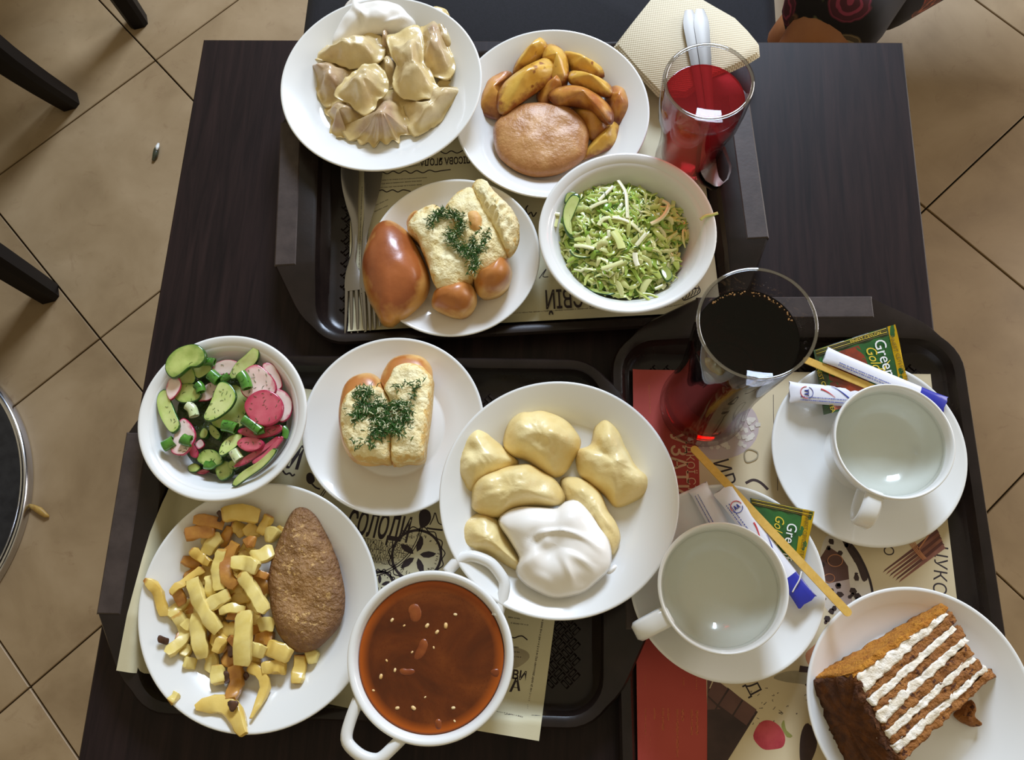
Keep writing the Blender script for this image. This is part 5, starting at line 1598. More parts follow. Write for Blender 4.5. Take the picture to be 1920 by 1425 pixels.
# ------------------------------------------------------------------ fried potatoes and breaded meat
Gf = crop(160, 860, 2.521)
zG = C_fry[2] + .0058
g = pillow(Gf((985, 228), (1040, 210), (1088, 255), (1130, 340), (1172, 430), (1203, 530), (1226, 650), (1210, 760), (1150, 845), (1065, 912), (980, 908), (910, 835), (880, 745), (865, 640), (860, 540), (890, 430), (932, 325)), zG, .022, .4, 2.6, .5, .0024, 60,
           [(*Gf((1000, 690))[0], .012, -.004), (*Gf((1050, 300))[0], .010, -.002), (*Gf((980, 760))[0], .008, .002)], n=72, k=18, seed=6)
tag(make('breaded_cutlet', g, M['breaded']), 'brown breaded meat cutlet, drop shaped, on the fried potato plate', 'meat')
GFR = 'fried potato pieces on the lower left plate'
PILE = 'pale golden fried potato piece in the heap beside the breaded cutlet'
FR = [
 # pts, width px, layer, material, label
 ([(672, 272), (750, 262), (835, 278)], 62, 1, 'fry', 'broad golden fried potato piece at the very top of the heap'),
 ([(545, 300), (600, 300), (662, 322)], 42, 1, 'fry_b', 'browned fried potato strip at upper left of the heap'),
 ([(502, 372), (560, 352), (628, 342)], 52, 1, 'fry_b', 'brown skinned potato piece at the upper left edge of the heap'),
 ([(645, 368), (600, 400), (572, 450)], 50, 2, 'fry_p', 'short pale potato block near the top left of the heap'),
 ([(690, 325), (670, 370), (650, 415)], 36, 1, 'fry_b', None),
 ([(513, 432), (550, 470), (592, 498)], 38, 2, 'fry', 'golden tipped potato strip pointing to upper left'),
 ([(878, 270), (855, 310), (830, 352)], 42, 1, 'fry', 'golden potato strip slanting at the upper right of the heap'),
 ([(790, 480), (835, 460), (885, 438)], 58, 2, 'fry_p', 'thick pale potato block beside the top of the cutlet'),
 ([(850, 365), (880, 358), (905, 372)], 58, 1, 'fry_p', 'rounded pale potato chunk at the upper right beside the cutlet'),
 ([(760, 320), (790, 345), (800, 370)], 50, 1, 'fry', None),
 ([(650, 428), (622, 520), (640, 622)], 46, 3, 'fry_p', 'pale curved potato strip upright in the middle of the heap'),
 ([(705, 398), (664, 480), (672, 560), (718, 605)], 48, 3, 'fry_b', 'potato wedge with reddish brown skin in the middle of the heap'),
 ([(690, 492), (750, 492), (812, 520)], 58, 4, 'fry_p', 'pale potato slab with a dark speck, high on the heap'),
 ([(738, 535), (790, 625), (852, 722)], 50, 4, 'fry_p', 'long pale potato strip slanting towards the cutlet'),
 ([(560, 522), (490, 570), (420, 635)], 30, 2, 'fry', 'thin golden potato strip slanting just above the longest pale strip'),
 ([(510, 572), (540, 680), (580, 750), (625, 812)], 54, 3, 'fry_p', 'longest pale potato strip, running down the left side of the heap'),
 ([(592, 555), (598, 600), (600, 655)], 46, 2, 'fry_p', 'small pale potato strip between the longest strip and the upright curved one'),
 ([(682, 640), (630, 668), (572, 702)], 50, 3, 'fry_p', 'pale potato strip branching off right of the longest strip'),
 ([(335, 578), (375, 630), (398, 745)], 40, 0, 'fry', 'tapered potato strip at the far left of the heap'),
 ([(438, 735), (470, 800), (470, 850), (410, 922)], 46, 1, 'fry_p', 'curled pale potato strip at left edge of the heap'),
 ([(528, 730), (540, 830), (556, 942)], 56, 2, 'fry_p', 'wide pale potato strip pointing straight down at left'),
 ([(752, 728), (750, 850), (738, 975)], 66, 4, 'fry_p', 'widest pale potato strip lying straight down in front of the cutlet'),
 ([(640, 722), (690, 708), (745, 712)], 36, 3, 'fry_p', 'small pale potato strip lying crosswise above the widest strip'),
 ([(820, 790), (855, 782), (892, 792)], 52, 1, 'fry_p', None),
 ([(660, 832), (640, 870), (618, 915)], 42, 2, 'fry', 'golden potato piece slanting just left of the widest strip'),
 ([(372, 850), (395, 862), (415, 868)], 40, 1, 'char', 'small dark burnt potato bit at the left edge of the plate'),
 ([(780, 890), (815, 905), (852, 920)], 46, 2, 'fry_p', 'pale potato block touching the widest strip at lower right'),
 ([(862, 888), (915, 905), (975, 932)], 62, 1, 'fry', 'thick golden potato piece below the cutlet'),
 ([(838, 992), (890, 985), (942, 992)], 50, 1, 'fry', None),
 ([(1012, 925), (1012, 990), (1008, 1065)], 48, 0, 'fry', 'golden potato strip hanging down under the cutlet tip'),
 ([(1048, 940), (1070, 935), (1098, 945)], 50, 0, 'fry_p', 'small pale potato chunk below the cutlet tip'),
 ([(622, 978), (630, 1020), (636, 1062)], 52, 1, 'fry_p', None),
 ([(702, 980), (712, 1050), (706, 1135)], 54, 1, 'fry_b', 'brown sided potato strip pointing down at the bottom of the heap'),
 ([(770, 978), (835, 1015), (848, 1090), (808, 1218)], 42, 1, 'fry', 'thin curved potato strip hooking down at the bottom of the heap'),
 ([(556, 1168), (640, 1150), (720, 1180), (790, 1292)], 66, 0, 'fry', 'curved potato piece with a burnt spot alone at the bottom rim'),
 ([(450, 1142), (465, 1120), (478, 1096)], 34, 0, 'fry_p', 'small potato crumb alone at the lower left rim'),
 ([(480, 960), (505, 965), (532, 972)], 44, 0, 'fry_p', None),
 ([(470, 770), (492, 785), (512, 790)], 40, 1, 'fry_p', None),
 ([(600, 850), (625, 860), (640, 880)], 54, 1, 'fry', None),
 ([(690, 860), (690, 900), (700, 930)], 44, 2, 'char', 'dark burnt potato shred under the widest strip'),
 ([(655, 250), (660, 275), (650, 300)], 26, 2, 'char', 'dark burnt potato tip at the top of the heap'),
 ([(760, 1010), (770, 1030), (755, 1040)], 26, 1, 'char', 'burnt potato bit at the bottom of the heap'),
 ([(665, 1000), (662, 1030), (675, 1060)], 30, 2, 'char', 'burnt shred on the small strips near the bottom of the heap'),
 ([(435, 625), (455, 650), (465, 690)], 40, 1, 'fry_b', None),
 ([(760, 400), (780, 390), (800, 400)], 44, 3, 'fry_b', 'orange browned potato scrap near the top of the heap'),
 ([(790, 545), (825, 545), (860, 560)], 30, 3, 'fry_b', 'thin browned potato scrap touching the upper side of the cutlet'),
 ([(690, 760), (700, 720), (720, 690)], 40, 2, 'fry_b', 'browned potato piece just above the widest strip'),
 ([(680, 840), (700, 860), (720, 885)], 28, 2, 'fry_b', 'reddish skinned potato scrap by the widest strip'),
 ([(800, 850), (840, 850), (890, 850)], 54, 0, 'fry_b', None), ([(700, 320), (740, 330), (760, 360)], 50, 0, 'fry', None), ([(480, 880), (490, 900), (480, 930)], 40, 0, 'fry_p', None),
 ([(580, 900), (600, 960), (590, 1010)], 50, 0, 'fry_p', None), ([(700, 640), (740, 660), (770, 640)], 50, 1, 'fry', None), ([(800, 760), (760, 740), (740, 700)], 40, 0, 'fry_b', None),
 ([(560, 720), (600, 760), (650, 780)], 54, 0, 'fry', None), ([(650, 560), (700, 600), (720, 650)], 54, 1, 'fry', None), ([(600, 480), (580, 530), (560, 600)], 50, 0, 'fry', None),
 ([(740, 440), (760, 480), (790, 420)], 50, 1, 'fry', None), ([(660, 920), (700, 950), (760, 940)], 60, 0, 'fry_b', None), ([(520, 660), (500, 700), (490, 740)], 44, 0, 'fry_b', None),
 ([(600, 640), (640, 690), (600, 720)], 54, 0, 'fry_b', None), ([(830, 950), (800, 960), (780, 970)], 50, 0, 'fry', None), ([(840, 720), (800, 690), (780, 640)], 50, 0, 'fry', None), ([(870, 640), (840, 600), (820, 560)], 50, 0, 'fry_b', None),
 ([(560, 860), (580, 900), (600, 940)], 50, 0, 'fry', None), ([(720, 780), (690, 810), (640, 800)], 54, 1, 'fry', None), ([(900, 330), (920, 340), (930, 320)], 40, 0, 'fry', None),
]


def on_plate(C, r_, h_, x, y):
    """height of a plate's upper side above its well"""
    d = math.hypot(x - C[0], y - C[1]) / r_
    tab = ((0, 0), (.63, .0), (.69, .0024), (.735, .007), (.82, h_ * .62 - .0055), (.975, h_ - .0055), (1.2, h_ - .004))
    for (a, b), (c, e) in zip(tab, tab[1:]):
        if d <= c: return b + (e - b) * (d - a) / (c - a)
    return h_


for k_ in range(34):
    a_ = random.uniform(0, 2 * PI); r_ = math.sqrt(random.random())
    u_, v_ = 640 + 200 * r_ * math.cos(a_), 660 + 330 * r_ * math.sin(a_)
    b_ = random.uniform(0, PI); l_ = random.uniform(30, 60)
    FR.append(([(u_ - l_ * math.cos(b_), v_ - l_ * math.sin(b_)), (u_ + random.uniform(-8, 8), v_ + random.uniform(-8, 8)), (u_ + l_ * math.cos(b_), v_ + l_ * math.sin(b_))], random.uniform(36, 54), 0, ('fry', 'fry_b', 'fry', 'fry_p')[k_ % 4], None))
rnd = random.Random(12)
for k, (pts, wpx, lay, m_, lab) in enumerate(FR):
    wd = wpx / 2.521 / 2060 * (.8 if m_ == 'char' else 1.2)
    hh = wd * (.62 if m_ != 'char' else .6)
    z = zG + hh * .5 + lay * .0052
    p = [tuple(P(u, v, z)) for u, v in Gf(*pts)]
    p = [(x, y, zz + (0.002 * rnd.uniform(-1, 1) if lay else 0) + on_plate(C_fry, .1085, .028, x, y)) for x, y, zz in p]
    p = spline(p, 9, closed=False)
    taper = pts[0] in ((335, 578), (513, 432), (556, 1168)) or m_ == 'char'
    sc = [.35 if taper else .8, .75 if taper else .97, 1, 1, 1, 1, 1, .97, .78]
    if pts[0] == (770, 978): sc = [.9, 1, 1, 1, .95, .85, .7, .5, .25]
    if pts[0] == (556, 1168): sc = [.35, .7, .95, 1, 1, .95, .85, .7, .4]
    e_ = [1.0, .75, .3, .1, 0, .1, .2, .5, .85] if rnd.random() < .6 else [.4, .2, 0, 0, 0, 0, 0, .2, .5]
    g = sweep(p, rrect(wd, hh, hh * .16), scale=sc, e=e_, rough=.0021, seed=k)
    o = make('fried_potato', g, M[m_], sharp=45)
    tag(o, lab or {'fry': 'golden fried potato piece low in the heap, partly hidden by others', 'fry_p': 'pale fried potato piece low in the heap, partly hidden by others', 'fry_b': 'browned fried potato piece low in the heap, partly hidden by others'}.get(m_, PILE), 'potato', GFR if lab else {'fry': 'golden pieces in the fried potato heap', 'fry_p': 'pale pieces in the fried potato heap', 'fry_b': 'browned pieces in the fried potato heap'}.get(m_, GFR))
q = P(*Gf((700, 1165))[0], zG + .018)
zq_ = zG + .0158 + on_plate(C_fry, .1085, .028, q.x, q.y)
q = P(*Gf((700, 1165))[0], zq_)
tag(make('burnt_spot', lathe([(0, -.004), (.0035, -.003), (.0046, .0002), (.003, .0008), (0, .0007)], (q.x, q.y, zq_ + .0012), 14, fr=lambda r, z, a: r * (1 + .2 * math.sin(3 * a))), M['char']), 'dark burnt spot on the potato piece at the bottom rim', 'potato')

# ------------------------------------------------------------------ cabbage salad
D = crop(960, 260, 3.692)
cx, cy, zb = C_slaw
zs_ = zb + .016
out = D((270, 640), (350, 420), (450, 335), (560, 292), (700, 268), (830, 292), (940, 345), (1100, 440), (1190, 480), (1235, 600), (1235, 680), (1160, 745), (1150, 880), (1090, 985), (1010, 1035), (910, 1085), (760, 1090), (620, 1060), (500, 995), (390, 870), (340, 760))
sl = thing('cabbage_salad', 'shredded green cabbage salad with dill mounded in the far bowl', 'salad', (cx, cy, zs_))
make('bed', pillow(out, zs_, .021, .35, 2.0, .7, .003, 60, n=60, k=16, und=.7), M['slawbed'], sl)
wpl = [tuple(P(u, v, zs_ + .018)[:2]) for u, v in out]
wc = centroid(wpl)
rad_at = []
for k in range(72):
    a = 2 * PI * k / 72
    best = 0
    for i in range(len(wpl)):
        x1, y1 = wpl[i][0] - wc[0], wpl[i][1] - wc[1]; x2, y2 = wpl[(i + 1) % len(wpl)][0] - wc[0], wpl[(i + 1) % len(wpl)][1] - wc[1]
        den = math.cos(a) * (y2 - y1) - math.sin(a) * (x2 - x1)
        if abs(den) < 1e-12: continue
        t = (x1 * (y2 - y1) - y1 * (x2 - x1)) / den; s = (x1 * math.sin(a) - y1 * math.cos(a)) / den
        if t > 0 and 0 <= -s * -1 <= 1: best = max(best, t)
    rad_at.append(best or .06)
rnd = random.Random(31)
g = G()


def slaw_z(r):
    return zs_ + .009 + .0155 * (1 - r ** 2.2)


for k in range(900):
    a = rnd.uniform(0, 2 * PI); rr = math.sqrt(rnd.random()) * .99
    R_ = rad_at[int(a / (2 * PI) * 72) % 72]
    x, y = wc[0] + R_ * rr * math.cos(a), wc[1] + R_ * rr * math.sin(a)
    z = slaw_z(rr) + rnd.uniform(-.002, .0055)
    L = rnd.uniform(.008, .026); dr = rnd.uniform(0, 2 * PI); bend = rnd.gauss(0, 1.1)
    wdt = abs(rnd.gauss(.0026, .0014)) + .0012
    pth = []
    for t in (-.5, -.25, 0, .25, .5):
        ang = dr + bend * t
        pth.append((x + L * t * math.cos(ang), y + L * t * math.sin(ang), z + rnd.uniform(-.0013, .0013) - abs(t) * .004))
    lim = [math.hypot(p[0] - wc[0], p[1] - wc[1]) for p in pth]
    if max(lim) > R_ * 1.06: continue
    val = min(1, max(0, rnd.betavariate(2.0, 1.7)))
    sweep(pth, rrect(wdt, .0011, .0003), g, up=(rnd.uniform(-.7, .7), rnd.uniform(-.7, .7), 1), scale=[.6, 1, 1.05, 1, .5], e=[val] * 5)
tag(make('cabbage_shreds', g, M['cabbage'], sl, sharp=50), kind='stuff')
g = G()
for k in range(150):
    a = rnd.uniform(0, 2 * PI); rr = math.sqrt(rnd.random()) * .95
    R_ = rad_at[int(a / (2 * PI) * 72) % 72]
    q = Vector((wc[0] + R_ * rr * math.cos(a), wc[1] + R_ * rr * math.sin(a), slaw_z(rr) + rnd.uniform(.003, .0065)))
    b = rnd.uniform(0, 2 * PI); d = Vector((math.cos(b), math.sin(b), rnd.uniform(-.1, .2))) * rnd.uniform(.003, .0075)
    sweep([q, q + d * .5 + Vector((0, 0, .0004)), q + d], [(.0004, 0), (0, .0004), (-.0004, 0), (0, -.0004)], g, scale=[1, 1, .5], cap=False)
tag(make('dill_flecks', g, M['dill'], sl, smooth=False), kind='stuff')
# single large strands the eye picks out
for pts, w_, val, dz in (([(735, 290), (785, 370), (795, 460), (800, 550)], .0038, .95, .0065), ([(600, 600), (625, 560), (690, 545), (770, 560), (830, 590), (900, 650)], .0044, .9, .006), ([(600, 430), (650, 380), (700, 330)], .0036, .98, .006), ([(960, 590), (1020, 560), (1060, 520), (1085, 460), (1040, 430)], .0042, .9, .006),
                         ([(540, 480), (600, 450), (660, 430)], .0040, .92, .006), ([(850, 790), (855, 840), (870, 880)], .0052, 1.0, .006), ([(860, 740), (900, 690), (930, 655)], .004, .95, .006), ([(430, 740), (500, 745), (570, 760)], .0042, .9, .0055), ([(620, 900), (690, 880), (770, 850)], .0046, .85, .006), ([(700, 640), (740, 700), (760, 760)], .0085, .7, .006), ([(990, 1040), (1060, 1010), (1040, 1040)], .003, .9, .003)):
    p = [tuple(P(u, v, slaw_z(min(1, math.hypot(u - 1165, v - 450) / 140)) + dz)) for u, v in D(*pts)]
    make('cabbage_strand', sweep(spline(p, 14, closed=False), rrect(w_, .0014, .0004), up=(.2, .2, 1), e=[val] * 14), M['cabbage'], sl, sharp=50)
for lab, pts, w_, val, hz in (('loose cabbage shred lying across the right rim of the far bowl', [(1305, 560), (1340, 535), (1390, 525), (1425, 515)], .0030, .6, zb + .0505),
                              ('looped cabbage shred hanging over the front inside of the far bowl', [(905, 1075), (960, 1080), (1020, 1110), (1030, 1150), (990, 1150), (940, 1110), (900, 1080)], .0026, .5, zb + .043),
                              ('white cabbage shred sticking out of the salad at the left', [(250, 520), (290, 520), (330, 525)], .0040, .9, zb + .043), ('short cabbage shred below the one sticking out at left', [(318, 530), (308, 570), (298, 610)], .0038, .85, zb + .041)):
    p = [tuple(P(u, v, hz)) for u, v in D(*pts)]
    tag(make('cabbage_shred', sweep(spline(p, 14, closed=False), rrect(w_, .0015, .0004), e=[val] * 14), M['cabbage'], sharp=50), lab, 'cabbage', 'stray cabbage shreds of the far bowl')


def slice_(name, label, cat, grp, f, pts, z, th, tilt, mf, mr, n=36, rin=.93):
    """disc cut from a vegetable: flesh with its rind ring as two parts"""
    px = f(*pts); gc = (sum(p_[0] for p_ in px) / len(px), sum(p_[1] for p_ in px) / len(px))
    px = [(gc[0] + (a_ - gc[0]) * 1.06, gc[1] + (b_ - gc[1]) * 1.06) for a_, b_ in px]
    w = spline(ccw([tuple(P(u, v, z)[:2]) for u, v in px]), n)
    c = centroid(w)

    def Z(x, y, dz): return z + dz + tilt[0] * (x - c[0]) + tilt[1] * (y - c[1]) + .0012 * n1((x, y, 0), 60, z * 900)
    r = thing(name, label, cat, (c[0], c[1], z - th), grp)
    vs, fs, es = [], [], []
    rings = [(rin, th * .5), (rin * .8, th * .52), (rin * .5, th * .45), (rin * .2, th * .4)]
    for k, dz in rings:
        for x, y in w:
            X, Y = c[0] + (x - c[0]) * k, c[1] + (y - c[1]) * k
            vs.append((X, Y, Z(X, Y, dz))); es.append(max(.001, k))
    m_ = len(vs)
    for x, y in w:
        X, Y = c[0] + (x - c[0]) * rin, c[1] + (y - c[1]) * rin
        vs.append((X, Y, Z(X, Y, -th * .5))); es.append(1)
    for j in range(3):
        for i in range(n): fs.append((j * n + i, j * n + (i + 1) % n, (j + 1) * n + (i + 1) % n, (j + 1) * n + i))
    fs.append(tuple(3 * n + i for i in range(n))); fs.append(tuple(reversed([m_ + i for i in range(n)])))
    g = G(); g.add(vs, fs, 0, es)
    make('flesh', g, M[mf], r)
    vs, fs = [], []
    for k, dz in ((rin, th * .5), (rin * .5 + .5, th * .46), (1.0, th * .22), (1.0, -th * .22), (rin * .5 + .5, -th * .46), (rin, -th * .5)):
        for x, y in w:
            X, Y = c[0] + (x - c[0]) * k, c[1] + (y - c[1]) * k
            vs.append((X, Y, Z(X, Y, dz)))
    for j in range(5):
        for i in range(n): fs.append((j * n + i, (j + 1) * n + i, (j + 1) * n + (i + 1) % n, j * n + (i + 1) % n))
    g = G(); g.add(vs, [tuple(reversed(q)) for q in fs])
    make('rind', g, M[mr], r, sharp=60)
    return r


for lab, pts, z, tl in (('thin cucumber slice on the left side of the cabbage salad', [(352, 560), (365, 470), (420, 400), (470, 420), (440, 500), (400, 600), (420, 680), (380, 650)], .0445, (.1, .1)),
                        ('cucumber slice edge at lower left of the cabbage salad', [(400, 770), (440, 800), (500, 800), (560, 815), (500, 830), (430, 815)], .036, (0, -.3)),
                        ('bright green cucumber chunk at lower right of the cabbage salad', [(1020, 870), (1060, 870), (1100, 920), (1105, 970), (1070, 995), (1040, 950)], .036, (.2, -.2)),
                        ('dark rinded cucumber slice at the bottom of the cabbage salad', [(505, 1005), (560, 1030), (640, 1060), (710, 1075), (650, 1085), (560, 1060)], .030, (0, -.5)),
                        ('small green leaf of cucumber rind at upper left of the cabbage salad', [(365, 440), (380, 385), (430, 375), (450, 400), (400, 440)], .044, (0, .2))):
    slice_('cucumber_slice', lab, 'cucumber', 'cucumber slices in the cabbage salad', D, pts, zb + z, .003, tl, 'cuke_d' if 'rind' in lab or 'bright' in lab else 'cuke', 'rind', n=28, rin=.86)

# ------------------------------------------------------------------ radish and cucumber salad
Es = crop(220, 600, 3.959)
cx, cy, zb = C_sal
out = Es((320, 600), (380, 400), (480, 300), (700, 290), (900, 300), (1080, 360), (1230, 480), (1260, 650), (1240, 850), (1150, 1000), (1000, 1090), (820, 1150), (640, 1120), (480, 1010), (360, 850))
tag(make('wet_greens', pillow(out, zb + .010, .017, .3, 2, .7, .003, 70, n=56, k=14, und=.7), M['saladbed']), 'dark wet chopped greens under the radish and cucumber slices', 'salad')
GC, GR = 'cucumber slices in the radish salad', 'radish slices in the radish salad'
zz = zb
SL = [
 # kind, label, outline, z above bowl base, tilt, thick
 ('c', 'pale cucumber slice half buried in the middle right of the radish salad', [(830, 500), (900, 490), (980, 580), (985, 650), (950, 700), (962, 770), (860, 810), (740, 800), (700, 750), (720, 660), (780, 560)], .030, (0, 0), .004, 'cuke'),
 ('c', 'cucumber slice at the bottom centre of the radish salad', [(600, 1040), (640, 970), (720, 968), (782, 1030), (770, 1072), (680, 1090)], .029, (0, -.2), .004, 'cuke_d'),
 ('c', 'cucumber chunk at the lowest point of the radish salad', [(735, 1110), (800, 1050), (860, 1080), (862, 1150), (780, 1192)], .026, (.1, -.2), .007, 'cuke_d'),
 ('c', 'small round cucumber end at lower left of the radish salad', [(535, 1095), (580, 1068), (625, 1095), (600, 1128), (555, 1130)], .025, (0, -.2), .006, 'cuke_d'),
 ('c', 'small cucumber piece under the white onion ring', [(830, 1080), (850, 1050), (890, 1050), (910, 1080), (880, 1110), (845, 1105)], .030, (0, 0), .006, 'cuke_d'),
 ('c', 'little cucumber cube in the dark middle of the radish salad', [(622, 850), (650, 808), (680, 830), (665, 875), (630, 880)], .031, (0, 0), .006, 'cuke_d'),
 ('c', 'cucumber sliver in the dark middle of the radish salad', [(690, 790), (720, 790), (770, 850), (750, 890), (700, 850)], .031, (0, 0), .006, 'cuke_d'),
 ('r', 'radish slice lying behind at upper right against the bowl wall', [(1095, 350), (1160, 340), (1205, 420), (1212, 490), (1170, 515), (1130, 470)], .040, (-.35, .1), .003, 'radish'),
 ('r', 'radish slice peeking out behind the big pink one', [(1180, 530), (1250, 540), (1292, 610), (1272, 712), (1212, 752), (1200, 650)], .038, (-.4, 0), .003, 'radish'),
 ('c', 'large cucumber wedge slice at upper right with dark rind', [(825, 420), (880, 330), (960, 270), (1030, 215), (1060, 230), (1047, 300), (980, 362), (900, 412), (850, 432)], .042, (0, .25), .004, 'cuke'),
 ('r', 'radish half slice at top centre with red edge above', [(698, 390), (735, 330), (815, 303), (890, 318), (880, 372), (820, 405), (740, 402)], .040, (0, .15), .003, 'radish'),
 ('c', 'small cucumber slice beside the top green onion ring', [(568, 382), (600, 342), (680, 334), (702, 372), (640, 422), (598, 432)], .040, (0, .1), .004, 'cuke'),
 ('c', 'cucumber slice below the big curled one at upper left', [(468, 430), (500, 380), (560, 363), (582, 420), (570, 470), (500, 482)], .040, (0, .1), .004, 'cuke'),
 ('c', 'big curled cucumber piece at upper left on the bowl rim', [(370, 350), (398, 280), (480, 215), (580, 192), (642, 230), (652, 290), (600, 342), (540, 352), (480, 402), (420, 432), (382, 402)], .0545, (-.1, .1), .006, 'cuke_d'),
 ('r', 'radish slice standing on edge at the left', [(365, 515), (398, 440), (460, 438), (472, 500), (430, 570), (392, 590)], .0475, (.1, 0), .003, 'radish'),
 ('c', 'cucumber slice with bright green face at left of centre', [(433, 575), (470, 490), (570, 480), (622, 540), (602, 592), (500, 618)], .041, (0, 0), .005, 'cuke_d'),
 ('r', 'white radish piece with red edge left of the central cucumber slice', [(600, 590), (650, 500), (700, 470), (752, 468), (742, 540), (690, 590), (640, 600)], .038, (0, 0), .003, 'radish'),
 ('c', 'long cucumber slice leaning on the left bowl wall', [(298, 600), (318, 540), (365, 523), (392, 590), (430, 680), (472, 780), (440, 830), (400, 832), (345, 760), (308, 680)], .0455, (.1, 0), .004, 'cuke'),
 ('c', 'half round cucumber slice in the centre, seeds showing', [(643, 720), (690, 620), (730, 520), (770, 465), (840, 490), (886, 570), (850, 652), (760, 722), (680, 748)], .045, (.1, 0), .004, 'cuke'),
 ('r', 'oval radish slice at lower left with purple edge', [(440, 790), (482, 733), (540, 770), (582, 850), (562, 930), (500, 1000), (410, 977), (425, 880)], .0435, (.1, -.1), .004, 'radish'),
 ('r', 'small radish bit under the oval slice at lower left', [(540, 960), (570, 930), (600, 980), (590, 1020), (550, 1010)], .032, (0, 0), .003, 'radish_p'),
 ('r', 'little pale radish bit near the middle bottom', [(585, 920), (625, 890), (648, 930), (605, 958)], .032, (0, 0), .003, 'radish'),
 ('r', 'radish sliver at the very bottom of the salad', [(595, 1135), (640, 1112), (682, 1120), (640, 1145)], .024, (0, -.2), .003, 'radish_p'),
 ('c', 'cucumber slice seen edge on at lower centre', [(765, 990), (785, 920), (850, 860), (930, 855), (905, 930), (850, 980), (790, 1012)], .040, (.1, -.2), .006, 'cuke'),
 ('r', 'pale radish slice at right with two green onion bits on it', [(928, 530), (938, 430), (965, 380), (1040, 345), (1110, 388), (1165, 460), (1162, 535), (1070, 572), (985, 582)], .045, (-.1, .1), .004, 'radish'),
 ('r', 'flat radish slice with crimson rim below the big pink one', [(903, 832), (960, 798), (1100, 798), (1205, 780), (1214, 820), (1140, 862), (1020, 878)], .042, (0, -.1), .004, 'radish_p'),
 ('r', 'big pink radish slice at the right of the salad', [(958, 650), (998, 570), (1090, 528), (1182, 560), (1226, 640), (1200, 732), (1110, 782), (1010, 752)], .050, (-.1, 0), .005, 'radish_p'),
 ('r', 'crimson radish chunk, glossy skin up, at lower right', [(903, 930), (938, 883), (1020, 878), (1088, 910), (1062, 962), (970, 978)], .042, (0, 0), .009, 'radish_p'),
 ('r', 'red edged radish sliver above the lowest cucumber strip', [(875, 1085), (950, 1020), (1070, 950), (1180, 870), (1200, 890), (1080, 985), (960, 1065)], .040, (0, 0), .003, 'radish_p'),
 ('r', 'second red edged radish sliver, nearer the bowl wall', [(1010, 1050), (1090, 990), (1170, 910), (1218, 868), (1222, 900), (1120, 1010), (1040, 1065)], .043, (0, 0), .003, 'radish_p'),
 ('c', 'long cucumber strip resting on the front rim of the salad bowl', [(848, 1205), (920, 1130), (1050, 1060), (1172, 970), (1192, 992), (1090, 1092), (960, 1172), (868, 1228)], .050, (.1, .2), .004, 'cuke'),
]
for kd, lab, pts, z, tl, th, mf in SL:
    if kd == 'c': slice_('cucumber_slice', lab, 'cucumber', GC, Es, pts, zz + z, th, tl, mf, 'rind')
    else: slice_('radish_slice', lab, 'radish', GR, Es, pts, zz + z, th, tl, mf, 'radskin', rin=.94)
GO = 'spring onion rings in the radish salad'


def onion(label, pts, z, rad, mm='onion'):
    p = [tuple(P(u, v, z)) for u, v in Es(*pts)]
    rad *= .82
    path = spline(p, 8, closed=False)
    g = G()
    o = circ(rad, 12, rad * .8); i_ = circ(rad * .72, 12, rad * .52)
    sweep(path, o, g, cap=False); sweep(path, i_, g, cap=False)
    n = 12
    vs = g.v
    for base in (0, 7 * n):
        g.f += [(base + j, base + (j + 1) % n, 8 * n + base + (j + 1) % n, 8 * n + base + j) for j in range(n)]
        g.m += [0] * n
    tag(make('spring_onion', g, M[mm], sharp=50), label, 'onion', GO)


for lab, pts, z, rad, mm in (('glossy green onion ring at top of the salad', [(622, 312), (680, 308), (722, 315)], .047, .0050, 'onion'),
                             ('green onion piece above the central cucumber slice', [(690, 400), (720, 425), (752, 450)], .046, .0070, 'onion'),
                             ('green onion bit left of the central cucumber slice', [(592, 478), (612, 500), (622, 535)], .045, .0060, 'onion'),
                             ('white onion ring in the dark middle', [(520, 630), (555, 660), (572, 715)], .041, .0060, 'onion_w'),
                             ('cut green onion below the central cucumber slice', [(782, 782), (830, 790), (882, 808)], .045, .0068, 'onion'),
                             ('long green onion piece lying diagonally at right of centre', [(940, 735), (1000, 775), (1062, 825)], .050, .0062, 'onion'),
                             ('green onion square on the oval radish slice', [(482, 880), (512, 895), (550, 900)], .049, .0066, 'onion'),
                             ('green onion at the lower left wall of the bowl', [(342, 940), (380, 920), (420, 895)], .046, .0066, 'onion'),
                             ('white green onion ring at the bottom right of centre', [(862, 970), (885, 1010), (905, 1040)], .042, .0062, 'onion_w'),
                             ('dark green onion piece on the pale radish slice', [(915, 400), (945, 445), (965, 510)], .050, .0068, 'onion'),
                             ('green onion loop near the bottom of the salad', [(650, 1075), (690, 1080), (720, 1060)], .034, .0050, 'onion'),
                             ('green onion stub at the right wall of the bowl', [(1230, 800), (1250, 830), (1240, 880)], .040, .0040, 'onion'),
                             ('pair end of green onion under the diagonal piece', [(1020, 830), (1055, 832), (1090, 820)], .0475, .0034, 'onion'),
                             ('green onion scrap left of the pale radish slice', [(770, 440), (800, 430), (830, 410)], .044, .0045, 'onion')):
    onion(lab, pts, zz + z, rad, mm)
g = G(); rnd = random.Random(77)
wpl2 = [P(u, v, zz + .045) for u, v in out]
cc2 = centroid([tuple(q[:2]) for q in wpl2])
from mathutils.bvhtree import BVHTree
bpy.context.view_layer.update()
dg = bpy.context.evaluated_depsgraph_get()
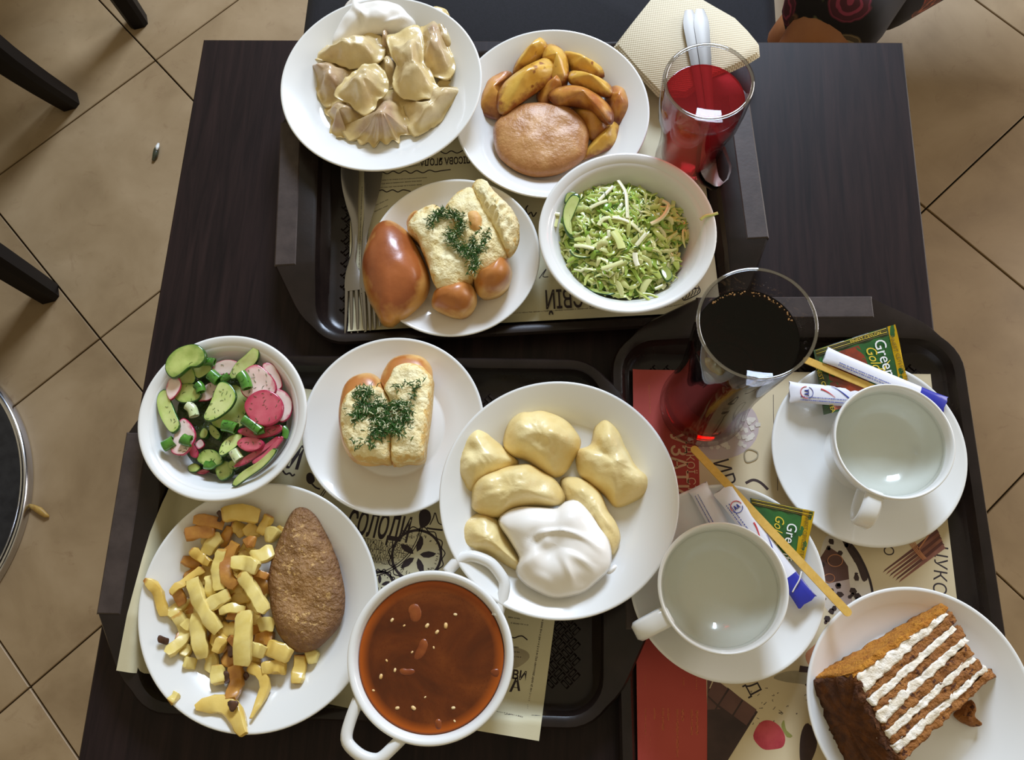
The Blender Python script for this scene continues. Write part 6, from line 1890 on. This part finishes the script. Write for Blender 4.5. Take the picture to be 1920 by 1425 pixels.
for k in range(230):
    a = rnd.uniform(0, 2 * PI); rr = math.sqrt(rnd.random()) * .055
    x, y = cc2[0] + rr * math.cos(a), cc2[1] + rr * math.sin(a)
    hit, loc, nrm, idx, ob, mtx = SC.ray_cast(dg, Vector((x, y, zz + .12)), Vector((0, 0, -1)))
    if not hit or loc.z < zz + .02: continue
    b = rnd.uniform(0, 2 * PI); d = Vector((math.cos(b), math.sin(b), 0)); d = (d - nrm * d.dot(nrm)) * rnd.uniform(.0015, .004)
    q = loc + nrm * .0004
    sweep([q, q + d * .5 + Vector((-d.y, d.x, 0)) * .15, q + d], [(.00022, 0), (0, .00022), (-.00022, 0), (0, -.00022)], g, scale=[1, 1, .5], cap=False)
o = make('dill_flecks', g, M['dill'], smooth=False)
tag(o, 'fine dill flecks scattered over the radish and cucumber salad', 'dill', kind='stuff')
# ------------------------------------------------------------------ tea sachets, sugar sticks, stirrers
K = crop(1400, 580, 3.098)
L1 = crop(1160, 880, 3.392)


def quad_sheet(pts, zs, th, mat_, par, name, bulge=0.0, nx=10, ny=10, inset=(0, 1, 0, 1)):
    """four corners (px) with heights; sub range (u0, u1, v0, v1); padded middle"""
    c = [P(u, v, z) for (u, v), z in zip(pts, zs)]
    u0, u1, v0, v1 = inset

    def S(a, b):
        p = c[0] * ((1 - a) * (1 - b)) + c[1] * (a * (1 - b)) + c[2] * (a * b) + c[3] * ((1 - a) * b)
        k = (math.sin(PI * min(1, max(0, a))) * math.sin(PI * min(1, max(0, b)))) ** .6 * bulge
        return p, k
    vs, fs = [], []
    for s_ in (1, -1):
        for j in range(ny + 1):
            for i in range(nx + 1):
                a, b = u0 + (u1 - u0) * i / nx, v0 + (v1 - v0) * j / ny
                p, k = S(a, b)
                w_ = .0005 * math.sin(a * 37 + b * 11) * (1 if bulge else 0)
                vs.append((p.x, p.y, p.z + s_ * (th / 2 + k) + w_))
    N = (nx + 1) * (ny + 1)
    for j in range(ny):
        for i in range(nx):
            a = j * (nx + 1) + i
            fs.append((a, a + nx + 1, a + nx + 2, a + 1)); fs.append((N + a, N + a + 1, N + a + nx + 2, N + a + nx + 1))
    bd = [i for i in range(nx + 1)] + [j * (nx + 1) + nx for j in range(1, ny + 1)] + [ny * (nx + 1) + i for i in range(nx - 1, -1, -1)] + [j * (nx + 1) for j in range(ny - 1, 0, -1)]
    for i in range(len(bd)):
        a, b = bd[i], bd[(i + 1) % len(bd)]
        fs.append((a, b, N + b, N + a))
    g = G(); g.add(vs, fs)
    o = make(name, g, mat_, par, sharp=70)
    return o, S


zS = C_sc2[2]
# sachet leaning on the far saucer
q4 = K((388, 238), (862, 88), (950, 500), (448, 612))
zq = [zS + .021, zS + .027, zS + .0205, zS + .0175]
sc = thing('tea_sachet', 'green and gold foil tea sachet leaning on the far right saucer, amber photo on it', 'tea bag', (*P(*K((650, 350))[0], zS)[:2], zS + .017))
w4, S4 = quad_sheet(q4, zq, .0008, M['green_foil'], sc, 'wrapper', .0022)


def on(S, a, b, dz=.0):
    p, k = S(a, b); return (p.x, p.y, p.z + k + .0004 + dz)


def skin_patch(S, rng, mat_, par, name, dz=.0005, nx=8, ny=8, mask=None):
    u0, u1, v0, v1 = rng
    vs, fs = [], []
    for j in range(ny + 1):
        for i in range(nx + 1):
            a, b = u0 + (u1 - u0) * i / nx, v0 + (v1 - v0) * j / ny
            if mask: a, b = mask(a, b, i / nx, j / ny)
            p, k = S(a, b)
            vs.append((p.x, p.y, p.z + .0004 + k + .0005 * math.sin(a * 37 + b * 11) + dz))
    for j in range(ny):
        for i in range(nx):
            a = j * (nx + 1) + i; fs.append((a, a + nx + 1, a + nx + 2, a + 1))
    g = G(); g.add(vs, fs)
    return make(name, g, mat_, par)


skin_patch(S4, (.90, 1.0, 0, 1), M['gold'], sc, 'gold_edge', .0003)
skin_patch(S4, (0, .9, 0, .12), M['dark_foil'], sc, 'sealed_edge', .0002)
skin_patch(S4, (0, .10, .12, 1), M['dark_foil'], sc, 'sealed_edge', .0002)
skin_patch(S4, (.12, .58, .14, .97), M['cup_photo'], sc, 'amber_photo', .0004, mask=lambda a, b, i, j: (.12 + (a - .12) * (.55 + .45 * math.sin(PI * min(1, .25 + j * .6))), b))
for k in range(4):
    p = [on(S4, .02 + .86 * i / 9, .02 + .026 * k, .0008) for i in range(10)]
    make('seal_rib', sweep(p, circ(.0003, 5)), M['brown_ink'] if k % 2 else M['gold_ink'], sc)


def S_text(S, s, a, b, size, ang, m_, par, xs=1.0, dz=.0015, shear=0):
    p = on(S, a, b, dz)
    d = bpy.data.curves.new('lettering', 'FONT'); d.body = s; d.size = size; d.align_x = 'CENTER'; d.align_y = 'CENTER'; d.extrude = .00006; d.shear = shear; d.resolution_u = 3
    d.materials.append(m_)
    o = bpy.data.objects.new('lettering', d); COL.objects.link(o); o.parent = par
    root = par
    while root.parent is not None: root = root.parent
    o.location = Vector(p) - Vector(root.location)
    pa, pb = Vector(on(S, a - .05, b)), Vector(on(S, a + .05, b)); ta_ = (pb - pa).normalized()
    pc, pd = Vector(on(S, a, b - .05)), Vector(on(S, a, b + .05)); tb_ = (pc - pd).normalized()
    n_ = ta_.cross(tb_).normalized()
    x_ = ta_ * math.cos(ang) + n_.cross(ta_) * math.sin(ang); y_ = n_.cross(x_)
    o.matrix_local = Matrix.Translation(o.location) @ Matrix(((x_.x, y_.x, n_.x, 0), (x_.y, y_.y, n_.y, 0), (x_.z, y_.z, n_.z, 0), (0, 0, 0, 1))) @ Matrix.Scale(xs, 4, (1, 0, 0))
    return o


S_text(S4, 'Greenfield', .80, .60, .0155, TR(-90), M['white_ink'], w4, xs=.92)
S_text(S4, 'Golden', .665, .46, .0135, TR(-90), M['gold_ink'], w4, xs=.85, shear=.3)
S_text(S4, 'FINEST CEYLON TEA', .95, .5, .0052, TR(-90), M['brown_ink'], w4)
S_text(S4, 'FINEST CEYLON TEA', .05, .62, .0052, TR(-90), M['gold_ink'], w4)
S_text(S4, 'FINEST CEYLON', .62, .06, .0042, 0, M['gold_ink'], w4)
p = [on(S4, a, b, .0012) for a, b in ((.70, .74), (.735, .62), (.79, .52), (.845, .47))]
make('gold_leaf_mark', sweep(spline(p, 12, closed=False), rrect(.0022, .0002, .00005), scale=[.2, .6, .9, 1, 1, 1, .9, .8, .6, .5, .3, .15]), M['gold_ink'], sc)


def sugar(label, a, b, w_, za, zb_, endc=None, logo=.3, par_grp='sugar sticks on the saucers', curl=0.0, crushed=False):
    """paper stick from pixel a to pixel b"""
    A_, B_ = P(a[0], a[1], za), P(b[0], b[1], zb_)
    d = (B_ - A_); L = d.length; t = d / L
    s = Vector((-t.y, t.x, 0)).normalized()
    n_ = t.cross(s) * -1
    if n_.z < 0: n_ = -n_
    r = thing('sugar_stick', label, 'sugar', tuple((A_ + B_) / 2), par_grp)
    vs, fs = [], []
    N_ = 18; m_ = 10
    for i in range(N_ + 1):
        k = i / N_
        flat = min(1, k / .10, (1 - k) / .10)
        hw = w_ / 2 * (1 - .10 * flat); hh = .0003 + .0026 * math.sin(flat * PI / 2)
        for j in range(m_):
            a_ = 2 * PI * j / m_
            x = hw * math.copysign(abs(math.cos(a_)) ** .8, math.cos(a_)); y = hh * math.sin(a_)
            zig = (.0010 if (j % 2) else 0) * (1 if i == 0 else (-1 if i == N_ else 0))
            vs.append(tuple(A_ + t * (L * k + zig) + s * x + n_ * (y + curl * math.sin(k * PI))))
    for i in range(N_):
        for j in range(m_):
            p_, q_ = i * m_ + j, i * m_ + (j + 1) % m_
            fs.append((p_, q_, q_ + m_, p_ + m_))
    fs.append(tuple(reversed(range(m_)))); fs.append(tuple(N_ * m_ + j for j in range(m_)))
    k0 = int(.82 * N_)
    if endc:
        g = G(); g.add(vs[:(k0 + 1) * m_], [f for f in fs[:k0 * m_]] + [fs[-2]])
        make('wrapper', g, M['sugarwrap'], r, sharp=60)
        g = G(); g.add(vs[k0 * m_:], [tuple(x - k0 * m_ for x in f) for f in fs[k0 * m_:N_ * m_]] + [tuple(x - k0 * m_ for x in fs[-1])])
        make('coloured_end', g, endc, r, sharp=60)
    else:
        g = G(); g.add(vs, fs); make('wrapper', g, M['sugarwrap'], r, sharp=60)

    def at_(k, x, dz=.0004):
        flat = min(1, k / .10, (1 - k) / .10)
        hw = w_ / 2; hh = .0003 + .0026 * math.sin(flat * PI / 2)
        y = hh * math.sqrt(max(0, 1 - min(1, abs(x) / hw) ** 2.4))
        return A_ + t * (L * k) + s * x + n_ * (y + curl * math.sin(k * PI) + dz)
    # round emblem: red arc, blue figure
    if logo:
        ra = w_ * .27
        lk = logo
        p = [at_(lk + ra * math.cos(a_) / L, ra * math.sin(a_)) for a_ in [PI * .5 + PI * 1.05 * i / 14 for i in range(15)]]
        make('emblem_arc', sweep(p, circ(.00035, 5)), M['red_ink'], r)
        p = [at_(lk + ra * math.cos(a_) / L, ra * math.sin(a_)) for a_ in [-PI * .42 + PI * .8 * i / 10 for i in range(11)]]
        make('emblem_arc', sweep(p, circ(.0003, 5)), M['blue_ink'], r)
        for dx in (-.35, .35):
            for pp in (((.45, dx - .22), (-.45, dx)), ((-.45, dx), (.45, dx + .22)), ((.1, dx - .12), (.1, dx + .12))):
                p = [at_(lk + ra * .8 * u / L, ra * .8 * v) for u, v in pp]
                make('emblem_figure', sweep(p, circ(.0004, 5)), M['blue_ink'], r)
        p = [at_(lk + (.16 + .16 * i / 9), w_ * (.20 - .34 * (i / 9) ** 1.5)) for i in range(10)]
        make('red_swoosh', sweep(p, rrect(.0012, .0002, .00005), scale=[1.3 - .11 * i for i in range(10)]), M['red_ink'], r)
        p = [at_(min(.98, lk + (.28 + .20 * i / 9)), w_ * (.36 - .5 * (i / 9) ** 1.4)) for i in range(10)]
        make('blue_swoosh', sweep(p, rrect(.0012, .0002, .00005), scale=[.3 + .1 * i for i in range(10)]), M['blue_ink'], r)
    rnd_ = random.Random(int(a[0])); g = G()
    for row, x in enumerate((-.34, -.2)):
        k = .12
        while k < .72:
            l_ = rnd_.uniform(.006, .016)
            p0, p1 = at_(k, w_ * x, .0003), at_(k + l_, w_ * x, .0003)
            sweep([p0, p1], rrect(.0007, .0001, .00002), g); k += l_ + rnd_.choice((.003, .008))
    tag(make('fine_print', g, M['blue_ink'], r, smooth=False), kind='stuff')
    return r


sugar('white sugar stick lying on the tea sachet, its blue end behind the far cup', K((455, 262))[0], K((1158, 556))[0], .0165, zS + .029, zS + .0215, M['blue_foil'], logo=None)
sugar('white sugar stick with a round emblem on the left of the far saucer', K((246, 480))[0], K((760, 520))[0], .0215, zS + .0215, zS + .019, None, logo=.19)
zS1 = C_sc1[2]
sugar('white sugar stick at left on the front saucer, half under the front cup', L1((500, 106))[0], L1((700, 470))[0], .0195, zS1 + .019, zS1 + .014, None, logo=None)
sugar('white sugar stick with a bright blue end and emblem on the front saucer', L1((655, 122))[0], L1((1205, 850))[0], .0195, zS1 + .0225, zS1 + .0205, M['blue_foil'], logo=.17)

q4b = L1((835, 182), (1245, 268), (1175, 600), (860, 520))
zqb = [zS1 + .0185, zS1 + .0185, zS1 + .0185, zS1 + .0175]
sc2 = thing('tea_sachet', 'green and gold foil tea sachet on the front saucer, partly under the stirrer', 'tea bag', (*P(*L1((1030, 400))[0], zS1)[:2], zS1 + .0165))
w5, S5 = quad_sheet(q4b, zqb, .0008, M['green_foil'], sc2, 'wrapper', .0006)
skin_patch(S5, (.82, 1.0, 0, 1), M['gold'], sc2, 'gold_edge', .0003)
skin_patch(S5, (0, .82, 0, .13), M['dark_foil'], sc2, 'sealed_edge', .0002)
for k in range(4):
    p = [on(S5, .02 + .95 * i / 9, .02 + .03 * k, .0008) for i in range(10)]
    make('seal_rib', sweep(p, circ(.0003, 5)), M['brown_ink'] if k % 2 else M['gold_ink'], sc2)
S_text(S5, 'Greenf', .66, .66, .0125, TR(-90), M['white_ink'], w5, xs=.9)
S_text(S5, 'Golden', .44, .52, .0115, TR(-90), M['gold_ink'], w5, xs=.8, shear=.3)
S_text(S5, 'FINEST CEYLON TEA', .91, .52, .0046, TR(-90), M['brown_ink'], w5, xs=.9)


def stirrer(label, a, b, za, zb_, w_):
    A_, B_ = P(a[0], a[1], za), P(b[0], b[1], zb_)
    d = B_ - A_; L = d.length; t = d / L
    s = Vector((-t.y, t.x, 0)).normalized(); up_ = Vector((0, 0, 1)); n_ = s.cross(t); n_ = n_ if n_.z > 0 else -n_
    ol = []
    for i in range(9):
        a_ = PI / 2 + PI * i / 8; ol.append((w_ / 2 + w_ / 2 * math.cos(a_), w_ / 2 * math.sin(a_)))
    for i in range(9):
        a_ = -PI / 2 + PI * i / 8; ol.append((L - w_ / 2 + w_ / 2 * math.cos(a_), w_ / 2 * math.sin(a_)))
    vs = []; m_ = len(ol)
    for dz in (0, .0014):
        for x, y in ol: vs.append(tuple(A_ + t * x + s * y + n_ * dz))
    fs = [tuple(reversed(range(m_))), tuple(range(m_, 2 * m_))] + [(i, (i + 1) % m_, m_ + (i + 1) % m_, m_ + i) for i in range(m_)]
    g = G(); g.add(vs, fs)
    tag(make('wooden_stirrer', g, M['stirwood'], smooth=False), label, 'stirrer', 'wooden stirrers')


stirrer('wooden stirrer lying across the front saucer between the cups', (1297, 838), (1594, 1154), zS1 + .0205, zS1 + .0255, .0072)
stirrer('wooden stirrer on the tea sachet beside the tall cola glass', K((326, 288))[0], K((760, 470))[0], zS + .0275, zS + .0215, .0070)
p = spline([tuple(P(u, v, z)) for (u, v), z in zip(L1((1162, 650), (1150, 700), (1125, 745), (1105, 782)), (zS1 + .0262, zS1 + .0262, zS1 + .0245, zS1 + .023))], 16, closed=False)
tag(make('tea_bag_string', sweep(p, circ(.0006, 6)), M['string']), 'white tea bag string crossing the blue sugar stick end', 'string')
p = spline([tuple(P(u, v, zS1 + .0205)) for u, v in L1((598, 140), (612, 128), (628, 150))], 10, closed=False)

# ------------------------------------------------------------------ layered cake slice
Mc = crop(1460, 1080, 4.13)
zK = C_cake[2] + .0055
ck = thing('cake_slice', 'slice of layered honey cake with white cream lying on its side', 'cake', (*P(*Mc((960, 900))[0], zK)[:2], zK))
# corners of the cut face (upper) and their places below (lower), photo pixels with heights: top-outer, top-tip, bottom-tip, bottom-outer
UP = [(*Mc((600, 770))[0], zK + .056), (*Mc((1300, 262))[0], zK + .034), (*Mc((1650, 790))[0], zK + .030), (*Mc((955, 1440))[0], zK + .048)]
LO = [(*Mc((285, 800))[0], zK + .003), (*Mc((1262, 240))[0], zK + .003), (*Mc((1640, 800))[0], zK), (*Mc((520, 1390))[0], zK)]
UPv = [P(*q) for q in UP]; LOv = [P(*q) for q in LO]


def face(cs, a, b):
    """a: outer (0) to tip (1); b: cake top (0) to cake bottom (1)"""
    p = cs[0] * ((1 - a) * (1 - b)) + cs[1] * (a * (1 - b)) + cs[2] * (a * b) + cs[3] * ((1 - a) * b)
    return p


def layer(name, m_, b0, b1, seed, a0=0.0, a1=1.0, proud=.0, rough=.0016, na=34, nb=5, nh=7, bow=.03):
    def bb(a, t):
        b0_, b1_ = (b0(a) if callable(b0) else b0), (b1(a) if callable(b1) else b1)
        return b0_ + (b1_ - b0_) * t + bow * math.sin(PI * a) * 0 + .010 * n1((a * 3, seed, 0), 1.0)
    def pt(a, t, h):
        b = bb(a, t)
        u, l = face(UPv, a, b), face(LOv, a, b)
        # the side wall bulges a little
        p = l + (u - l) * h
        q = p + Vector((n1(p, 160, seed), n1(p, 160, seed + 3), n1(p, 160, seed + 6))) * rough * 1.4 + Vector((n1(p, 420, seed), n1(p, 420, seed + 3), n1(p, 420, seed + 6))) * rough
        return q + Vector((0, 0, proud if h == 1 else 0))
    vs, fs = [], []
    # loop around the cross-section (t across layer, h through slice), swept along a
    sec = [(i / nb, 1.0) for i in range(nb + 1)] + [(1.0, 1 - j / nh) for j in range(1, nh + 1)] + [(1 - i / nb, 0.0) for i in range(1, nb + 1)] + [(0.0, j / nh) for j in range(1, nh)]
    m_n = len(sec)
    for i in range(na + 1):
        a = a0 + (a1 - a0) * i / na
        for t, h in sec: vs.append(tuple(pt(a, t, h)))
    for i in range(na):
        for j in range(m_n):
            p_, q_ = i * m_n + j, i * m_n + (j + 1) % m_n
            fs.append((p_, p_ + m_n, q_ + m_n, q_))
    # end caps as fans around a centre
    for i, a in ((0, a0), (na, a1)):
        c_ = len(vs); vs.append(tuple(pt(a, .5, .5)))
        for j in range(m_n):
            p_, q_ = i * m_n + j, i * m_n + (j + 1) % m_n
            fs.append((p_, q_, c_) if i == 0 else (q_, p_, c_))
    g = G(); g.add(vs, fs)
    return make(name, g, m_, ck)


bnd = [(0, 0), (.20, .07), (.27, .20), (.37, .27), (.44, .40), (.56, .48), (.645, .63), (.735, .70), (.80, .83), (.90, .90), (1, 1)]
lay = [('cream_layer' if i % 2 == 0 else 'sponge_layer', (lambda a, q=bnd[i]: q[0] + (q[1] - q[0]) * a), (lambda a, q=bnd[i + 1]: q[0] + (q[1] - q[0]) * a)) for i in range(10)]
for k, (nm, b0, b1) in enumerate(lay):
    sp_ = nm == 'sponge_layer'
    tip = 1.0 + (.035 * math.sin(k * 2.3)) if sp_ else .985 + .03 * math.sin(k * 1.7)
    layer(nm, M['sponge'] if sp_ else M['cakecream'], b0, b1, k * 1.7, 0.0 if sp_ else .0, tip, .0002 if sp_ else 0.0006, .0014 if sp_ else .0011)
layer('crumb_coating', M['crumbcoat'], -.055, .006, 30.0, -.035, 1.01, .0008, .0012)
layer('outer_crust', M['crumbdark'], -.02, 1.01, 41.0, -.06, .004, -.001, .0022, na=6, nb=26, nh=12)
g = pillow(Mc((1372, 1085), (1400, 1040), (1500, 960), (1530, 1020), (1520, 1090), (1575, 1150), (1545, 1168), (1480, 1165), (1420, 1130)), zK - .002, .013, .4, 2, .6, .003, 110, n=44, k=8, seed=5)
tag(make('cake_crumb', g, M['sponge']), 'broken brown cake crumb beside the cake slice', 'cake')
for k, (x, y, s_, mm, lab) in enumerate(((1700, 730, .0035, 'cakecream', 'pale cake crumb at the tip of the slice, farther right'), (1668, 722, .0026, 'crumbcoat', 'tiny golden crumb at the tip of the slice'), (785, 1252, .0030, 'cakecream', 'white cream speck on the dark side of the cake'))):
    z_ = zK if k < 2 else zK + .044
    q = P(*Mc((x, y))[0], z_)
    tag(make('cake_crumb', lathe([(0, -.001), (s_, 0), (s_ * .9, s_ * .6), (0, s_ * .9)], tuple(q), 10, fr=lambda r, z, a: r * (1 + .3 * math.sin(2 * a + 1))), M[mm]), lab, 'cake')
# ------------------------------------------------------------------ seated guest at the far right corner
wb = thing('guest_bench', 'wooden bench behind the far table corner on which the guest sits', 'bench', (0.85, 1.33, 0))
make('seat', slab([(.42, 1.1), (1.4, 1.1), (1.4, 1.55), (.42, 1.55)], .405, .44, .005), M['chairwood'], wb, smooth=False)
for lx in (.5, 1.3):
    make('leg', slab([(lx - .03, 1.46), (lx + .03, 1.46), (lx + .03, 1.54), (lx - .03, 1.54)], 0, .405, .003), M['chairwood'], wb, smooth=False)
pr = thing('person', 'seated person in a dark floral skirt, bare crossed legs at far right table corner', 'person', (0.67, 1.19, 0))
F = Vector((math.cos(TR(234)), math.sin(TR(234)), 0))
S = Vector((-F.y, F.x, 0))
H0 = Vector((0.67, 1.19, 0.545))


def skin_body(name, joints, edges, mat, parent, sub_=2):
    """joints: list of (co, radius); edges between them; one continuous surface grown around the skeleton"""
    me = bpy.data.meshes.new(name)
    ro = Vector(parent.location)
    me.from_pydata([tuple(Vector(c) - ro) for c, r in joints], edges, [])
    o = bpy.data.objects.new(name, me); COL.objects.link(o); o.parent = parent
    md = o.modifiers.new('skin', 'SKIN')
    md.use_smooth_shade = True
    if not me.skin_vertices: me.attributes
    o.modifiers.new('sub', 'SUBSURF').levels = sub_
    o.modifiers['sub'].render_levels = sub_
    sv = me.skin_vertices[0].data if me.skin_vertices else None
    if sv:
        for i, (c, r) in enumerate(joints):
            sv[i].radius = (r, r)
            sv[i].use_root = (i == 0)
    me.materials.append(mat)
    return o


kneeR = P(1548, 52, 0.57)
kneeL = P(1500, 58, 0.50)
up = Vector((0, 0, 1))
J = [(H0, .115), (H0 + up * .16 - F * .02, .105), (H0 + up * .34 - F * .01, .115), (H0 + up * .47, .06), (H0 + up * .55 + F * .02, .052), (H0 + up * .66 + F * .045, .085), (H0 + up * .76 + F * .05, .07)]
E_ = [(0, 1), (1, 2), (2, 3), (3, 4), (4, 5), (5, 6)]


def limb(root, pts):
    i = root
    for c, r in pts:
        J.append((Vector(c), r)); E_.append((i, len(J) - 1)); i = len(J) - 1


hipR, hipL = H0 - S * .09, H0 + S * .09
footR = kneeR + Vector((-.10, -.10, -.46)); footL = kneeL + Vector((-.03, -.02, -.44))
limb(0, [(hipR + F * .02, .085), ((hipR + kneeR) / 2 + up * .02, .078), (kneeR, .050), (kneeR + (footR - kneeR) * .3, .052), (kneeR + (footR - kneeR) * .85, .034), (footR, .036), (footR + F * .10 - up * .03, .034), (footR + F * .17 - up * .04, .022)])
limb(0, [(hipL + F * .02, .085), ((hipL + kneeL) / 2, .075), (kneeL, .044), (kneeL + (footL - kneeL) * .3, .05), (kneeL + (footL - kneeL) * .85, .034), (footL, .036), (footL + F * .10 - up * .03, .034), (footL + F * .17 - up * .035, .022)])
for sg in (-1, 1):
    sh = H0 + up * .44 + S * (.17 * sg)
    el = H0 + up * .20 + S * (.24 * sg) + F * .05
    wr = H0 + up * .10 + S * (.10 * sg) + F * .24
    limb(2, [(sh, .05), ((sh + el) / 2, .043), (el, .036), ((el + wr) / 2, .033), (wr, .025), (wr + F * .06 - S * (.02 * sg), .03), (wr + F * .10 - S * (.03 * sg), .022)])
skin_body('body', J, E_, M['skin'], pr)
# skirt over hips and thighs
JS = [(H0 - F * .01, .135)]; ES = []
hem = kneeR + (hipR - kneeR).normalized() * .05
for hp, kn in ((hipR, kneeR), (hipL, kneeL)):
    h_ = kn + (hp - kn).normalized() * (-.02 if kn is kneeR else .09)
    for c_, r_ in ((hp + F * .03, .105), ((hp + h_) / 2 + up * .012, .092), (h_ + (hp - h_) * .12 + up * .004, .078), (h_, .080)):
        JS.append((c_, r_)); ES.append((len(JS) - 2 if c_ is not None and len(JS) - 1 not in (1, 5) else 0, len(JS) - 1))
skin_body('skirt', JS, ES, M['floral'], pr)
JT = [(H0 + up * .06, .128), (H0 + up * .18 - F * .02, .118), (H0 + up * .33 - F * .01, .128), (H0 + up * .43, .09)]
ET = [(0, 1), (1, 2), (2, 3)]
for sg in (-1, 1):
    sh = H0 + up * .42 + S * (.17 * sg)
    el = H0 + up * .20 + S * (.24 * sg) + F * .05
    JT.append((sh, .064)); ET.append((2, len(JT) - 1)); JT.append(((sh + el) / 2, .058)); ET.append((len(JT) - 2, len(JT) - 1))
skin_body('blouse', JT, ET, M['upholstery'], pr)
hd = H0 + up * .70 + F * .045
g = lathe([(0, .115), (.05, .105), (.09, .06), (.098, .0), (.09, -.06), (.07, -.10), (.06, -.095), (0, -.09)], (hd.x - F.x * .022, hd.y - F.y * .022, hd.z + .02), 32)
make('hair', g, M['hair'], pr)
for sg in (-1, 1):
    e_ = hd + F * .082 + S * (.032 * sg) + up * .0
    make('eye', lathe([(0, -.008), (.009, -.006), (.011, 0), (.009, .006), (0, .008)], tuple(e_), 12), M['china'], pr)
    make('ear', lathe([(0, -.025), (.008, -.018), (.012, 0), (.01, .02), (0, .026)], tuple(hd + S * (.088 * sg)), 12), M['skin'], pr)
make('nose', lathe([(0, -.02), (.012, -.016), (.009, .0), (.004, .02), (0, .024)], tuple(hd + F * .092 - up * .012), 12), M['skin'], pr)
make('mouth', sweep([hd + F * .084 + S * .022 - up * .048, hd + F * .09 - up * .047, hd + F * .084 - S * .022 - up * .048], circ(.005, 8)), plain('lips', (150, 70, 66)), pr)
# ------------------------------------------------------------------ lettering becomes plain mesh
bpy.context.view_layer.update()
for o in [o for o in SC.objects if o.type == 'FONT']:
    me = bpy.data.meshes.new_from_object(o)
    n = bpy.data.objects.new('lettering', me)
    COL.objects.link(n)
    n.parent = o.parent
    n.matrix_local = o.matrix_local.copy()
    bpy.data.objects.remove(o)
